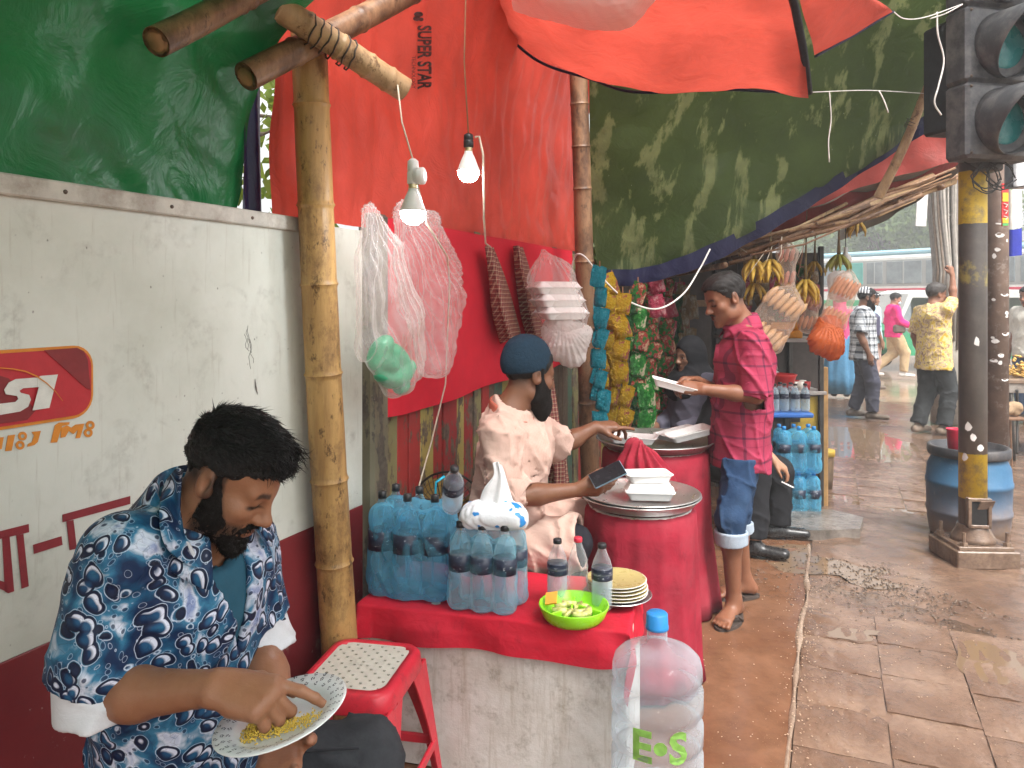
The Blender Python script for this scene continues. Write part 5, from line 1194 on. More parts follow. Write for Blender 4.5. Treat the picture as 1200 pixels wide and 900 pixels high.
# overhead red sheets near the camera
to = thing('tarpaulin', 'sagging orange-red tarpaulin with black hem overhead', 'tarpaulin', P(800, 60, 3.6))
OV = PG([[(560, 5, 3.9), (625, 68, 4.0), (690, 92, 4.05), (745, 108, 4.0), (850, 105, 3.9), (948, 110, 3.8)],
         [(565, -25, 3.6), (640, 35, 3.65), (710, 62, 3.7), (770, 75, 3.7), (860, 66, 3.6), (942, 62, 3.5)],
         [(570, -60, 3.3), (650, 0, 3.3), (720, 20, 3.35), (790, 28, 3.35), (865, 18, 3.3), (932, 10, 3.2)],
         [(580, -110, 2.9), (660, -60, 2.9), (730, -40, 2.9), (800, -40, 2.9), (860, -50, 2.9), (922, -60, 2.8)],
         [(560, -300, 2.0), (660, -260, 2.0), (740, -250, 2.0), (820, -250, 2.0), (900, -250, 2.0), (980, -260, 1.9)]])  # last row added above the view to keep light off the foreground
cloth('sheet', OV, 110, 60, M_ORANGE_T, to, lambda u, v, G: .010*NT2(G[..., 0], G[..., 1], G[..., 2])+.012*np.sin(u*20+v*8)*(1-v))
m = MB(); q6 = patch(OV, 60, 10); m.tube([q6[0, i] for i in range(61)], .011, 6, sq=.6); m.build('hem', M_BLUE_T, to, True)
m = MB(); m.tube([q6[j, 60] for j in range(11)], .018, 6, sq=.4); m.build('hem', simple('black_hem', (.012, .011, .018)), to, True)
t2 = thing('tarpaulin', 'small pointed red tarpaulin corner with navy hem tied by a cord', 'tarpaulin', P(980, 40, 3.9))
OV2 = PG([[(956, 66, 3.85), (1000, 42, 3.9), (1046, 14, 3.95)], [(945, 30, 3.6), (990, 18, 3.7), (1042, 10, 3.9)], [(930, -40, 3.2), (975, -40, 3.3), (1030, 2, 3.85)]])
cloth('sheet', OV2, 30, 20, M_ORANGE_T, t2, lambda u, v, G: .008*NT2(G[..., 0], G[..., 1], G[..., 2]))
q7 = patch(OV2, 30, 10); m = MB(); m.tube([q7[0, i] for i in range(31)], .014, 6, sq=.5); m.build('hem', M_BLUE_T, t2, True)
# milky plastic sheet overhead
t = NT('milky_plastic'); bb = t.bump(t.noise(16, 4, .6, dist=1.0), .5, .02); pr = t.bsdf((.80, .75, .73), .25, normal=bb, spec=.5); tl = t.n('ShaderNodeBsdfTranslucent'); tl.inputs[0].default_value = (.8, .72, .7, 1); tp_ = t.n('ShaderNodeBsdfTransparent')
M_MILK = t.done(t.mixsh(.08, t.mixsh(.5, pr, tl.outputs[0]), tp_.outputs[0]))
tw = thing('plastic_sheet', 'crumpled milky plastic sheet sagging under the overhead red tarpaulin', 'plastic sheet', P(690, 20, 2.9))
cloth('sheet', PG([[(602, 12, 3.0), (640, 24, 2.95), (690, 34, 2.9), (735, 32, 2.9), (770, 0, 2.9)], [(598, -10, 2.9), (640, -5, 2.7), (690, 4, 2.65), (735, 2, 2.65), (775, -20, 2.8)], [(596, -60, 2.8), (640, -60, 2.7), (690, -60, 2.65), (735, -60, 2.65), (780, -60, 2.7)]]), 80, 40, M_MILK, tw, lambda u, v, G: .003*np.abs(np.sin(u*34+v*9))+.006*NT2(G[..., 0]*1.5, G[..., 1], G[..., 2]))

# ------------------------------------------------------------------ bamboo
def bamboo_mat(name, a, b, dark):
    t = NT(name); v = t.mapping((6, 6, .6)); c = t.ramp(t.noise(4, 7, .65, v), [(.3, a), (.65, b)]); d = t.ramp(t.noise(3.2, 8, .75, t.mapping((1.5, 1.5, .9))), [(.47, 0), (.60, .9)]); yl = t.ramp(t.noise(1.7, 5, .6, t.mapping((3, 3, 1.2), loc=(2, 1, 4))), [(.5, 0), (.66, .7)]); c = t.mix(yl, c, tuple(min(1, q*1.15) for q in b)); c = t.mix(d, c, dark)
    sp = t.ramp(t.noise(26, 7, .78, t.mapping((1, 1, .5))), [(.56, 0), (.64, .9)]); c = t.mix(sp, c, tuple(q*.6 for q in dark))
    return t.done(t.bsdf(c, .42, normal=t.bump(t.noise(12, 6, .6, v), .3, .006), spec=.4))
M_BAM = bamboo_mat('weathered_bamboo', (.28, .155, .055), (.46, .28, .10), (.13, .065, .026)); M_BAM2 = bamboo_mat('dark_bamboo', (.17, .09, .05), (.28, .165, .09), (.09, .048, .028)); M_BAM3 = bamboo_mat('grey_bamboo', (.30, .19, .10), (.44, .30, .16), (.20, .115, .06))
M_WIRE = simple('binding_wire', (.06, .045, .035), .6, .3); M_CUT = simple('cut_bamboo', (.34, .2, .1), .8, .3)
def bamboo(label, p0, p1, r, nodes, mat, bend=.01, seed=0, name='bamboo_pole', r1=None, lash=None):
    p0 = np.asarray(p0, float); p1 = np.asarray(p1, float); q = random.Random(seed); e1, e2, d = frame_of(p1-p0); L = np.linalg.norm(p1-p0); r1 = r1 or r
    t = thing(name, label, 'bamboo', p0 if p0[2] < p1[2] else p1); pts = []; rad = []
    ks = sorted(nodes); ts = set(np.linspace(0, 1, 14))
    for k in ks: ts |= {k-.016/L, k-.006/L, k, k+.006/L, k+.016/L}
    for u in sorted(x for x in ts if 0 <= x <= 1):
        off = e1*bend*math.sin(u*3.1+seed)+e2*bend*.6*math.sin(u*5+seed*2); dn = min([abs(u-k)*L for k in ks] or [9])
        pts.append(p0+d*L*u+off); rr = r+(r1-r)*u; rad.append(rr*(1+(.10 if dn < .004 else (.035 if dn < .009 else 0)) - .02*math.exp(-dn*20)))
    m = MB(); m.tube(pts, rad, 20); o = m.build('culm', mat, t, True); o.data.set_sharp_from_angle(angle=R(50))
    for e, pt in ((0, pts[0]), (1, pts[-1])):
        mm = MB(); s_ = -1 if e == 0 else 1; mm.lathe([(rad[-1 if e else 0]*.96, 0), (rad[-1 if e else 0]*.62, .0), (rad[-1 if e else 0]*.58, -.03)], pt+d*s_*.002, 16, d*s_); mm.build('cut_end', M_CUT, t, True)
    if lash:
        mm = MB()
        for (u, n, w_) in lash:
            c = p0+d*L*u; n_ = n
            mm.tube([c+d*(w_*(i/(14*n_)-.5)+.004*q.uniform(-1, 1))+(e1*math.cos(i*.449)+e2*math.sin(i*.449))*(r+.006) for i in range(14*n_)], .0028, 5)
        mm.build('lashing', M_WIRE, t, True)
    return t
b1 = P(398, 755, 2.56); tp1 = P(360, 40, 2.40); dv = (tp1-b1); g0 = b1-dv*(b1[2]/dv[2])
bamboo('thick upright bamboo pole between the eater and the water bottle packs', g0, tp1+dv*.012, .061, [.10, .285, .40, .545, .665, .77, .90], M_BAM, .008, 1, r1=.055)
bamboo('thick bamboo beam with sawn end under the green tarpaulin', P(184, 48, 1.80), P(340, -30, 2.25), .037, [.55, .62], M_BAM2, .004, 2, r1=.036)
bamboo('knobbly bamboo beam lashed across the top of the upright pole', P(250, -36, 2.12), P(474, 104, 2.48), .041, [.12, .3, .44, .62, .78, .9], M_BAM3, .006, 3, r1=.040, lash=[(.52, 4, .10), (.66, 2, .05)])
bamboo('dark bamboo rafter behind the upright pole under the red tarpaulin', P(288, 91, 2.18), P(520, -30, 2.85), .042, [.2, .5, .8], M_BAM2, .004, 4)
b2 = P(691, 500, 4.7); t2_ = P(676, 70, 4.5); dv = t2_-b2; g0 = b2-dv*(b2[2]/dv[2])
bamboo('upright bamboo pole beside the hanging snack packets', g0, t2_+dv*.05, .060, [.12, .3, .45, .58, .72, .8, .88], M_BAM2, .01, 5, r1=.052)
bamboo('slim leaning bamboo prop lashed under the olive tarpaulin', P(1030, 232, 5.05), P(1092, 92, 4.9), .032, [.3, .6, .8], M_BAM3, .012, 6, r1=.026, lash=[(.62, 3, .06)])
bamboo('dark pole end with knots under the overhead tarpaulin', P(556, -10, 3.7), P(612, 30, 3.9), .03, [.4, .7], M_BAM2, .01, 8)
# bamboo slat roof of the banana stall
rf = thing('stall_roof', 'rough roof of weathered bamboo slats over the banana stall', 'roof', P(960, 280, 6))
q = random.Random(9)
for i in range(26):
    u = i/25; d = 5.35+u*3.6; zoff = q.uniform(-.02, .02); a = at(835, 306, 5.35); b = at(1122, 205, 5.25)
    p0 = A(a[0]-.15+q.uniform(-.2, .1), d, a[2]+zoff+.02*u); p1 = A(b[0]+.05-u*.25+q.uniform(-.25, .15), d-.1+q.uniform(-.05, .05), b[2]+zoff-.10*u)
    m = MB(); m.tube([p0, (p0+p1)/2+A(0, 0, -.05+q.uniform(-.02, .02)), p1], q.uniform(.018, .034), 7); m.build('bamboo_slat', M_BAM3 if q.random() < .5 else M_BAM2, rf, True)
for i in range(46):
    u0 = q.uniform(-.05, .7); u1 = min(1.02, u0+q.uniform(.25, .6)); lx = lambda u: (832+u*290, 312-u*104)
    x0, y0 = lx(u0); x1, y1 = lx(u1); d = q.uniform(5.2, 5.75); sg_ = q.uniform(-4, 16); p0 = at(x0, y0-sg_, d); p1 = at(x1, y1-sg_+q.uniform(-6, 6), d+q.uniform(-.1, .1))
    m = MB(); m.tube([p0, (p0+p1)/2+A(0, 0, -.03+q.uniform(-.02, .02)), p1], q.uniform(.006, .016), 6); m.build('twig', M_BAM2 if q.random() < .7 else M_BAM3, rf, True)
for k in range(6):
    u = k/5; a = at(850+u*255, 302-u*92, 5.3); m = MB(); m.tube([a+A(0, 0, -.05), A(a[0]-.1, 9.0, a[2]-.10)], .022, 7); m.build('rafter', M_BAM2, rf, True)
cloth('cover_sheet', [[A(x, d, zz-.0) for x, zz in ((.05, 1.98), (1.25, 1.99), (1.9, 2.12), (2.5, 2.33), (3.1, 2.50))] for d in (5.25, 6.6, 9.2)], 40, 30, M_GREY_T, rf, lambda u, v, G: .02*NT2(G[..., 0], G[..., 1], G[..., 2]))  # sheet carried on left to the wall to shade the snack packets
cloth('valance', PG([[(1125, 200, 5.2), (1075, 235, 5.6), (1030, 262, 6.4), (985, 282, 8.0)], [(1128, 188, 5.2), (1078, 218, 5.6), (1030, 244, 6.4), (985, 270, 8.0)]]), 30, 6, M_GREY_T, rf, lambda u, v, G: .012*np.sin(u*23))

# ------------------------------------------------------------------ street background
def leafmat(name, a, b, tr=.35):
    t = NT(name); c = t.ramp(t.noise(2.2, 3), [(.3, a), (.7, b)]); s1 = t.bsdf(c, .5, spec=.4); q = t.n('ShaderNodeBsdfTranslucent'); t.l(c, q.inputs[0]); return t.done(t.mixsh(tr, s1, q.outputs[0]))
M_LEAF = leafmat('leaf_green', (.12, .19, .06), (.20, .28, .09), .5); M_LEAF2 = leafmat('leaf_yellow_green', (.10, .17, .02), (.22, .28, .04), .5); M_BARK = simple('bark', (.13, .10, .075), .9, .3, 14, .5, 40)
def tree(label, base, height, crown, cr, n, leaf, mat, seed, trunk=.16, cat='tree', group=None):
    q = np.random.RandomState(seed); t = thing('tree', label, cat, base, group); base = np.asarray(base, float); m = MB(); top = base+A(0, 0, height)
    m.tube([base, base+A(.1, 0, height*.35), base+A(0, .1, height*.65), top], [trunk, trunk*.8, trunk*.5, trunk*.15], 9); ends = []
    cc = base+A(0, 0, crown)
    for k in range(16):
        a = q.uniform(0, 6.28); s_ = base+A(0, 0, height*q.uniform(.35, .8)); e = cc+np.array(cr)*nrm(q.randn(3))*q.uniform(.5, .95); m.tube([s_, (s_+e)/2+A(0, 0, .15), e], [trunk*.35, trunk*.2, .01], 6); ends.append(e)
    m.build('trunk', M_BARK, t, True)
    cl = [cc+np.array(cr)*nrm(q.randn(3))*q.uniform(.35, 1.0)**.6 for _ in range(60)]; cl += ends; V = []
    for i in range(n):
        c = cl[q.randint(len(cl))]; p = c+q.randn(3)*np.array(cr)*.13; d = nrm(q.randn(3)); u = nrm(np.cross(d, q.randn(3))); L = leaf*q.uniform(.6, 1.3); V += [p, p+d*L*.5+u*L*.28, p+d*L, p+d*L*.5-u*L*.28]
    raw('crown', V, np.arange(4*n).reshape(-1, 4), mat, t, False)
tree('bushy green tree rising behind the bus roof', at(1035, 380, 44)*A(1, 1, 0), 7.0, 5.2, (3.6, 3, 2.2), 9000, .32, M_LEAF, 1, .22)
tree('paler tree further left behind the bus and the stall roof', at(985, 380, 50)*A(1, 1, 0), 7.5, 5.2, (3.6, 3, 2.4), 8000, .34, M_LEAF, 2, .22)
tree('green tree seen between cable pole and traffic pole', at(1118, 380, 40)*A(1, 1, 0), 8.0, 5.8, (3.2, 3, 2.6), 8000, .32, M_LEAF, 3, .22)
tree('yellow-green leafy tree glimpsed through the gap beside the navy hem', sn(3.4, -3.8, 0), 4.2, 3.0, (1.5, 1.8, 1.1), 2600, .13, M_LEAF2, 4, .1)
# bus
bus = thing('bus', 'white city bus with blue roof and red and green stripes on the far road', 'bus', A(12.6, 24, 0)); BA, BB = A(9.7, 28.6, 0), A(16.2, 18.2, 0); bd = nrm(BB-BA); bn = A(bd[1], -bd[0], 0)
if bn @ A(0, -1, 0) < 0: bn = -bn
BL = np.linalg.norm(BB-BA)
def bb(name, a0, a1, z0, z1, out, th, mat, parent, ch=.01):
    m = MB(); c = BA+bd*(a0+a1)/2+bn*(out-th/2)+A(0, 0, (z0+z1)/2); m.box(c, (a1-a0, th, z1-z0), math.atan2(bd[1], bd[0]), ch); return m.build(name, mat, parent)
def bp(name, col, rough=.4): return simple(name, col, rough, .1, 4, .05, dirt=tuple(q*.6+.04 for q in col), dscale=2)
M_BW = bp('bus_white', (.68, .69, .66)); M_BG = simple('bus_window', (.20, .23, .24), .12, .25, 3, .02, spec=.7); M_BFR = bp('bus_frame', (.30, .31, .30)); M_BRED = bp('bus_red', (.55, .03, .07)); M_BGRN = bp('bus_green', (.04, .33, .14)); M_BBLUE = bp('bus_blue', (.30, .52, .62)); M_TEAL = simple('teal_glass', (.10, .34, .30), .15, .2, 4, .02)
bb('body', 0, BL, .35, 2.95, 0, 2.4, M_BW, bus, .08); bb('roof', .05, BL-.05, 2.95, 3.12, -.05, 2.3, M_BBLUE, bus, .06)
bb('window_band', .3, BL-.3, 1.95, 2.80, .01, .05, M_BFR, bus)
a = .4; k = 0; q = random.Random(2)
while a < BL-1:
    wd = q.choice((1.0, 1.15, .55, .95)); wi = bb('window', a, a+wd, 2.03, 2.74, .03, .03, M_TEAL if k % 4 == 2 else M_BG, bus); bb('frame', a+wd*.48, a+wd*.52, 2.03, 2.74, .045, .02, M_BFR, wi); a += wd+.14; k += 1
bb('red_stripe', 0, BL, 1.80, 1.88, .012, .02, M_BRED, bus); bb('green_stripe', 0, BL*.62, 1.30, 1.50, .012, .02, M_BGRN, bus); bb('red_stripe', 0, BL*.62, 1.02, 1.18, .012, .02, M_BRED, bus); bb('skirt', 0, BL, .35, .62, .015, .03, M_BFR, bus)
M_TYRE = simple('tyre', (.02, .02, .02), .85, .2)
for a in (1.8, BL-2.4):
    m = MB(); c = BA+bd*a+bn*.03+A(0, 0, .45); m.lathe([(.2, -.2), (.45, -.2), (.47, -.1), (.45, .0), (.25, .01)], c, 22, bn); wq = m.build('wheel', M_TYRE, bus, True); m = MB(); m.lathe([(.24, 0), (.2, .02), (.0001, .03)], c+bn*.0, 16, bn); m.build('rim', M_BFR, wq, True)
# auto-rickshaws
def rickshaw(label, px, d, rot, seed):
    t = thing('auto_rickshaw', label, 'auto-rickshaw', A((px-600)/900*d, d, 0), 'auto-rickshaws on the far road'); c0 = t.location.copy(); M = Matrix.Rotation(rot, 3, 'Z'); Lc = lambda x, y, z: np.array(c0)+np.array(M @ Vector((x, y, z)))
    def prof(pts, y0, y1, mat, name, par=t):
        m = MB(); m.prism([Lc(x, y0, z) for x, z in pts], A(0, 0, 0), Lc(0, y1, 0)-Lc(0, y0, 0)); return m.build(name, mat, par, auto=35)
    gm = bp('rickshaw_green', (.03, .24, .11)) if 'rickshaw_green' not in bpy.data.materials else bpy.data.materials['rickshaw_green']; hm = bp('rickshaw_hood', (.46, .47, .45), .7) if 'rickshaw_hood' not in bpy.data.materials else bpy.data.materials['rickshaw_hood']
    prof([(-1.25, .3), (1.0, .3), (1.25, .5), (1.22, .85), (.95, 1.0), (.4, .55), (-.1, .55), (-.2, .95), (-1.25, .95)], -.62, .62, gm, 'body')
    prof([(-1.28, .95), (-1.22, 1.55), (-1.0, 1.72), (.5, 1.74), (.72, 1.66), (.98, 1.0), (.9, 1.0), (.62, 1.58), (-.9, 1.60), (-1.1, 1.45), (-1.15, .95)], -.64, .64, hm, 'hood')
    gr_ = prof([(-.95, .95), (-.95, 1.55), (.1, 1.58), (.1, .95)], -.60, -.585, M_BFR, 'side_grille')
    for i in range(9):
        m = MB(); x = -.9+i*.12; m.tube([Lc(x, -.615, .95), Lc(x, -.615, 1.56)], .010, 6); m.build('bar', gm, gr_)
    for i in range(5):
        m = MB(); z = 1.0+i*.12; m.tube([Lc(-.95, -.618, z), Lc(.1, -.618, z)], .010, 6); m.build('bar', gm, gr_)
    for x, y in ((-.75, -.55), (-.75, .55), (.95, 0)):
        m = MB(); ax = Lc(0, -1, 0)-Lc(0, 0, 0); m.lathe([(.1, -.06), (.21, -.06), (.23, 0), (.21, .06), (.1, .06)], Lc(x, y, .23), 18, ax); m.build('wheel', M_TYRE, t, True)
    prof([(.60, 1.05), (.92, 1.05), (.72, 1.55), (.62, 1.55)], -.55, .55, M_BG, 'windscreen')
rickshaw('green auto-rickshaw with grey hood behind the man in yellow shirt', 1082, 17.5, math.pi+.05, 1)
rickshaw('green auto-rickshaw with grey hood beyond the traffic pole', 1195, 16.5, math.pi-.1, 2)
# cable pole
cp = thing('cable_pole', 'utility pole wrapped in a thick bundle of grey cables', 'pole', A((1108-600)/900*9.6, 9.6, 0)); cb = np.array(cp.location)
m = MB(); m.tube([cb, cb+A(0, 0, 1.0), cb+A(0, 0, 4.6)], [.17, .15, .12], 14); m.build('pole', simple('grey_concrete_pole', (.30, .27, .23), .85, .2, 8, .4, 30), cp, True)
q = random.Random(4); M_CAB = [simple('cable_%s' % n_, c_, .6, .2) for n_, c_ in (('grey', (.20, .18, .16)), ('brown', (.22, .17, .13)), ('pale', (.36, .33, .29)))]
for i in range(26):
    a = math.pi+math.pi*(i+.5)/26+q.uniform(-.1, .1); z0 = q.uniform(.9, 1.6); m = MB(); flare = q.uniform(.02, .16)
    m.tube([cb+A(math.cos(a)*.16, math.sin(a)*.16, z0), cb+A(math.cos(a+.2)*.17, math.sin(a+.2)*.17, 1.9), cb+A(math.cos(a)*(.18+flare*.3), math.sin(a)*.18, 2.5), cb+A(math.cos(a)*(.22+flare), math.sin(a)*.2, 3.6), cb+A(math.cos(a)*(.3+flare*2), math.sin(a)*.2, 4.6)], q.uniform(.012, .022), 6); m.build('cable', q.choice(M_CAB), cp, True)
m = MB(); m.lathe([(.0, 0), (.17, .0), (.18, .015), (.17, .03), (0, .03)], cb+A(0, 0, 2.55), 18, A(.1, .05, 1)); m.build('band', M_CAB[2], cp, True)
# distant row of low buildings behind everything
fb = thing('building', 'pale far building closing the street behind the trees', 'building', A(34, 75, 0))
m = MB(); m.box(A(34, 75, 1.6), (40, 6, 3.3), .15); m.build('wall', simple('far_plaster', (.42, .42, .39), .9, .15, 1), fb)
for i in range(12):
    m = MB(); m.box(A(17+i*3, 71.95+(i*3-17)*.151-.12, 1.7), (1.3, .1, 1.3), .15); m.build('window', M_BG, fb)

# ------------------------------------------------------------------ the hazy monsoon air
hz = MB(); hz.box(A(20, 38, 5.4), (150, 110, 13.0)); hz = hz.build('haze', None); tag(hz, kind='stuff')
hm_ = bpy.data.materials.new('haze'); hm_.use_nodes = True; hm_.node_tree.nodes.clear(); ho = hm_.node_tree.nodes.new('ShaderNodeOutputMaterial'); hv = hm_.node_tree.nodes.new('ShaderNodeVolumePrincipled')
hv.inputs['Color'].default_value = (.92, .94, .95, 1); hv.inputs['Density'].default_value = .0060; hm_.node_tree.links.new(hv.outputs[0], ho.inputs['Volume']); hz.data.materials.append(hm_)
# ------------------------------------------------------------------ clear plastics
def film(name, col, alpha=.45, rough=.15, milk=.3, bump=.4, bs=30):
    t = NT(name); b = t.bump(t.noise(bs, 5, .6, dist=1.0), bump, .02); p = t.bsdf(col, rough, normal=b, spec=.6); tl = t.n('ShaderNodeBsdfTranslucent'); t.val(tl.inputs[0], col); tr = t.n('ShaderNodeBsdfTransparent'); t.val(tr.inputs[0], tuple(min(1, .72+.28*q/max(col)) for q in col))
    fr = t.n('ShaderNodeLayerWeight'); fr.inputs[0].default_value = .35; a = t.math('MULTIPLY_ADD', fr.outputs['Facing'], .45, alpha)
    a = t.math('MINIMUM', t.math('MULTIPLY', a, t.math('MULTIPLY_ADD', t.noise(9, 4), .8, .6)), 1.0)
    return t.done(t.mixsh(a, tr.outputs[0], t.mixsh(milk, p, tl.outputs[0])))
M_CLEAR = film('clear_plastic', (.82, .86, .88), .10, .08, .2, .3, 60); M_WATERB = film('bottled_water', (.62, .80, .90), .30, .05, .5, .05, 20)
M_BLUEF = film('blue_shrink_film', (.24, .72, .95), .24, .08, .5, .9, 22); M_BLUEB = film('blue_bottle', (.45, .80, .95), .10, .08, .4, .4, 50); M_MILKBAG = film('milky_bag', (.86, .82, .80), .15, .10, .4, .7, 12); M_JUGP = film('jug_plastic', (.64, .74, .80), .15, .08, .3, .10, 12)
M_CAPK = simple('black_cap', (.02, .02, .022), .4, .2); M_CAPB = simple('blue_cap', (.02, .22, .55), .4, .1); M_CAPR = simple('red_cap', (.6, .03, .06), .4, .1)
t = NT('bottle_label'); M_LABEL = t.done(t.bsdf(t.ramp(t.noise(60, 4, .7, t.mapping((1, 1, 2))), [(.45, (.012, .016, .035)), (.62, (.02, .03, .06)), (.68, (.5, .5, .5))]), .4))
def bottle_proto(h, r, body, cap, label=True, water=.8, lab=M_LABEL):
    """one bottle at the origin: body, water, cap, label"""
    o = link(bpy.data.objects.new('water_bottle', None)); rb = lambda z: r*(1+.03*math.sin(z/h*60))
    pr = [(r*.75, 0), (r*.97, .008), (r, .02)]+[(rb(z), z) for z in np.linspace(.06*h+.02, .60*h, 10)]+[(r*.98, .63*h), (r*.80, .74*h), (r*.52, .84*h), (.0135, .90*h), (.0135, .94*h)]
    b = MB().lathe(pr, n=16).build('bottle_body', body, o, True)
    if water: MB().lathe([(r*.7, .006), (r*.93, .02), (r*.93, min(water, .6)*h)]+([(r*.75, .74*h), (r*.45, .84*h)] if water > .8 else [])+[(.0005, min(water, .6)*h+.002 if water <= .8 else .85*h)], n=14).build('water', M_WATERB, o, True)
    c = MB().lathe([(.0005, .995*h), (.0135, .99*h), (.0148, .975*h), (.0148, .925*h), (.014, .92*h)], n=14).build('cap', cap, o, True)
    if label: MB().lathe([(r*1.012, .46*h), (r*1.018, .47*h), (r*1.018, .62*h), (r*1.012, .63*h)], n=16).build('label', lab, o, True)
    for ch in kids(o): ch.parent = o
    KID[o.name] = kids(o); return o
def bottle_things(proto, spots, labels, group=None):
    out = []
    for i, (p, rz, rot) in enumerate(spots):
        o = proto if i == 0 else copy_tree(proto); place(o, p, rz, 1, rot); tag(o, labels[i] if isinstance(labels, list) else labels, 'bottle', group); out.append(o)
    return out

# ------------------------------------------------------------------ box table with red cloth
BZ = .50; bx = A(.966, -.259, 0); by = A(.259, .966, 0); bc = A(.356, 2.374, 0)     # right front corner
BW, BD = .95, .40
def bt(a, b, z): return bc-bx*a*.955+by*b*.955+A(0, 0, z)            # a leftwards from the right corner, b backwards
t = NT('old_white_paint'); n = t.noise(5, 9, .7); c = t.ramp(n, [(.35, (.50, .46, .41)), (.6, (.62, .59, .55)), (.8, (.66, .64, .61))]); cr = t.ramp(t.voro(6, 'DISTANCE_TO_EDGE', t.mapping((1, 1, .35)), rand=1), [(0, 1), (.008, 0)])
c = t.mix(t.math('MULTIPLY', cr, t.ramp(t.noise(3, 4), [(.5, 0), (.6, .9)])), c, (.16, .13, .10)); c = t.mix(t.ramp(t.noise(16, 9, .75), [(.52, 0), (.66, .7)]), c, (.30, .265, .22)); c = t.mix(t.ramp(t.noise(9, 6, .7, t.mapping((4, 4, .3))), [(.52, 0), (.70, .6)]), c, (.32, .26, .19))
M_OLDW = t.done(t.bsdf(c, .7, normal=t.bump(n, .5, .01)))
tb = thing('serving_box', 'white painted serving box with scuffed sides under the red cloth', 'box', bt(BW/2, BD/2, 0)); ang = math.atan2(bx[1], bx[0])
m = MB(); m.box(bt(BW/2, .012, BZ/2), (BW*.955, .024, BZ), ang, .004); m.build('front_panel', M_OLDW, tb)
m = MB(); m.box(bt(.012-.002, BD/2+.012, BZ/2-.001), (.024, BD*.955-.026, BZ-.002), ang, .004); m.build('side_panel', M_OLDW, tb)
m = MB(); m.box(bt(BW-.012, BD/2+.012, BZ/2-.001), (.024, BD-.026, BZ-.002), ang, .004); m.build('side_panel', M_OLDW, tb)
m = MB(); m.box(bt(BW/2, BD/2+.015, BZ+.007), (BW*.955+.004, BD*.955+.03, .014), ang, .003); m.build('top_board', M_OLDW, tb)
def drape(nu=150, nv=90):
    U = np.linspace(-.115, BW+.05, nu); W_ = np.linspace(-.11, BD+.05, nv); V = []; nz = SNoise(71, 10, 1, 3); nz2 = SNoise(72, 10, 4, 9); ztop = BZ+.018
    for w_ in W_:
        for u in U:
            ex = max(0, -u, u-BW-.0); ey = max(0, -w_)
            rip = .010*math.sin(u*26+2*float(nz(u, w_)))*min(1, ey/.05)+.010*math.sin(w_*24+1)*min(1, ex/.05)
            a = min(max(u, 0), BW); b = max(w_, 0.0); z = ztop+.0025*float(nz2(u, w_))-ex*.96-ey*.97*(1+.05*math.sin(u*9)); z = max(z, .2)
            out_a = (-.006-rip-.10*ex) if u < 0 else (.006+rip if u > BW else 0); out_b = -.006+rip-.06*ey-.02*abs(math.sin(u*7))*min(1, ey/.06) if w_ < 0 else 0
            V.append(bt(a+(out_a if u < 0 or u > BW else 0), b+out_b, z))
    return np.array(V), gridfaces(nu-1, nv-1)
V, F = drape(); tcl = raw('tablecloth', V, F, fabric('bright_red_cloth', (.50, .010, .028), .8, .15, 800, .4, 12, fade=(.42, .02, .04))); tag(tcl, 'bright red cloth draped over the white serving box', 'tablecloth')
TZ = BZ+.021
# ------------------------------------------------------------------ bottle packs
def pack(label, spots, h, r, film_m, proto_args, kf=.05, group=None, name='bottle_pack', top=.86, wr=.004, capm=M_CAPK, seed=0, disp=.004, hh=.007):
    c = np.mean(spots, 0); t = thing(name, label, 'bottle pack', c, group); S = Sdf()
    for i, p in enumerate(spots):
        p = np.asarray(p, float); S.cap(p+A(0, 0, r*.75), p+A(0, 0, h*top-r*.8), r+wr, r*.9, kf)
        pr = MB().lathe([(r*.75, 0), (r*.97, .008), (r, .03*h), (r, .58*h), (r*.8, .74*h), (r*.5, .84*h), (.0135, .90*h), (.0135, .93*h)], p, 14).build('bottle', proto_args, t, True)
        MB().lathe([(.0005, .995*h), (.0145, .985*h), (.0150, .92*h)], p, 12).build('cap', capm, pr, True); MB().lathe([(r*1.01, .44*h), (r*1.01, .62*h)], p, 14).build('label', M_LABEL, pr, True)
    lo, hi = S.bounds(); S2 = S.mesh(hh, disp=noise_disp(80+seed, disp, 5, 14), lo=lo-.03, hi=hi+.03); V, F = S2; V[:, 2] = np.maximum(V[:, 2], c[2]+.0015)
    raw('shrink_film', V, F, film_m, t); return t
sp = [bt(a, b, TZ) for a, b in ((.905, .10), (.80, .085), (.70, .10), (.90, .21), (.80, .20), (.70, .215))]
pack('tall blue shrink-wrapped pack of large water bottles beside the bamboo pole', sp, .36, .050, M_BLUEF, M_BLUEB, .06, seed=1, disp=.006)
sp = [bt(a, b, TZ) for a, b in ((.585, .05), (.505, .045), (.425, .05), (.575, .14), (.49, .14), (.41, .14))]
pack('half-open blue pack of water bottles under the tissue bag', sp, .29, .040, film('pale_blue_film', (.36, .78, .94), .12, .08, .5, .8, 26), M_CLEAR, .03, seed=2, disp=.003)
pb = bottle_proto(.22, .035, M_CLEAR, M_CAPK, True, .5)
pr_ = bottle_proto(.225, .034, M_CLEAR, M_CAPR, False, 0); pbl = bottle_proto(.26, .034, M_BLUEB, M_CAPB, False, 0)
bottle_things(pb, [(bt(.265, .17, TZ), 0, None), (bt(.105, .16, TZ), 1, None), (bt(.635, .10, TZ+.315), 0, (R(38), R(-12), .4))],
              ['small clear bottle with dark label standing nearest the tissue bag', 'small clear bottle with dark label in front of the plate stack', 'clear bottle with dark label lying tilted on the bottle packs'])
bottle_things(pr_, [(bt(.195, .19, TZ), 0, None)], ['empty clear bottle with red cap between two dark-labelled bottles'])
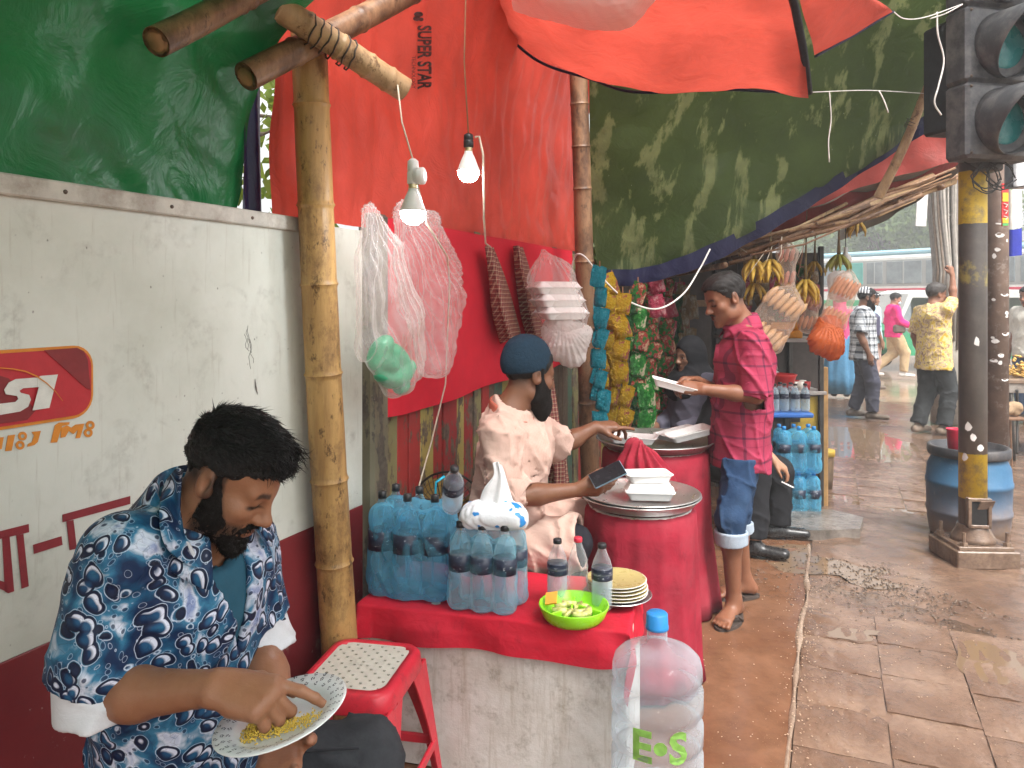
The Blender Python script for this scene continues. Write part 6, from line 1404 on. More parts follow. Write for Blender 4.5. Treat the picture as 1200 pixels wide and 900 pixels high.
bottle_things(pbl, [(bt(.60, .22, TZ+.05), 0, None)], ['blue-capped bottle rising behind the tilted bottle'])
# tissue bag
ts = bt(.475, .09, TZ+.262); tt = thing('tissue_pack', 'white and blue plastic tissue pack on the bottle pack', 'tissue pack', ts)
S = Sdf(); S.ecap(ts+A(-.075, .01, .034), ts+A(.075, -.01, .034), (.055, .042), (.055, .042), A(0, 1, 0), .02); S.ecap(ts+A(-.05, .005, .05), ts+A(.05, -.005, .05), (.05, .04), (.05, .04), A(0, 1, 0), .03)
V, F = S.mesh(.004, disp=noise_disp(90, .0035, 8, 22)); V[:, 2] = np.maximum(V[:, 2], ts[2]+.001)
t = NT('tissue_wrap'); M_TW = t.done(t.bsdf(t.mix(t.ramp(t.noise(17, 2, .5, t.mapping(1, (0, .3, 0))), [(.60, 0), (.62, 1)]), (.76, .79, .82), (.03, .26, .66)), .25, normal=t.bump(t.noise(40, 4), .3, .01)))
raw('wrapper', V, F, M_TW, tt); q = ts+A(.01, 0, .09)
cloth('tissue', [[q+A(-.065, .01, -.02), q+A(0, -.03, -.01), q+A(.055, .01, -.02)], [q+A(-.045, .0, .04), q+A(.01, -.02, .045), q+A(.035, .01, .04)], [q+A(-.012, .0, .085), q+A(.01, -.012, .09), q+A(.022, .008, .085)], [q+A(-.014, .005, .125), q+A(.0, -.005, .132), q+A(.012, .005, .118)]], 20, 20, fabric('tissue_paper', (.82, .82, .83)), tt, lambda u, v, G: .006*np.sin(u*14))
# lime-green dish with lime wedges
dc = bt(.185, .055, TZ); dg_ = thing('divided_dish', 'lime green divided plastic dish holding cut limes', 'dish', dc); M_LIME = simple('lime_plastic', (.30, .72, .02), .3, .08, 20, .02)
MB().lathe([(.0005, .004), (.085, .004), (.098, .02), (.108, .048), (.112, .05), (.113, .046), (.100, .014), (.088, .0), (.0005, 0)], dc, 40).build('bowl', M_LIME, dg_, True)
m = MB(); m.box(dc+A(.05, -.01, .022), (.006, .085, .034), .9, .002); m.box(dc+A(.0, .04, .022), (.006, .09, .034), -.2, .002); m.box(dc+A(-.04, -.03, .022), (.006, .085, .034), -1.0, .002); m.build('divider', M_LIME, dg_)
t = NT('lime_flesh'); M_FLESH = t.done(t.bsdf(t.ramp(t.noise(60, 3), [(.35, (.46, .48, .10)), (.65, (.66, .62, .28))]), .3)); q = random.Random(6)
for i in range(13):
    p = dc+A(q.uniform(-.05, .055), q.uniform(-.055, .05), .022+.012*q.random()); a = q.uniform(0, 6.28); m = MB(); rr = q.uniform(.016, .022); d1 = nrm(A(math.cos(a), math.sin(a), q.uniform(-.4, .4)))
    e1, e2, _ = frame_of(d1); pts = [p+d1*rr*1.3*math.cos(u)*(1 if 1 else 0)+e1*rr*math.sin(u) for u in np.linspace(0, math.pi, 9)]; m.prism(pts, -e2*rr*.45, e2*rr*.45)
    wq = m.build('lime_wedge', M_FLESH, None, True); tag(wq, 'cut lime wedge heaped in the lime green dish', 'lime wedge', 'lime wedges in the green dish')
m = MB(); p = dc+A(-.072, .03, .035); m.add([p+A(-.02, -.012, 0), p+A(.018, -.01, .004), p+A(.022, .02, .03), p+A(-.016, .018, .026)], [(0, 1, 2, 3)]); m.prism([p+A(-.02, -.012, 0), p+A(.018, -.01, .004), p+A(.022, .02, .03), p+A(-.016, .018, .026)], A(0, 0, .001), A(0, -.004, .006)); wq = m.build('orange_slice', simple('orange_peel', (.72, .30, .015), .4), None); tag(wq, 'bright orange peel slice at the edge of the green dish', 'peel')
# stack of plates
M_CHINA = simple('white_china', (.70, .69, .64), .2, .06, 10, .02); M_GOLD = simple('gold_rim', (.42, .34, .14), .3, .1)
pc = bt(.065, .26, TZ)
MB().lathe([(.0005, 0), (.075, .0), (.1, .012), (.118, .022), (.116, .024), (.072, .005), (.0005, .005)], pc, 40).build('steel_plate', simple('dull_steel', (.5, .5, .5), .3, .1, metal=.9)); o = bpy.data.objects['steel_plate']; tag(o, 'dull steel plate under the stack of white plates', 'plate')
for i in range(5):
    z = .012+i*.011; t = thing('plate', 'white plate with gilt rim in the stack behind the bottles', 'plate', pc+A(0, 0, z), 'stacked white plates'); c_ = pc+A(rng.uniform(-.004, .004), rng.uniform(-.004, .004), z)
    MB().lathe([(.0005, 0), (.06, .0), (.085, .010), (.104, .016), (.103, .018), (.06, .004), (.0005, .004)], c_, 36).build('dish', M_CHINA, t, True); MB().lathe([(.090, .0145), (.101, .0186), (.098, .0185), (.090, .0155)], c_, 36).build('rim_band', M_GOLD, t, True)
# table fan
fc = at(524, 598, 3.17); tf = thing('table_fan', 'dark wire-guarded table fan behind the bottle packs', 'fan', A(fc[0], fc[1], 0)); fd = nrm(A(-.25, -1, .12)); e1, e2, _ = frame_of(fd); M_FAN = simple('fan_wire', (.03, .028, .025), .4, .2, metal=.5); FR = .155
m = MB(); m.tube([fc+(e1*math.cos(a)+e2*math.sin(a))*FR for a in np.linspace(0, 2*math.pi, 49)], .005, 6, cap=False); m.build('guard_ring', M_FAN, tf, True)
for k in range(40):
    a = 2*math.pi*k/40; di = e1*math.cos(a)+e2*math.sin(a); m = MB(); m.tube([fc+di*FR, fc+di*FR*.7+fd*.035, fc+di*.03+fd*.045], .0019, 4); m.build('guard_wire', M_FAN, tf)
m = MB()
for rr, of in ((.045, .044), (.075, .041), (.105, .036), (.13, .024)): m.tube([fc+(e1*math.cos(a)+e2*math.sin(a))*rr+fd*of for a in np.linspace(0, 2*math.pi, 33)], .001, 4, cap=False)
m.build('guard_rings', M_FAN, tf)
for k in range(3):
    a0 = k*2.094; V = []
    for i in range(9):
        for j in range(6):
            r_ = .03+.11*j/5; a = a0+(i/8-.5)*(.9+.5*j/5); V.append(fc+(e1*math.cos(a)+e2*math.sin(a))*r_+fd*(-.01+.018*(i/8-.5)))
    raw('blade', V, gridfaces(5, 8), simple('amber_blade', (.30, .20, .06), .25, .1) if k == 0 else bpy.data.materials['amber_blade'], tf)
MB().lathe([(.0005, .05), (.028, .045), (.032, .03), (.032, -.03), (.05, -.05), (.045, -.10), (.0005, -.10)], fc, 20, fd).build('motor', simple('fan_motor', (.12, .11, .09), .5), tf, True)
m = MB(); m.tube([fc-fd*.06-A(0, 0, .02), fc-fd*.06-A(0, 0, .25), A(fc[0], fc[1], .46)+A(0, .06, 0)], .014, 8); m.lathe([(.0005, .03), (.06, .025), (.10, .005), (.10, .0)], A(fc[0], fc[1]+.06, .0), 20); m.tube([A(fc[0], fc[1]+.06, .02), A(fc[0], fc[1]+.06, .47)], .012, 8); m.build('stand', M_FAN, tf, True)
m = MB(); m.tube([at(516, 604, 3.0), at(510, 585, 2.98), at(511, 565, 2.97), at(521, 558, 2.98)], .012, 8, sq=.4); m.build('blue_handle', simple('cyan_plastic', (.02, .38, .55), .4), tf, True)

# ------------------------------------------------------------------ stool
so = A(-.455, 2.31, 0); sa = R(-11); sxv = A(math.cos(sa), math.sin(sa), 0); syv = A(-math.sin(sa), math.cos(sa), 0); SZ = .45
def sl_(x, y, z): return so+sxv*x+syv*y+A(0, 0, z)
M_STOOL = simple('red_plastic', (.60, .025, .045), .35, .10, 14, .05, dirt=(.22, .03, .035), dscale=11, damt=.25); M_INLAY = simple('cream_plastic', (.62, .60, .52), .4, .08, 25, .05, dirt=(.3, .27, .22), dscale=14, damt=.2)
st = thing('plastic_stool', 'red plastic stool with cream perforated seat beside the eater', 'stool', so)
def rr2(hx, hy, r, n=6):
    o = []
    for cx, cy, a0 in ((hx-r, hy-r, 0), (-hx+r, hy-r, 90), (-hx+r, -hy+r, 180), (hx-r, -hy+r, 270)):
        for k in range(n+1): a = R(a0+90*k/n); o.append((cx+r*math.cos(a), cy+r*math.sin(a)))
    return o
rings = [(.116, .140, .045, SZ-.012), (.118, .142, .046, SZ), (.138, .165, .055, SZ-.001), (.147, .174, .058, SZ-.012), (.152, .178, .06, SZ-.055), (.150, .176, .06, SZ-.060), (.140, .166, .055, SZ-.02)]
V = []; F = []; nn = 28
for hx, hy, r, z in rings: V += [sl_(x, y, z) for x, y in rr2(hx, hy, r)]
for i in range(len(rings)-1):
    for k in range(nn): F.append((i*nn+k, i*nn+(k+1) % nn, (i+1)*nn+(k+1) % nn, (i+1)*nn+k))
raw('seat', V, F, M_STOOL, st)
V = []; F = []; idx = {}; n1, n2 = 23, 27
def keep(i, j):
    x, y = (i+.5)/n1*2-1, (j+.5)/n2*2-1; ax, ay = abs(x)*.116, abs(y)*.140; r = .045
    ins = not (ax > .116-r and ay > .14-r and math.hypot(ax-(.116-r), ay-(.14-r)) > r)
    hole = (i % 2 == 1 and j % 2 == 1 and ((i//2+j//2) % 2 == 0) and abs(x) < .9 and abs(y) < .92) or math.hypot(x*.116, y*.14) < .009
    return ins and not hole
for i in range(n1):
    for j in range(n2):
        if keep(i, j):
            f = []
            for a, b in ((i, j), (i+1, j), (i+1, j+1), (i, j+1)):
                if (a, b) not in idx: idx[a, b] = len(V); V.append(sl_((a/n1*2-1)*.117, (b/n2*2-1)*.141, SZ-.002))
                f.append(idx[a, b])
            F.append(tuple(f))
o = raw('seat_inlay', V, F, M_INLAY, st, False); mo = o.modifiers.new('t', 'SOLIDIFY'); mo.thickness = .007; mo.offset = 1 if 0 else -1
for sx_ in (-1, 1):
    for sy_ in (-1, 1):
        m = MB(); V = []; F = []
        for k in range(9):
            u = k/8; z = (SZ-.05)*(1-u)+.0; ox = .149+.045*u; oy = .175+.045*u; wx = .085*(1-u)**2+.032; wy = .095*(1-u)**2+.034; th = .006
            V += [sl_(sx_*ox, sy_*oy, z), sl_(sx_*(ox-wx), sy_*oy, z), sl_(sx_*(ox-wx), sy_*(oy-th), z), sl_(sx_*(ox-th), sy_*(oy-th), z), sl_(sx_*(ox-th), sy_*(oy-wy), z), sl_(sx_*ox, sy_*(oy-wy), z)]
        for k in range(8):
            for e in range(6): F.append((k*6+e, k*6+(e+1) % 6, k*6+6+(e+1) % 6, k*6+6+e))
        F += [(0, 1, 2, 3, 4, 5), tuple(48+e for e in range(6))]
        raw('leg', V, F, M_STOOL, st, False)
for a, b in (((-1, -1), (1, -1)), ((1, -1), (1, 1)), ((1, 1), (-1, 1)), ((-1, 1), (-1, -1))):
    m = MB(); z = .13; f = .149+.045*(1-z/.4)-.005; g = .175+.045*(1-z/.4)-.005; p0 = sl_(a[0]*f, a[1]*g, z); p1 = sl_(b[0]*f, b[1]*g, z); c = (p0+p1)/2; dv = p1-p0
    m.box(c, (np.linalg.norm(dv)-.02, .012, .03), math.atan2(dv[1], dv[0]), .003); m.build('stretcher', M_STOOL, st)
# stool the eater sits on (hidden under him) and the vendor's crate
es = thing('seat_stool', 'low stool under the man in the swirl-print shirt', 'stool', A(-.65, 1.53, 0)); m = MB(); m.lathe([(.0005, .44), (.15, .44), (.165, .42), (.16, .38), (.0005, .38)], A(-.65, 1.53, 0), 24); m.build('seat', M_STOOL, es, True)
for a in range(4):
    an = a*math.pi/2+.6; m = MB(); m.tube([A(-.65+.12*math.cos(an), 1.53+.12*math.sin(an), .39), A(-.65+.17*math.cos(an), 1.53+.17*math.sin(an), 0)], .02, 8); m.build('leg', M_STOOL, es, True)
M_WOOD = simple('raw_wood', (.25, .16, .09), .8, .25, 10, .4, 30); vc = VEN['pel']; cr_ = thing('wooden_crate', 'wooden crate the vendor sits on behind the serving box', 'crate', A(vc[0]-.06, vc[1]+.06, 0))
for k in range(5):
    m = MB(); m.box(A(vc[0]-.06, vc[1]+.06, .05+k*.085), (.36, .34, .075), -.2, .004); m.build('slat', M_WOOD, cr_)

# ------------------------------------------------------------------ water jug
jc = A((770-600)/900*2.2, 2.2, .14); jg = thing('water_jug', 'large empty clear plastic water jug with blue cap and green lettering', 'water jug', jc); JR = .130
prof = [(.0005, .012), (.09, .012), (.115, .0), (.126, .012), (JR, .03), (JR, .12), (JR-.012, .128), (JR-.012, .146), (JR, .155), (JR, .205), (JR-.014, .213), (JR-.014, .236), (JR, .245), (JR, .30), (JR-.014, .308), (JR-.012, .326), (JR-.002, .335), (JR-.003, .362), (.121, .384), (.104, .400), (.076, .412), (.045, .419), (.031, .424), (.029, .434), (.029, .485)]
MB().lathe(prof, jc, 48).build('bottle', M_JUGP, jg, True)
MB().lathe([(.0005, .512), (.027, .512), (.0305, .508), (.0315, .478), (.033, .474), (.033, .466), (.030, .465)], jc, 28).build('cap', M_CAPB, jg, True)
V, F = text_mesh('E•S', .115, .0004, spacing=1.05, offset=.004); fa = math.atan2(-jc[1], -jc[0]); W_ = []
for x, y, z in V: a = fa+x/JR+.05; rr = JR+.0012+z; W_.append((jc[0]+math.cos(a)*rr, jc[1]+math.sin(a)*rr, .14+.19+y))
raw('lettering', W_, F, simple('green_print', (.17, .34, .06), .6, .35, 30), jg, False)

# ------------------------------------------------------------------ the plate of rice, phone, foam plate
pcn = P(331, 842, 1.215); pn = nrm(A(-.24, -.05, 1)); M_ = NT('flowered_china')
pl = thing('dinner_plate', 'white plate with dark flower border held by the eater', 'plate', pcn); pe1, pe2, _ = frame_of(pn)
MB().lathe([(.0005, 0), (.055, 0), (.068, .006), (.075, .012), (.103, .021), (.105, .0225), (.104, .024), (.074, .0155), (.064, .008), (.052, .004), (.0005, .004)], pcn-pn*.012, 48, pn).build('dish', simple('glazed_white', (.72, .74, .74), .15, .04, 8, .0), pl, True)
M_DOT = simple('dark_floral_print', (.035, .035, .05), .3, .3, 80); m = MB(); q = random.Random(8)
for ringr, cnt_, off in ((.081, 26, 0), (.090, 28, .5), (.099, 32, .2)):
    for k in range(cnt_):
        a = 2*math.pi*(k+off)/cnt_; zz = .0185-.012+.0085*(ringr-.075)/.028+.0003; c = pcn+pn*(zz-.001)+(pe1*math.cos(a)+pe2*math.sin(a))*ringr; rad = nrm(pe1*math.cos(a)+pe2*math.sin(a)+pn*.3); tg2 = np.cross(pn, rad)
        for j in range(5):
            b_ = 2*math.pi*j/5+q.random(); c2_ = c+(rad*math.cos(b_)+tg2*math.sin(b_))*.0026+pn*.0006; m.add([c2_+(rad*math.cos(u)+tg2*math.sin(u))*.0014 for u in np.linspace(0, 6.283, 6)[:-1]], [(0, 1, 2, 3, 4)])
m.build('flower_border', M_DOT, pl)
V = []; F = []; q = np.random.RandomState(4)
for i in range(1100):
    g = q.rand(); c2_ = q.randn(2)*A(.016, .012)[:2]+(np.array((-.032, -.012)) if g < .72 else (np.array((.004, -.018)) if g < .88 else np.array((.040, -.012)))); hgt = .024*math.exp(-((c2_[0]+.032)**2+(c2_[1]+.012)**2)/.0004)*q.rand()+.002
    c = pcn+A(1, 0, .24)*c2_[0]+A(0, 1, .05)*c2_[1]+pn*(hgt-.006); d = nrm(q.randn(3)); e1, e2, _ = frame_of(d); b = len(V); L = .0026; r_ = .0015
    V += [c+d*L, c-d*L, c+e1*r_, c-e1*r_, c+e2*r_, c-e2*r_]; F += [tuple(b+k for k in f) for f in ((0, 2, 4), (0, 4, 3), (0, 3, 5), (0, 5, 2), (1, 4, 2), (1, 3, 4), (1, 5, 3), (1, 2, 5))]
o = raw('rice_portion', V, np.array(F), simple('yellow_rice', (.66, .46, .07), .5, .2, 60), None, False); tag(o, 'heap of yellow rice on the flower-bordered plate', 'food')
ph = thing('mobile_phone', 'black smartphone held in the vendor\'s hand above the tray', 'phone', P(712, 557, 2.93)); pd = nrm(P(726, 548, 2.94)-P(697, 562, 2.93)); pnn = nrm(A(-.2, -.7, .75)); pnn = nrm(pnn-pd*np.dot(pnn, pd)); M3 = Matrix((tuple(pd), tuple(np.cross(pnn, pd)), tuple(pnn))).transposed()
m = MB(); m.box(P(712, 556, 2.93), (.135, .07, .009), rot=M3, ch=.003); m.build('case', simple('blue_grey_case', (.10, .16, .20), .35), ph); m = MB(); m.box(P(712, 556, 2.93)+pnn*.0052, (.129, .064, .001), rot=M3); m.build('screen', simple('black_glass', (.006, .006, .008), .25, .1, bump=0, spec=.25), ph)
M_FOAM = simple('white_foam', (.76, .75, .73), .6, .05, 30, .1, 120)
def foam_box(label, c, sx, sy, rz, group=None, closed=True, tilt=0):
    t = thing('foam_box', label, 'foam box', c, group); Rm = Matrix.Rotation(rz, 3, 'Z') @ Matrix.Rotation(tilt, 3, 'Y')
    def shell(rs, name, z0):
        V = []; F = []; nn = 28
        for hx, hy, z in rs: V += [Vector(c)+Rm @ Vector((x, y, z+z0)) for x, y in rr2(hx, hy, min(hx, hy)*.25)]
        for i in range(len(rs)-1):
            for k in range(nn): F.append((i*nn+k, i*nn+(k+1) % nn, (i+1)*nn+(k+1) % nn, (i+1)*nn+k))
        F.append(tuple((len(rs)-1)*nn+k for k in range(nn))); F.append(tuple(range(nn-1, -1, -1))); raw(name, V, F, M_FOAM, t, False).data.set_sharp_from_angle(angle=R(35))
    shell([(sx*.40, sy*.40, 0), (sx*.47, sy*.47, .028), (sx*.5, sy*.5, .030), (sx*.5, sy*.5, .033), (sx*.46, sy*.46, .033), (sx*.39, sy*.39, .006)], 'base', 0)
    if closed: shell([(sx*.5, sy*.5, .034), (sx*.47, sy*.47, .037), (sx*.40, sy*.40, .062)], 'lid', 0)
    return t
# ------------------------------------------------------------------ covered pots and trays
M_ALU = simple('aluminium', (.62, .62, .60), .32, .1, 12, .06, metal=.9); M_POTC = fabric('crimson_cloth', (.24, .012, .026), .9, .25, 700, .5, 10, fade=(.30, .045, .06))
def pot(label, c, r, z, seed, flare=.02, rag=True):
    t = thing('cooking_pot', label, 'pot', c); nz = SNoise(seed, 8, .3, 1.2)
    wv = lambda a, zz: 1+(.035*math.sin(a*9+seed)+.028*math.sin(a*17+2*seed)+.02*math.sin(a*5))*(1-zz/z)**.7+.004*math.sin(a*31)
    MB().lathe([(r+flare+.012, .012), (r+flare, .10), (r+.012, z*.5), (r+.004, z*.85), (r, z-.03), (r-.02, z-.012)], c, 110, warp=wv).build('cloth_skirt', M_POTC, t, True)
    MB().lathe([(r*.9, .0), (r*.93, .1), (r*.93, z-.01), (r*.88, z-.01), (r*.88, .02)], c, 40).build('pot', M_ALU, t, True); return t
def tray(label, c, r, group=None, depth=.03):
    t = thing('tray', label, 'tray', c, group); MB().lathe([(.0005, 0), (r*.86, 0), (r*.97, depth), (r, depth+.003), (r+.004, depth), (r*.985, depth-.004), (r*.88, -.004), (.0005, -.004)], c, 56).build('dish', M_ALU, t, True); return t
p1 = P(750, 585, 3.16); p1[2] = 0; Z1 = .715; pot('large pot wrapped in crimson cloth beside the water jug', p1, .225, Z1, 3)
tray('round aluminium tray on the front crimson-covered pot', p1+A(0, 0, Z1+.002), .245); tray('second aluminium tray nested in the tray on the front pot', p1+A(.004, -.004, Z1+.012), .238)
foam_box('closed white foam box at the bottom of the two on the front tray', p1+A(.035, -.02, Z1+.022), .20, .13, -.1); foam_box('closed white foam box on top of the two on the front tray', p1+A(.03, .0, Z1+.088), .19, .13, .1, closed=False)
p2 = P(768, 525, 3.95); p2[2] = 0; Z2 = .80; pot('crimson-covered pot standing between the trays and the man in pink', p2, .27, Z2, 5, .05)
tray('round aluminium tray holding foam plates on the back pot', p2+A(0, 0, Z2+.002), .30)
for i, (x, y, rz, tl) in enumerate(((-.17, .05, .5, .1), (-.12, -.06, -.3, 0), (.13, .02, .5, -.12), (.16, -.05, .2, -.2))):
    foam_box('white foam plate lying on the tray of the back pot', p2+A(x, y, Z2+.012+.012*i), .24, .15, rz, 'foam plates on the back tray', False, tl)
# red cloth bundle
bq = P(752, 545, 3.50); S = Sdf(); S.ell(bq+A(0, 0, -.06), (.135, .11, .10), None, .03); S.cap(bq+A(-.02, 0, 0), bq+A(-.035, .0, .085), .085, .035, .05); S.cap(bq+A(.02, -.02, -.02), bq+A(.10, -.05, -.10), .07, .05, .04); S.ell(bq+A(0, 0, -.15), (.15, .12, .10), None, .05)
V, F = S.mesh(.006, disp=lambda x, y, z, N=SNoise(66, 10, 2, 5): .010*np.sin(np.arctan2(y-bq[1], x-bq[0])*11+2*N(x, y, z))+.005*N(x*2, y*2, z*2)); o = raw('cloth_bundle', V, F, M_POTC); tag(o, 'crumpled crimson cloth bundle covering food between the two trays', 'cloth')
m = MB(); m.lathe([(.10, 0), (.12, .02), (.12, bq[2]-.22), (.1, bq[2]-.2)], A(bq[0], bq[1], 0), 24); t = thing('food_bucket', 'bucket standing under the crimson cloth bundle', 'bucket', A(bq[0], bq[1], 0)); m.build('bucket_wall', M_ALU, t, True)
foam_box('white foam plate held by the man in the pink checked shirt', P(789, 456, 3.70), .22, .14, -.15, closed=False, tilt=.25)

# ------------------------------------------------------------------ bulbs
M_BULB = simple('bulb_body', (.75, .75, .73), .4, .05, bump=0); t = NT('lit_bulb'); e = t.n('ShaderNodeEmission'); e.inputs[0].default_value = (.93, .97, 1, 1); e.inputs[1].default_value = 45; M_LIT = t.done(e.outputs[0])
M_CORD = simple('cream_cord', (.55, .48, .38), .6); M_CORDW = simple('white_cable', (.60, .57, .53), .5); M_STRING = simple('brown_string', (.25, .12, .06), .8)
def bulb(label, c, r, black, cord_top, sock_h):
    t = thing('light_bulb', label, 'light bulb', c)
    MB().lathe([(.0005, -r*.92), (r*.45, -r*.83), (r*.8, -r*.55), (r*.98, -r*.1), (r, r*.12)], c, 28).build('diffuser', M_LIT, t, True)
    MB().lathe([(r, r*.12), (r*.98, r*.3), (r*.62, r*1.25), (r*.38, r*1.75), (r*.36, r*1.9)], c, 28).build('heat_sink', M_BULB, t, True)
    MB().lathe([(r*.36, r*1.9), (r*.38, r*2.0), (r*.34, r*2.1), (r*.38, r*2.2), (r*.34, r*2.35), (.0005, r*2.35)], c, 16).build('screw_base', simple('brass', (.6, .5, .3), .35, .1, metal=.9) if 'brass' not in bpy.data.materials else bpy.data.materials['brass'], t, True)
    z = r*2.3; MB().lathe([(r*.30, z-.004), (r*.46, z), (r*.46, z+sock_h*.45), (r*.40, z+sock_h*.5), (r*.45, z+sock_h*.55), (r*.42, z+sock_h*.9), (r*.2, z+sock_h), (.0005, z+sock_h)], c, 20).build('socket', M_CAPK if black else M_BULB, t, True)
    top = c+A(0, 0, z+sock_h-.004); mm = MB(); mm.tube([top, (top+cord_top)/2+A(-.01, 0, 0), cord_top], .0028, 6); mm.build('cord', M_CORD if not black else M_STRING, t, True)
    return t, top
c1_ = P(484, 250, 2.32); tb1, top1 = bulb('lit white bulb on a double white socket above the hanging bags', c1_, .039, False, P(466, 100, 2.42), .075)
m = MB(); m.lathe([(.012, 0), (.026, .004), (.026, .03), (.012, .034)], c1_+A(.004, 0, .112), 16, A(1, -.3, 0)); m.build('side_outlet', M_BULB, tb1, True)
c2_ = P(549, 202, 2.52); tb2, top2 = bulb('lit white bulb on a black socket against the red tarpaulin', c2_, .036, True, P(546, -10, 2.62), .045)
m = MB(); m.tube([c2_+A(.02, 0, .115), c2_+A(.035, 0, .118), c2_+A(.048, .0, .06), c2_+A(.05, .02, -.08), P(567, 255, 2.6), P(569, 285, 3.0), P(575, 290, 3.35)], .004, 6); m.build('cable', M_CORD, tb2, True)
m = MB(); m.tube([c1_+A(.01, 0, .10), P(500, 262, 2.4), P(524, 300, 2.9), P(527, 330, 3.1), P(522, 450, 3.2), P(505, 520, 3.25), P(488, 580, 3.0)], .0035, 6); m.build('cable', M_CORD, tb1, True)
wc = thing('white_cable', 'loose white cable swagged past the hanging snack packets', 'cable', P(750, 350, 4.9)); m = MB(); m.tube(list(patch([[P(x, y, d)]*2 for x, y, d in ((668, 330, 4.6), (673, 302, 4.55), (684, 300, 4.5), (705, 325, 4.55), (735, 352, 4.6), (770, 362, 4.7), (800, 345, 4.85), (820, 315, 5.0), (832, 292, 5.1))], 1, 60)[:, 0]), .0055, 7); m.build('cable', M_CORDW, wc, True)

# ------------------------------------------------------------------ hanging bags and scarves on the red cloth
def blob_bag(label, prims, mat, folds=.012, seed=1, h=.006, name='plastic_bag', loc=None, flat=1.0):
    S = Sdf(); hang = np.asarray(prims[0][0], float); side = nrm(prims[0][4])
    for a, b, A_, B_, sd_ in prims: S.ecap(a, b, (A_[0], A_[1]*flat), (B_[0], B_[1]*flat), sd_, .05)
    lo, hi = S.bounds(); t = thing(name, label, 'bag', loc if loc is not None else (lo+hi)/2*A(1, 1, 0)+A(0, 0, lo[2])); N = SNoise(seed, 10, 1.5, 4); N2 = SNoise(seed+1, 12, 5, 14)
    def dd(x, y, z):
        u = (x-hang[0])*side[0]+(y-hang[1])*side[1]; w_ = hang[2]-z+.06; an = u/np.maximum(w_, .04); g = N(x, y, z*.5)
        r = np.abs(np.sin(an*17+1.6*g+seed))+.5*np.abs(np.sin(an*39+2.5*g)); c = np.abs(N2(x, y, z*.7))
        return folds*(.75*r-.45+.18*c)
    V, F = S.mesh(h, disp=dd); raw('bag_skin', V, F, mat, t); return t
sd = ST
def wb(px, py, off=.17): return wl(px, py, off)
b1_ = blob_bag('milky plastic bag holding a green bag, hung on the red cloth', [(wb(432, 244), wb(445, 300), (.040, .02), (.12, .045), sd), (wb(445, 300), wb(458, 385), (.13, .05), (.195, .07), sd), (wb(458, 385), wb(474, 438), (.195, .07), (.14, .06), sd)], M_MILKBAG, .014, 3)
S = Sdf(); S.ecap(wb(447, 418), wb(472, 440), (.075, .04), (.065, .045), sd, .03); V, F = S.mesh(.008, disp=noise_disp(33, .012, 4, 10)); o = raw('green_bag', V, F, simple('green_polythene', (.03, .30, .15), .3, .2, 12, .5, 20)); tag(o, 'crumpled green plastic bag at the bottom of the milky bag', 'bag')
t = NT('printed_bag'); pz = t.ramp(t.noise(13, 2, .5, t.mapping((1, 1, 1.3))), [(.60, 0), (.63, 1)]); lw = t.xyz(t.mapping(1))[2]; band = t.ramp(t.math('MULTIPLY_ADD', lw, 1.6, -1.72), [(.0, 1), (.22, 1), (.36, .0)]); cc = t.mix(t.math('MULTIPLY', pz, band), (.78, .72, .70), t.ramp(t.noise(6, 2), [(.45, (.62, .04, .12)), (.55, (.8, .5, .06))]))
pb_ = t.bsdf(cc, .12, normal=t.bump(t.noise(14, 4, .55, dist=1), .8, .02), spec=.6); tl = t.n('ShaderNodeBsdfTranslucent'); t.l(cc, tl.inputs[0]); tr = t.n('ShaderNodeBsdfTransparent'); fr = t.n('ShaderNodeLayerWeight'); fr.inputs[0].default_value = .35
al = t.math('MINIMUM', t.math('ADD', t.math('MULTIPLY_ADD', fr.outputs['Facing'], .45, .16), t.math('MULTIPLY', t.math('MULTIPLY', pz, band), .6)), 1.0); M_PRBAG = t.done(t.mixsh(al, tr.outputs[0], t.mixsh(.4, pb_, tl.outputs[0])))
blob_bag('puffed plastic bag with red and yellow print beside the bulb', [(wb(468, 244), wb(490, 285), (.05, .02), (.17, .055), sd), (wb(490, 285), wb(512, 345), (.18, .055), (.22, .075), sd), (wb(512, 345), wb(510, 428), (.22, .075), (.12, .055), sd)], M_PRBAG, .014, 5)
for i in range(3):
    c = P(657, 374, 3.9)+A(-.018*i, 0, .0635*i); foam_box('pale foam box in the clear bag hung beside the pole', c, .25, .20, .35, 'foam boxes in the hanging bag')
blob_bag('clear bag of stacked foam boxes hung beside the upright bamboo', [(P(637, 296, 3.92), P(642, 316, 3.9), (.02, .02), (.09, .08), A(1, 0, 0)), (P(646, 328, 3.9), P(662, 372, 3.9), (.125, .11), (.125, .11), A(1, 0, 0))], M_MILKBAG, .008, 7)
blob_bag('white knotted plastic bag below the foam box bag', [(P(655, 385, 3.9), P(665, 400, 3.9), (.10, .08), (.13, .09), A(1, 0, 0)), (P(665, 400, 3.9), P(672, 418, 3.9), (.13, .09), (.07, .06), A(1, 0, 0))], film('white_polythene', (.82, .78, .75), .75, .25, .4, .7, 18), .008, 9)
GAM = plaid('gamcha_check', (.20, .045, .040), (.40, .33, .22), (.05, .02, .03), 46, .10)
def scarf(label, ctrl, seed):
    t = thing('scarf', label, 'scarf', ctrl[-1][0]); cloth('cloth', ctrl, 30, 50, GAM, t, lambda u, v, G: .010*np.sin(u*16+v*3+seed))
scarf('brown checked scarf hanging from a nail on the red cloth', [[wl(569, 288, .08), wl(572, 288, .10), wl(576, 290, .08)], [wl(572, 330, .06), wl(582, 328, .12), wl(592, 330, .06)], [wl(576, 365, .06), wl(590, 365, .13), wl(603, 362, .06)], [wl(587, 402, .06), wl(600, 398, .13), wl(612, 390, .06)]], 1)
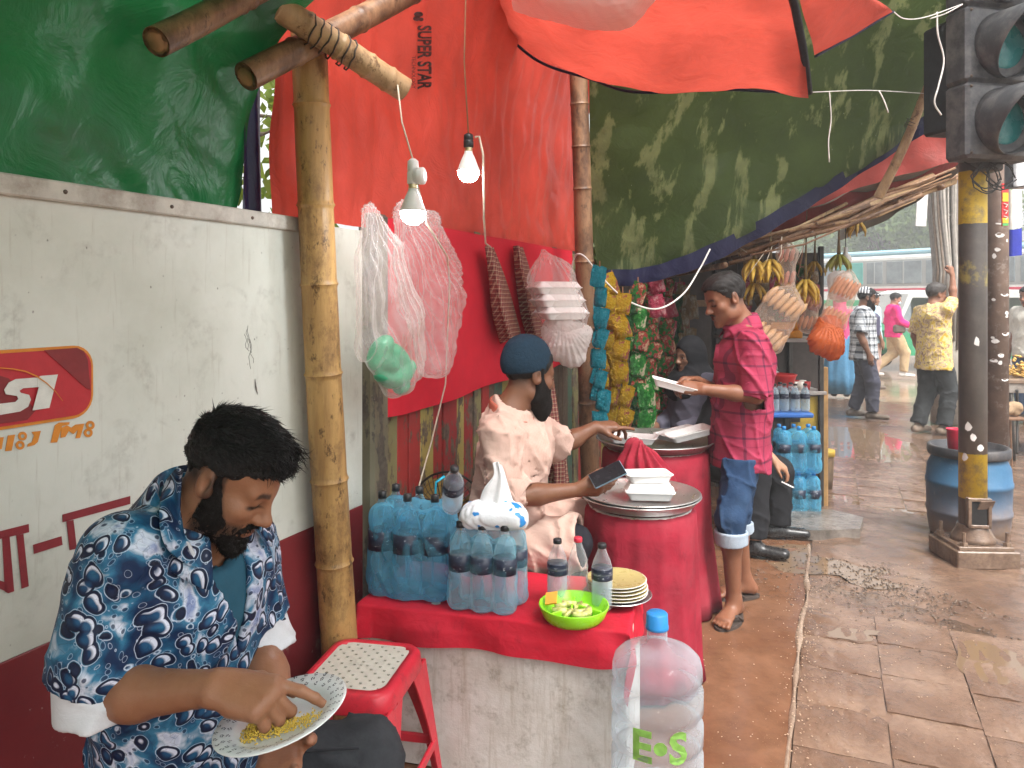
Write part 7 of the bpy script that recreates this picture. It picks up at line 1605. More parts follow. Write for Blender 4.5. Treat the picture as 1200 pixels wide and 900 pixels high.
scarf('narrow twisted checked scarf behind the vendor\'s cap', [[wl(602, 288, .06), wl(606, 288, .1), wl(611, 290, .06)], [wl(604, 320, .06), wl(612, 320, .12), wl(622, 322, .06)], [wl(610, 360, .06), wl(620, 360, .12), wl(630, 360, .06)], [wl(618, 395, .06), wl(630, 395, .12), wl(642, 395, .06)]], 2)
scarf('long dark checked scarf hanging behind the vendor\'s arm', [[P(633, 440, 4.0), P(640, 440, 3.95), P(648, 440, 4.0)], [P(636, 480, 4.0), P(645, 480, 3.93), P(655, 482, 4.0)], [P(640, 525, 4.0), P(652, 525, 3.92), P(663, 525, 4.0)], [P(645, 572, 4.0), P(656, 572, 3.93), P(668, 570, 4.0)]], 3)
gs = thing('plastic_strip', 'green polythene strip hanging beside the upright bamboo', 'plastic strip', P(690, 375, 4.75)); cloth('strip', PG([[(686, 308, 4.75), (690, 306, 4.7), (694, 308, 4.75)], [(685, 345, 4.75), (693, 345, 4.7), (703, 345, 4.75)], [(686, 378, 4.75), (694, 378, 4.7), (702, 376, 4.75)]]), 10, 20, tarp('green_polythene_strip', (.03, .26, .12), .4, .3), gs, lambda u, v, G: .008*np.sin(u*12))
# ------------------------------------------------------------------ snack packets in hanging strips
def foil(name, base, c2, c3, sc=3.2):
    t = NT(name); n = t.noise(sc, 2, .5); c = t.ramp(n, [(.40, base), (.47, base), (.53, c2), (.60, c2), (.66, c3)]); return t.done(t.bsdf(c, .2, .45, t.bump(t.noise(7, 5, .65, dist=.8), 1.0, .06), .6))
FO = dict(cyan=foil('cyan_foil', (.02, .36, .46), (.03, .42, .55), (.10, .50, .6)), yellow=foil('yellow_foil', (.62, .38, .015), (.66, .45, .03), (.50, .16, .10)), green=foil('green_foil', (.02, .16, .025), (.05, .28, .05), (.60, .50, .36)), gred=foil('green_red_foil', (.03, .17, .03), (.42, .05, .05), (.55, .36, .22)), pink=foil('pink_foil', (.50, .05, .10), (.55, .10, .15), (.6, .3, .3)), dark=foil('dark_green_foil', (.012, .07, .02), (.02, .12, .03), (.25, .06, .04)), tan=foil('tan_foil', (.35, .22, .10), (.42, .32, .2), (.55, .5, .4)))
pv = []; k = 7
for j in range(k+1):
    for i in range(k+1):
        x, y = i/k*2-1, j/k*2-1; pv.append((x*.5*(1-.10*y*y+.03*math.sin(y*7)), y*.5+.02*math.sin(x*5), (.24*(1-x*x)**.5*(1-y**4)+.025*math.sin(x*9+y*4)*math.sin(y*8+x*3) if abs(x) < 1 else .02*math.sin(y*9))))
pv = np.array(pv); pb2 = pv*A(1, 1, -1); PKV = np.concatenate([pv, pb2]); PKF = [tuple(f) for f in gridfaces(k, k)]+[tuple((k+1)**2+q for q in reversed(f)) for f in gridfaces(k, k)]
PK = {}
for n_, m_ in FO.items(): o = raw('packet', PKV, PKF, m_, None, True); PK[n_] = o.data; bpy.data.objects.remove(o)
q = random.Random(21)
def strip_(label, px, y0, y1, col, wpk, hpk, off, alt=None):
    d = (WALL_N+off)/((px-600)/900*NR[0]+NR[1]); top = P(px, y0, d); bot = P(px, y1, d); t = thing('snack_strip', label, 'snack strip', bot); n = max(2, int((top[2]-bot[2])/(hpk*.86)))
    for i in range(n):
        o = link(bpy.data.objects.new('packet', PK[alt if alt and q.random() < .45 else col])); u = (i+.5)/n; p = top+(bot-top)*u+NR*q.uniform(-.015, .02)
        o.scale = (wpk*.80*q.uniform(.8, 1.1), hpk*q.uniform(.85, 1.1), hpk*q.uniform(.6, .9)); o.location = tuple(p); o.rotation_euler = (R(90)+q.uniform(-.2, .2), q.uniform(-.35, .35), q.uniform(-.8, .4)); setpar(o, t); o.matrix_parent_inverse = Matrix.Translation(Vector(tuple(-bot)))
    m = MB(); m.tube([top+A(0, .01, .03), bot+A(0, .01, 0)], .004, 5); m.build('string', M_STRING, t)
for a in (('long strip of cyan snack packets beside the bamboo pole', 703, 312, 505, 'cyan', .11, .12, .42), ('half-hidden cyan packet strip behind the yellow packets', 697, 345, 470, 'cyan', .08, .11, .28),
          ('inner strip of yellow snack packets next to the cyan strip', 717, 322, 498, 'yellow', .12, .13, .36), ('outer strip of yellow snack packets next to the green packets', 730, 342, 505, 'yellow', .13, .14, .46), ('yellow packet strip tucked behind the others', 709, 395, 500, 'yellow', .11, .12, .25),
          ('short dark green packet strip above the yellow packets', 738, 345, 395, 'dark', .10, .12, .40), ('strip of green and cream snack packets beside the yellow packets', 748, 330, 470, 'green', .15, .15, .44, 'gred'), ('strip of green packets with red fruit print', 764, 340, 500, 'gred', .14, .14, .42, 'green'),
          ('lower strip of glossy green packets near the back tray', 757, 450, 505, 'green', .17, .16, .50), ('tall strip of red and green packets below the pink packets', 779, 372, 505, 'gred', .16, .15, .46), ('strip of pink packets at the top of the snack wall', 770, 318, 372, 'pink', .14, .15, .5), ('second strip of pink packets beside the first', 781, 325, 420, 'pink', .15, .15, .46, 'gred'),
          ('thin dark green strip beside the tan packets', 791, 345, 480, 'dark', .12, .15, .46), ('tan packet strip nearest the seated woman', 800, 335, 430, 'tan', .14, .18, .5), ('pale tan packet strip deep under the stall roof', 808, 340, 420, 'tan', .16, .22, .55),
          ('narrow green packet strip between the yellow and the fruit-print packets', 741, 372, 500, 'green', .12, .13, .36, 'dark'), ('red-green packet strip squeezed behind the cream-green packets', 756, 335, 460, 'gred', .12, .14, .34, 'dark'), ('dark packet strip between the two fruit-print strips', 772, 385, 500, 'dark', .13, .14, .36, 'gred'),
          ('red-green packet strip hanging behind the seated woman', 788, 400, 505, 'gred', .15, .16, .40, 'green'), ('pink and tan packet strip at the far end of the snack wall', 797, 330, 400, 'pink', .14, .17, .42, 'tan'), ('dark green packet strip at the far end of the snack wall', 806, 400, 500, 'dark', .16, .18, .44, 'gred')): strip_(*a)
# shrub leaves hanging over the wall top
hp_ = thing('shrub', 'dark leafy shrub growing over the board wall under the olive tarpaulin', 'shrub', ws(5.9, 0, -.3)); V = []; qq = np.random.RandomState(3)
for i in range(700):
    p = wl(qq.uniform(688, 760), qq.uniform(262, 318), qq.uniform(-.5, .1)); d = nrm(qq.randn(3)); u = nrm(np.cross(d, qq.randn(3))); L = .11; V += [p, p+d*L*.5+u*L*.3, p+d*L, p+d*L*.5-u*L*.3]
raw('foliage', V, np.arange(len(V)).reshape(-1, 4), M_LEAF, hp_, False); m = MB(); m.tube([ws(5.9, 0, -.3), ws(6, 1.2, -.35), ws(6.1, 2.0, -.3)], [.05, .04, .02], 8); m.build('stem', M_BARK, hp_, True)

# ------------------------------------------------------------------ banana stall
M_STEEL = simple('dark_steel', (.05, .045, .04), .5, .3, metal=.4); M_SHELF = simple('grey_shelf', (.34, .32, .30), .5, .2, dirt=(.15, .12, .1)); M_YEL = simple('yellow_painted_wood', (.40, .27, .03), .6, .25, 10, .3, dirt=(.15, .09, .04), dscale=7); M_OCH = simple('ochre_post', (.30, .17, .06), .7, .3, 12, .3)
sx0, sx1, sd0, sd1 = 1.70, 2.30, 5.72, 6.35
sf = thing('stall_shelf', 'dark stall rack of shelves stacked with snacks and drinks', 'shelf', A(2.0, 6, 0))
for x, y in ((sx0, sd0), (sx1, sd0), (sx0, sd1), (sx1, sd1)):
    m = MB(); m.box(A(x, y, .97), (.035, .035, 1.94), 0, .004); m.build('post', M_STEEL, sf)
for z in (1.24, .85): m = MB(); m.box(A(2.0, 6.03, z), (.66, .70, .025), 0, .003); m.build('shelf', M_SHELF, sf)
m = MB(); m.box(A(2.12, 6.38, .98), (.92, .02, 1.9)); m.build('back_panel', simple('dark_panel', (.05, .04, .035), .8), sf)
m = MB(); m.box(A(2.17, 5.75, .66), (.24, .025, .32), 0, .003); m.build('yellow_panel', M_YEL, sf); m = MB(); m.box(A(2.33, 5.74, .52), (.05, .05, 1.04), 0, .006); m.build('ochre_post', M_OCH, sf)
sp3 = thing('shade_backing', 'added dark partition closing the back of the snack stall', 'backing', A(1.85, 8.1, 0)); m = MB(); m.box(A(1.85, 8.1, 1.02), (1.3, .03, 2.0), 0, .004); m.build('panel', bpy.data.materials['dark_panel'], sp3); m = MB(); m.box(A(1.85, 8.07, 1.5), (1.28, .03, .07), 0, .004); m.build('batten', M_WOOD, sp3)  # added dark panel standing in for the shade inside the stall
tr2 = thing('blue_tray', 'blue plastic tray carrying clear bottles on the stall', 'tray', P(922, 486, 5.6)); c = P(922, 484, 5.6); m = MB(); m.box(c, (.30, .26, .035), 0, .01); m.build('tray_body', simple('blue_plastic', (.03, .13, .42), .4, .1), tr2)
m = MB(); m.box(c+A(0, .12, -.05), (.28, .02, .07)); m.tube([c+A(0, 0, -.03), A(c[0], c[1], 0)], .03, 8); m.build('support', M_STEEL, tr2)
pb5 = bottle_proto(.205, .033, M_CLEAR, M_CAPK, True, .9)
bottle_things(pb5, [(c+A(-.11+.075*(i % 4), -.06+.09*(i//4)+.01*(i % 2), .018), i, None) for i in range(7)], 'clear water bottle with black cap standing in the blue tray', 'bottles on the blue tray')
pk = [P(x, y, d) for x, y, d in ()]
def big_pack(label, z, seed):
    c0 = A(2.02, 5.46, z); sp = [c0+A(-.105+.105*i, -.05+.1*j, 0) for i in range(3) for j in range(2)]; return pack(label, sp, .33, .05, film('cyan_film_%d' % seed, (.20, .70, .94), .26, .08, .5, .7, 20), M_BLUEB, .05, capm=M_CAPB, seed=seed, disp=.004, top=.90, hh=.009)
big_pack('lower blue wrapped pack of water bottles on the ground by the stall', .004, 11); big_pack('upper blue wrapped pack of water bottles on another pack by the stall', .325, 12)
big = thing('bottle_pack', 'blue wrapped bottle pack half hidden behind the man in pink', 'bottle pack', A(1.76, 5.62, 0))
S = Sdf(); S.cap(A(1.74, 5.62, .08), A(1.74, 5.62, .56), .07, .06, .03); S.cap(A(1.80, 5.66, .08), A(1.80, 5.66, .56), .07, .06, .03); V, F = S.mesh(.012, disp=noise_disp(44, .004, 5, 12)); V[:, 2] = np.maximum(V[:, 2], .002); raw('shrink_film', V, F, M_BLUEB, big)
bk = gr(964, 571); t = thing('paint_bucket', 'battered tin bucket with yellow rim standing by the stall post', 'bucket', bk); MB().lathe([(.0005, .004), (.075, .0), (.082, .1), (.088, .27), (.092, .30), (.085, .30), (.08, .2)], bk, 28).build('bucket_wall', simple('rusty_tin', (.16, .11, .07), .6, .35, 10, .3, metal=.3), t, True); MB().lathe([(.089, .26), (.094, .262), (.096, .30), (.094, .31), (.088, .31)], bk, 28).build('rim', M_YEL, t, True)
# things on the shelves
rb = P(917, 444, 5.8); t = thing('red_basin', 'red plastic basin on the stall shelf', 'basin', rb); MB().lathe([(.0005, .004), (.07, .0), (.098, .10), (.108, .115), (.104, .118), (.092, .1), (.066, .01), (.0005, .01)], A(rb[0], rb[1], .864), 28).build('basin', simple('scarlet_plastic', (.55, .02, .02), .35, .1), t, True)
def kettle(label, c, s):
    t = thing('kettle', label, 'kettle', c); MB().lathe([(.0005, 0), (.07*s, 0), (.085*s, .03*s), (.075*s, .09*s), (.04*s, .12*s), (.0005, .125*s)], c, 24).build('pot', M_ALU, t, True); m = MB(); m.tube([c+A(-.07*s, 0, .05*s), c+A(-.11*s, 0, .08*s), c+A(-.13*s, 0, .12*s)], [.018*s, .012*s, .009*s], 8); m.build('spout', M_ALU, t, True)
    m = MB(); m.tube([c+A(-.05*s, 0, .11*s), c+A(-.03*s, 0, .19*s), c+A(.04*s, 0, .19*s), c+A(.06*s, 0, .11*s)], .007*s, 6); m.build('handle', M_ALU, t, True); m = MB(); m.lathe([(.0005, .02*s), (.012*s, .01*s), (.010*s, 0)], c+A(0, 0, .125*s), 10); m.build('lid_knob', M_CAPK, t, True)
kettle('aluminium kettle on the stall shelf behind the red basin', A(2.02, 6.05, .864), 1.15); kettle('small kettle deeper on the stall shelf', A(1.86, 6.15, .864), .9)
q = random.Random(3)
for i in range(9):
    x = 2.08+.05*(i % 4); y = 5.80+.09*(i//4); cl_ = ('white', (.7, .68, .62)) if i % 3 else ('red', (.5, .03, .03)); mname = 'cup_'+cl_[0]; mm_ = bpy.data.materials.get(mname) or simple(mname, cl_[1], .3)
    o = MB().lathe([(.0005, .003), (.02, 0), (.026, .06), (.024, .06), (.018, .006), (.0005, .006)], A(x, y, .864), 14).build('cup', mm_, None, True); tag(o, 'white tea cup on the stall shelf' if i % 3 else 'red tea cup on the stall shelf', 'cup', 'tea cups on the stall shelf')
for i in range(6):
    c = A(1.86+.13*(i % 3), 5.85+.02*(i % 2), 1.253+.062*(i//3)); o = MB().box(c+A(0, 0, .03), (.12, .2, .058), q.uniform(-.1, .1), .006).build('snack_box', bpy.data.materials.get('orange_box') or simple('orange_box', (.62, .26, .02), .4, .25, 24), None); tag(o, 'orange-yellow snack box stacked on the top stall shelf', 'box', 'snack boxes on the stall shelf')
M_BAN = simple('banana_skin', (.44, .27, .03), .5, .25, 16, .1, dirt=(.10, .06, .02), dscale=22, damt=.35); M_BANG = simple('green_banana_skin', (.26, .26, .04), .5, .25, 16, .1, dirt=(.10, .06, .02), dscale=22, damt=.3)
def bananas(label, c, n, s, mat, seed):
    q = random.Random(seed); t = thing('banana_bunch', label, 'bananas', c); m = MB(); m.tube([c+A(0, 0, .10*s), c+A(0, 0, .25*s), c+A(.01, 0, .7*s)], [.018*s, .010*s, .003], 7); m.build('stalk', simple('banana_stalk', (.14, .10, .04)) if 'banana_stalk' not in bpy.data.materials else bpy.data.materials['banana_stalk'], t, True)
    for i in range(n):
        a = -math.pi*.95+math.pi*1.9*(i % 8)/7+q.uniform(-.15, .15)-math.pi/2; z0 = .1*s-.055*s*(i//8); di = A(math.cos(a), math.sin(a), 0); pts = []; rad = []
        for k in range(7):
            u = k/6; pts.append(c+A(0, 0, z0)+di*(.02+.085*math.sin(u*1.9))*s+A(0, 0, -.17*u+.02*u*u)*s); rad.append(s*.019*(.35+.65*math.sin(min(1, u*1.15+.12)*math.pi)**.6 if u < .9 else .3))
        mm = MB(); mm.tube(pts, rad, 7); mm.build('banana', mat, t, True)
bananas('ripe banana bunch hanging left under the stall roof edge', P(884, 318, 5.35), 14, .78, M_BAN, 1); bananas('second ripe banana bunch hanging beside the pink packets', P(903, 318, 5.3), 14, .78, M_BAN, 2); bananas('ripe banana bunch hanging above the wafer bag', P(944, 342, 5.4), 15, .82, M_BAN, 3); bananas('small dark banana bunch below the left bunch', P(884, 345, 5.45), 9, .75, M_BAN, 4); bananas('greenish bananas on top of the white bag', P(983, 312, 5.55), 8, .8, M_BANG, 5); bananas('lone bananas hanging at the roof corner', P(1005, 272, 6.6), 5, .9, M_BAN, 6)
def bread_bag(label, c, w_, h_, rows, cols_, rot, mat_in, film_m, seed, item='bun'):
    q = random.Random(seed); t = thing('bread_bag', label, 'bag', c); Rm = Matrix.Rotation(rot, 3, 'Y')
    for i in range(rows):
        for j in range(cols_):
            p = np.array(Rm @ Vector(((j/(cols_-1)-.5)*w_*.85, 0, -(i/(max(1, rows-1))-.5)*h_*.8))); m = MB(); ln = h_/rows*.48; e = np.array(Rm @ Vector((.25*ln, 0, 1*ln))); m.tube([c+p-e, c+p-e*.6, c+p+e*.6, c+p+e], [.005, w_/cols_*.5, w_/cols_*.5, .005], 8); m.build(item, mat_in, t, True)
    S = Sdf(); ax = np.array(Rm @ Vector((0, 0, 1))); S.ecap(c-ax*h_*.5, c+ax*h_*.45, (w_*.55, .085), (w_*.5, .08), np.array(Rm @ Vector((1, 0, 0))), .04); S.cap(c+ax*h_*.5, c+ax*h_*.75+A(0, 0, .03), .07, .015, .06); V, F = S.mesh(.009, disp=noise_disp(seed, .006, 4, 12)); raw('bag_skin', V, F, film_m, t)
M_BUN = simple('bread_crust', (.46, .28, .14), .6, .3, 14); M_WAF = simple('wafer', (.52, .23, .11), .6, .25, 20); FC = film('clear_food_bag', (.85, .72, .62), .16, .15, .4, .7, 22)
bread_bag('clear bag of bread rolls hanging beside the man in pink', P(908, 374, 5.25), .27, .32, 2, 6, .55, M_BUN, FC, 3); bread_bag('clear bag of long salmon-coloured wafers hanging by the post', P(984, 355, 5.35), .17, .28, 2, 6, .35, M_WAF, FC, 4, 'wafer'); bread_bag('small wafer bag between bananas and the post', P(948, 365, 5.5), .12, .20, 2, 4, .1, M_WAF, FC, 5, 'wafer'); bread_bag('pinkish snack sticks hanging between the banana bunches', P(922, 312, 5.3), .09, .20, 2, 3, 0, simple('pink_sticks', (.46, .2, .15), .5), FC, 6, 'stick')
blob_bag('orange plastic bag of wrapped sweets hanging at the stall corner', [(P(972, 380, 5.35), P(968, 402, 5.3), (.09, .07), (.13, .09), A(1, 0, 0)), (P(968, 402, 5.3), P(976, 415, 5.3), (.12, .08), (.06, .05), A(1, 0, 0))], tarp('orange_polythene', (.70, .16, .04), .4, .25, 14), .012, 15)
blob_bag('white plastic bag hanging under the greenish bananas', [(P(984, 326, 5.5), P(985, 345, 5.5), (.09, .06), (.085, .06), A(1, 0, 0))], film('white_bag_film', (.8, .75, .72), .6, .2, .4, .6, 18), .006, 17)
def hang_strip(label, px, y0, y1, d, col, w_, h_, alt=None):
    top = P(px, y0, d); bot = P(px, y1, d); t = thing('snack_strip', label, 'snack strip', bot); n = max(2, int((top[2]-bot[2])/(h_*.8)))
    for i in range(n):
        o = link(bpy.data.objects.new('packet', PK[alt if alt and q.random() < .45 else col])); p = top+(bot-top)*(i+.5)/n; o.scale = (w_*q.uniform(.8, 1.1), h_, h_*.8); o.location = tuple(p); o.rotation_euler = (R(90)+q.uniform(-.2, .2), q.uniform(-.4, .4), q.uniform(-.6, .6)); setpar(o, t); o.matrix_parent_inverse = Matrix.Translation(Vector(tuple(-bot)))
    m = MB(); m.tube([top+A(0, .01, .05), bot+A(0, .01, 0)], .004, 5); m.build('string', M_STRING, t)
for a in (('pink packet strip hanging behind the left banana bunch', 873, 300, 372, 5.75, 'pink', .10, .11, 'tan'), ('tan packet strip hanging between banana bunches and bread bag', 893, 330, 400, 5.8, 'tan', .10, .11), ('orange-yellow packet strip behind the pinkish snack sticks', 916, 330, 395, 5.85, 'yellow', .11, .11, 'gred'),
          ('green packet strip hanging beside the dark stall post', 938, 310, 372, 5.85, 'gred', .10, .11, 'green'), ('pink packet strip hanging right of the ripe bananas', 955, 318, 380, 5.62, 'pink', .09, .10, 'tan'), ('tan packet strip inside the stall above the kettles', 905, 305, 345, 6.1, 'tan', .12, .12, 'pink')): hang_strip(*a)
bananas('banana bunch hanging deep in the stall behind the bread rolls', P(918, 342, 5.6), 12, .75, M_BAN, 11); bananas('small banana bunch hanging beside the dark post', P(955, 318, 5.75), 9, .7, M_BAN, 12); bananas('ripe bananas hanging between the first two bunches', P(893, 322, 5.5), 10, .72, M_BAN, 13)
for i in range(8):
    c = A(1.78+.065*i, 6.05+.04*(i % 2), 1.253); o = MB().lathe([(.0005, 0), (.028, 0), (.03, .01), (.03, .13), (.024, .14), (.026, .145), (.026, .16), (.0005, .162)], c, 14).build('biscuit_jar', bpy.data.materials.get('jar_amber') or film('jar_amber', (.75, .5, .22), .5, .1, .4, .2, 20), None, True); tag(o, 'amber biscuit jar at the back of the top stall shelf', 'jar', 'biscuit jars on the stall shelf')
sb = thing('light_bulb', 'unlit white bulb hanging in front of the far bus', 'light bulb', P(991, 300, 6.3)); c = P(991, 304, 6.3); MB().lathe([(.0005, -.05), (.035, -.04), (.048, -.0), (.045, .02), (.015, .06), (.015, .1), (.0005, .1)], c, 20).build('globe', M_BULB, sb, True); m = MB(); m.tube([c+A(0, 0, .09), c+A(0, 0, .42)], .004, 5); m.build('cord', M_STEEL, sb, True)
q = random.Random(31)
for i in range(16):
    a = P(865+q.uniform(0, 80), 285+q.uniform(-12, 8), 5.3+q.uniform(-.1, .2)); b = a+A(q.uniform(-.12, .12), q.uniform(-.05, .05), -q.uniform(.1, .3)); m = MB(); m.tube([a, (a+b)/2+A(q.uniform(-.04, .04), 0, -.03), b], .0028, 5); o = m.build('string', M_STRING if i % 2 else M_CORD, None, True); tag(o, 'loose string dangling from the stall roof above the bananas', 'string', 'strings under the stall roof')

# ------------------------------------------------------------------ traffic signal
M_SIG = simple('signal_black', (.065, .066, .07), .55, .3, 10, .1, dirt=(.17, .16, .15), dscale=5, damt=.6)
tl_ = thing('traffic_light', 'dusty black traffic light head with hooded teal lenses', 'traffic light', P(1165, 188, 4.3)); hd_c = P(1172, 0, 4.32); hx = hd_c[0]
def sec(cy):
    f = nrm(A(.20, -.98, 0)); r_ = A(-f[1], f[0], 0); c = P(1177, cy, 4.30); m = MB(); m.box(c-f*.10, (.46, .18, .425), math.atan2(r_[1], r_[0]), .02); m.build('housing', M_SIG, tl_)
    V = []; F = []; n = 48; r0 = .185
    for k in range(n+1):
        a = 2*math.pi*k/n; ln = .045+.34*(.5+.5*math.sin(a))**.85
        for u in range(7): w_ = u/6; V.append(c-f*.014+r_*math.cos(a)*r0*(1+.04*w_)+f*ln*w_+A(0, 0, math.sin(a)*r0*(1+.04*w_)-.10*w_*ln))
    for k in range(n):
        for u in range(6): F.append((k*7+u, k*7+7+u, k*7+8+u, k*7+u+1))
    o = raw('visor', V, F, M_SIG, tl_); s_ = o.modifiers.new('t', 'SOLIDIFY'); s_.thickness = .005
    MB().lathe([(.0005, .03), (.07, .025), (.12, .012), (.165, -.012)], c-f*.006, 36, f).build('lens', M_LENS, tl_, True)
    MB().lathe([(.162, -.02), (.178, -.02), (.184, .0), (.176, .010), (.162, .004)], c-f*.006, 40, f).build('lens_rim', M_SIG, tl_, True)
    for sx in (-1, 1):
        for sz in (-1, 1): MB().lathe([(.0005, .006), (.008, .005), (.010, 0)], c-f*.010+r_*sx*.205+A(0, 0, sz*.185), 8, f).build('screw', bpy.data.materials['rusty_steel'], tl_, True)
t = NT('teal_lens'); M_LENS = t.done(t.bsdf(t.ramp(t.noise(9, 5, .6), [(.35, (.010, .15, .16)), (.65, (.05, .26, .26))]), t.ramp(t.noise(12, 3), [(.3, .15), (.7, .4)]), normal=t.bump(t.voro(60), .15, .004), spec=.6, coat=.3))
sec(52); sec(141); sec(-37)
m = MB(); m.box(P(1108, 98, 4.55)+A(.01, 0, .02), (.16, .22, .64), .2, .015); m.build('side_head', simple('signal_side_black', (.018, .018, .022), .6, .2), tl_)  # side head in an even, darker black
m = MB(); m.box(P(1152, 186, 4.5)+A(0, 0, -.03), (.16, .14, .10), 0, .01); m.build('bracket', M_SIG, tl_)
pc_ = gr(1140, 657); PX, PY = pc_[0], pc_[1]
t = NT('banded_paint'); z = t.xyz(t.mapping(1))[2]; nz = t.noise(12, 6, .65); zz = t.math('ADD', z, t.math('MULTIPLY_ADD', nz, .03, -.015))
yb = t.math('ADD', t.math('MULTIPLY', t.math('GREATER_THAN', zz, 1.99), t.math('LESS_THAN', zz, 2.30)), t.math('MULTIPLY', t.math('GREATER_THAN', zz, .375), t.math('LESS_THAN', zz, .64)))
yf = t.math('MULTIPLY', yb, t.ramp(t.noise(9, 7, .7), [(.33, .25), (.48, 1)])); old = t.math('MULTIPLY', t.math('MULTIPLY', t.math('GREATER_THAN', zz, 1.62), t.math('LESS_THAN', zz, 1.80)), t.ramp(t.noise(8, 7, .7), [(.5, 0), (.6, .7)]))
cb_ = t.ramp(t.noise(5, 7, .65), [(.3, (.045, .038, .034)), (.7, (.10, .085, .072))]); mud = t.ramp(zz, [(.0, 1), (.5, .75), (.9, 0)]); cb_ = t.mix(t.math('MULTIPLY', mud, .7), cb_, (.16, .10, .065))
cy_ = t.mix(yf, cb_, (.50, .33, .015)); cy_ = t.mix(old, cy_, (.30, .24, .05)); ch_ = t.ramp(t.noise(14, 8, .7), [(.72, 0), (.74, 1)]); cy_ = t.mix(ch_, cy_, (.42, .40, .38)); M_BAND = t.done(t.bsdf(cy_, .5, normal=t.bump(nz, .3, .008)))
tp2 = thing('traffic_pole', 'banded black and yellow steel pole carrying the traffic light', 'pole', A(PX, PY, 0)); m = MB(); m.tube([A(PX, PY, .10), A(PX, PY, 1.5), A(PX, PY, 3.4)], .075, 28); m.build('shaft', M_BAND, tp2, True)
M_MUDST = wet_ground('muddy_steel', (.10, .06, .04), (.17, .11, .075), (.25, .175, .12), 6, .4, .3); m = MB(); m.box(A(PX, PY, .055), (.35, .34, .10), -.05, .006); m.build('base_plinth', M_MUDST, tp2); m = MB(); m.box(A(PX, PY, .115), (.31, .30, .022), -.05, .003); m.build('base_plate', M_MUDST, tp2)
for x in (-.125, .125):
    for y in (-.12, .12):
        m = MB(); c = A(PX+x, PY+y, .126); m.lathe([(.024, 0), (.024, .02), (.0005, .02)], c, 6); m.tube([c, c+A(.003, 0, .075)], .011, 8); m.build('anchor_bolt', M_MUDST, tp2)
MB().lathe([(.125, .126), (.115, .15), (.088, .20), (.085, .22)], A(PX, PY, 0), 24).build('weld_collar', M_MUDST, tp2, True)
fx = nrm(A(-PX*.2, -PY, 0)); hc = A(PX, PY, .30)+fx*.072
m = MB(); rz = math.atan2(fx[1], fx[0])+math.pi/2
def hb(x, z, sx, sz, dep=.04): m.box(hc+A(math.cos(rz)*x, math.sin(rz)*x, z)+fx*.0, (sx, dep, sz), rz, .003)
hb(-.055, 0, .02, .17); hb(.055, 0, .02, .17); hb(0, .08, .13, .02); hb(0, -.075, .13, .02); m.build('hatch_frame', M_MUDST, tp2)
m = MB(); m.box(hc-fx*.0, (.085, .02, .13), rz); m.build('hatch_shade', simple('hatch_shade_black', (.012, .010, .009), .9), tp2); m = MB(); m.box(hc+fx*.03+A(.03, 0, .055), (.09, .006, .06), rz+.3, rot=Matrix.Rotation(rz+.25, 3, 'Z') @ Matrix.Rotation(.5, 3, 'X')); m.build('bent_cover', M_MUDST, tp2)  # near-black block paints the shade inside the open hatch
def dpt(x, y, rr=.10): return A(PX+x, PY-rr, y)
def smooth(pts, n=40): return list(patch([[p, p] for p in pts], 1, n)[:, 0])
m = MB(); m.tube(smooth([P(1098, 14, 4.3), P(1099, 40, 4.31), P(1106, 70, 4.32), P(1100, 100, 4.3), P(1095, 120, 4.3), P(1103, 135, 4.32)]), .005, 6); m.tube(smooth([P(1090, 22, 4.2), P(1108, 16, 4.2), P(1128, 5, 4.2)], 12), .004, 6); o = m.build('signal_cable', M_CORDW, tl_, True)
m = MB()
for k in range(5):
    q = random.Random(k); cx = 1160+q.uniform(-8, 14); m.tube([P(cx+16*math.cos(a)*q.uniform(.7, 1.2), 203+16*math.sin(a)+k*2, 4.42) for a in np.linspace(.2, 6.4, 14)], .004, 5)
m.tube([P(1130, 190, 4.4), P(1150, 200, 4.4), P(1175, 222, 4.4), P(1200, 218, 4.4), P(1215, 205, 4.4)], .004, 5); m.build('cable_tangle', M_STEEL, tl_, True)
rp = thing('cord', 'thin cord strung from the red tarpaulin corner to the traffic light', 'cord', P(1050, 15, 4.0)); m = MB(); m.tube(smooth([P(1046, 13, 3.95), P(1060, 22, 4.0), P(1085, 20, 4.1), P(1127, 5, 4.25)], 20), .003, 5); m.tube(smooth([P(952, 108, 3.8), P(1020, 106, 4.3), P(1092, 110, 4.75)], 20), .0025, 5); m.tube(smooth([P(972, 107, 3.95), P(974, 140, 3.96), P(971, 165, 3.97), P(972, 190, 3.97)], 16), .003, 5); m.tube(smooth([P(1030, 106, 4.35), P(1036, 118, 4.35), P(1041, 132, 4.36)], 10), .004, 5); m.build('rope', M_CORDW, rp, True)
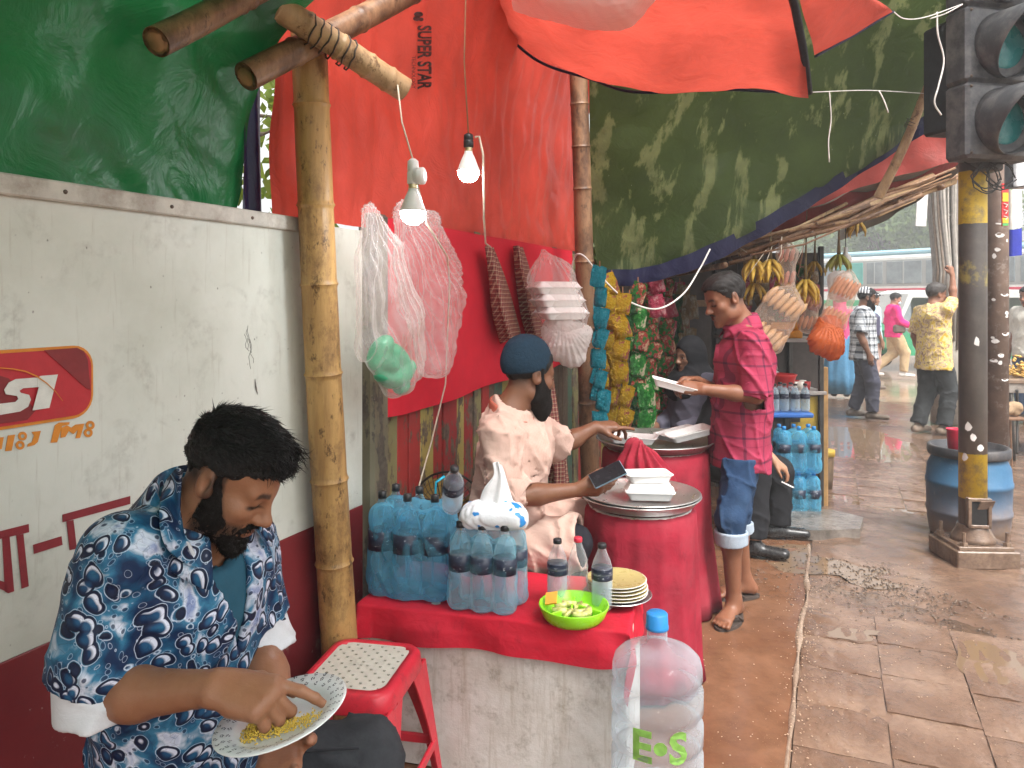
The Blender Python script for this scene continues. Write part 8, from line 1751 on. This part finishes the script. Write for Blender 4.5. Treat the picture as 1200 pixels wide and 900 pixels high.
# second pole, barrel, cup
sp_ = A((1168-600)/900*6.3, 6.3, 0); t = thing('rusty_pole', 'brown rusty pole with torn paper scraps behind the banded pole', 'pole', sp_); MB().tube([sp_, sp_+A(0, 0, 2), sp_+A(.02, 0, 4.2)], .086, 24).build('shaft', simple('rusty_paint', (.13, .085, .062), .6, .3, 7, .3, 30, dirt=(.36, .32, .28), dscale=16, damt=.25), t, True)
q = random.Random(17); M_SCRAP = simple('paper_scrap', (.58, .55, .52), .8, .15)
for i in range(16):
    z = q.uniform(.8, 2.3); a = -math.pi/2-.45+q.uniform(-.9, 1.0); V = []; w_, h_ = q.uniform(.015, .05), q.uniform(.01, .03); n = 6
    V = [sp_+A(math.cos(a+x/.088)*.0885, math.sin(a+x/.088)*.0885, z+y) for x, y in [(w_*math.cos(u)*q.uniform(.6, 1), h_*math.sin(u)*q.uniform(.6, 1)) for u in np.linspace(0, 6.28, 8)[:-1]]]; raw('paper_scrap', V, [tuple(range(7))], M_SCRAP, t, False)
for i in range(5):
    z = (.62, .80, .74, 1.3, .68)[i]; a = -math.pi/2-.55+(i-2)*.28; V = [A(PX, PY, 0)+A(math.cos(a+x/.077)*.0768, math.sin(a+x/.077)*.0768, z+y) for x, y in [(.022*math.cos(u)*q.uniform(.5, 1), .035*math.sin(u)*q.uniform(.5, 1)) for u in np.linspace(0, 6.28, 8)[:-1]]]; raw('paper_scrap', V, [tuple(range(7))], M_SCRAP, tp2, False)
bcn = A((1137-600)/900*5.0, 5.02, 0); br = thing('plastic_barrel', 'blue plastic barrel with muddy foot behind the banded pole', 'barrel', bcn)
t = NT('barrel_blue'); z = t.xyz(t.mapping(1))[2]; mf = t.ramp(t.math('ADD', z, t.math('MULTIPLY_ADD', t.noise(7, 6, .7), .3, -.15)), [(.06, 1), (.20, .55), (.38, .06)]); cb_ = t.ramp(t.noise(5, 6, .6), [(.3, (.014, .085, .18)), (.7, (.03, .13, .24))]); cb_ = t.mix(t.ramp(t.noise(18, 7, .7), [(.6, 0), (.72, .5)]), cb_, (.2, .27, .31)); M_BARR = t.done(t.bsdf(t.mix(mf, cb_, (.17, .115, .08)), .5, normal=t.bump(t.noise(20, 4), .2, .01)))
MB().lathe([(.0005, .0), (.20, 0), (.225, .02), (.238, .10), (.243, .16), (.248, .165), (.248, .185), (.243, .19), (.247, .34), (.252, .345), (.252, .37), (.247, .375), (.240, .46), (.215, .515), (.212, .53)], bcn, 48).build('drum', M_BARR, br, True); MB().lathe([(.212, .525), (.236, .53), (.24, .545), (.24, .585), (.232, .592), (.218, .592), (.214, .56), (.0005, .55)], bcn, 48).build('rim', simple('black_rim', (.03, .03, .034), .5, .2, dirt=(.12, .1, .09)), br, True)
rc_ = bcn+A(-.105, -.02, .552); t = thing('red_cup', 'red plastic cup standing on the blue barrel', 'cup', rc_); MB().lathe([(.0005, .004), (.035, 0), (.045, .145), (.049, .150), (.047, .153), (.042, .145), (.032, .01), (.0005, .01)], rc_, 28).build('cup', simple('crimson_plastic', (.58, .02, .06), .35, .1), t, True)
# kerbside food table, sack, signs at the right edge
ft = thing('food_table', 'kerbside wooden table heaped with fried snacks', 'table', A(5.3, 7.6, 0)); m = MB(); m.box(A(5.35, 7.6, .76), (1.3, .8, .035), -.2, .004); m.build('tabletop', simple('worn_tabletop', (.22, .15, .10), .6, .3), ft)
m = MB(); m.box(A(5.35, 7.22, .70), (1.3, .03, .10), -.2, .003); m.build('apron', simple('grey_apron', (.25, .22, .19), .7), ft)
for x, y in ((-.58, -.25), (.5, -.38), (-.5, .42), (.6, .3)):
    m = MB(); m.tube([A(5.35+x, 7.6+y, .74), A(5.35+x*.95, 7.6+y, 0)], .02, 8); m.build('leg', M_STEEL, ft, True)
m = MB(); m.tube([A(4.80, 7.30, .68), A(5.2, 7.9, .05)], .012, 6); m.tube([A(4.80, 7.30, .08), A(5.2, 7.9, .66)], .012, 6); m.build('cross_brace', M_STEEL, ft, True)
scatter('fried_snacks', 700, lambda q: (A(5.2+q.normal(0, .20), 7.55+q.normal(0, .15), 0), .79+.10*abs(q.normal(0, .5))), .022, simple('golden_snack', (.50, .30, .07), .6, .3, 30), 9, 'heap of golden fried snacks on the kerbside table')
sk = thing('sack', 'folded brown sack on a stand under the food table', 'sack', A(4.65, 7.1, .0)); S = Sdf(); c = P(1174, 479, 7.0); S.ecap(c+A(-.12, 0, 0), c+A(.14, 0, 0), (.06, .07), (.05, .06), A(0, 1, 0), .03); V, F = S.mesh(.012, disp=noise_disp(55, .01, 3, 9)); raw('cloth', V, F, simple('jute', (.28, .19, .11), .9, .2, 60), sk)
m = MB(); m.box(c+A(0, 0, -.08), (.34, .24, .02), 0, .003); 
for x in (-.14, .14):
    for y in (-.1, .1): m.tube([c+A(x, y, -.09), A(c[0]+x*1.2, c[1]+y*1.2, 0)], .010, 6)
m.build('stand', simple('rust_brown', (.17, .09, .05), .7), sk)
sg = thing('hanging_sign', 'narrow red and yellow sign strip hung on the rusty pole', 'sign', P(1178, 265, 6.1)); c = P(1177.5, 240, 6.1); m = MB(); m.box(c, (.05, .012, .34)); m.build('board', simple('sign_red', (.55, .03, .03), .5), sg); m = MB(); m.box(c+A(0, -.008, .06), (.045, .004, .07)); m.box(c+A(0, -.008, -.125), (.045, .004, .04)); m.build('yellow_patch', simple('sign_yellow', (.7, .45, .03), .5), sg); m = MB(); m.box(c+A(0, -.008, -.157), (.045, .004, .02)); m.build('green_patch', simple('sign_green', (.1, .4, .12), .5), sg)
m = MB()
for k in range(3): m.tube([c+A(-.015, -.012, .01-.05*k), c+A(.015, -.012, .0-.05*k), c+A(.0, -.012, -.02-.05*k)], .004, 5)
m.build('lettering', M_CREAM, sg)
fg = thing('cloth_flag', 'pale and blue cloth hung from the rusty pole', 'flag', P(1188, 300, 6.3)); cloth('pale_cloth', PG([[(1180, 268, 6.35), (1189, 268, 6.3), (1197, 266, 6.35)], [(1180, 225, 6.35), (1189, 222, 6.3), (1197, 222, 6.35)]]), 12, 12, fabric('pale_cloth', (.62, .60, .55)), fg, lambda u, v, G: .01*np.sin(u*9)); cloth('blue_cloth', PG([[(1180, 301, 6.34), (1189, 300, 6.29), (1197, 299, 6.34)], [(1180, 269, 6.34), (1189, 269, 6.29), (1197, 267, 6.34)]]), 12, 12, fabric('royal_blue_cloth', (.03, .04, .28)), fg, lambda u, v, G: .01*np.sin(u*9))
wbx = thing('junction_box', 'grey-white junction box under the traffic light', 'box', P(1192, 205, 5.6)); m = MB(); m.box(P(1194, 203, 5.6), (.12, .10, .22), 0, .01); m.build('case', simple('grey_white_case', (.5, .51, .52), .5), wbx); m = MB(); m.box(P(1184, 200, 5.62), (.03, .10, .26), 0, .005); m.build('bracket', M_SIG, wbx)
ban = thing('paper_notice', 'blank pale notice board hung on the cable pole', 'notice', P(1079, 250, 9.3)); m = MB(); m.box(P(1080, 245, 9.3), (.13, .02, .42), 0, .004, rot=Matrix.Rotation(.06, 3, 'Y')); m.build('board', simple('pale_board', (.55, .54, .52), .8), ban)
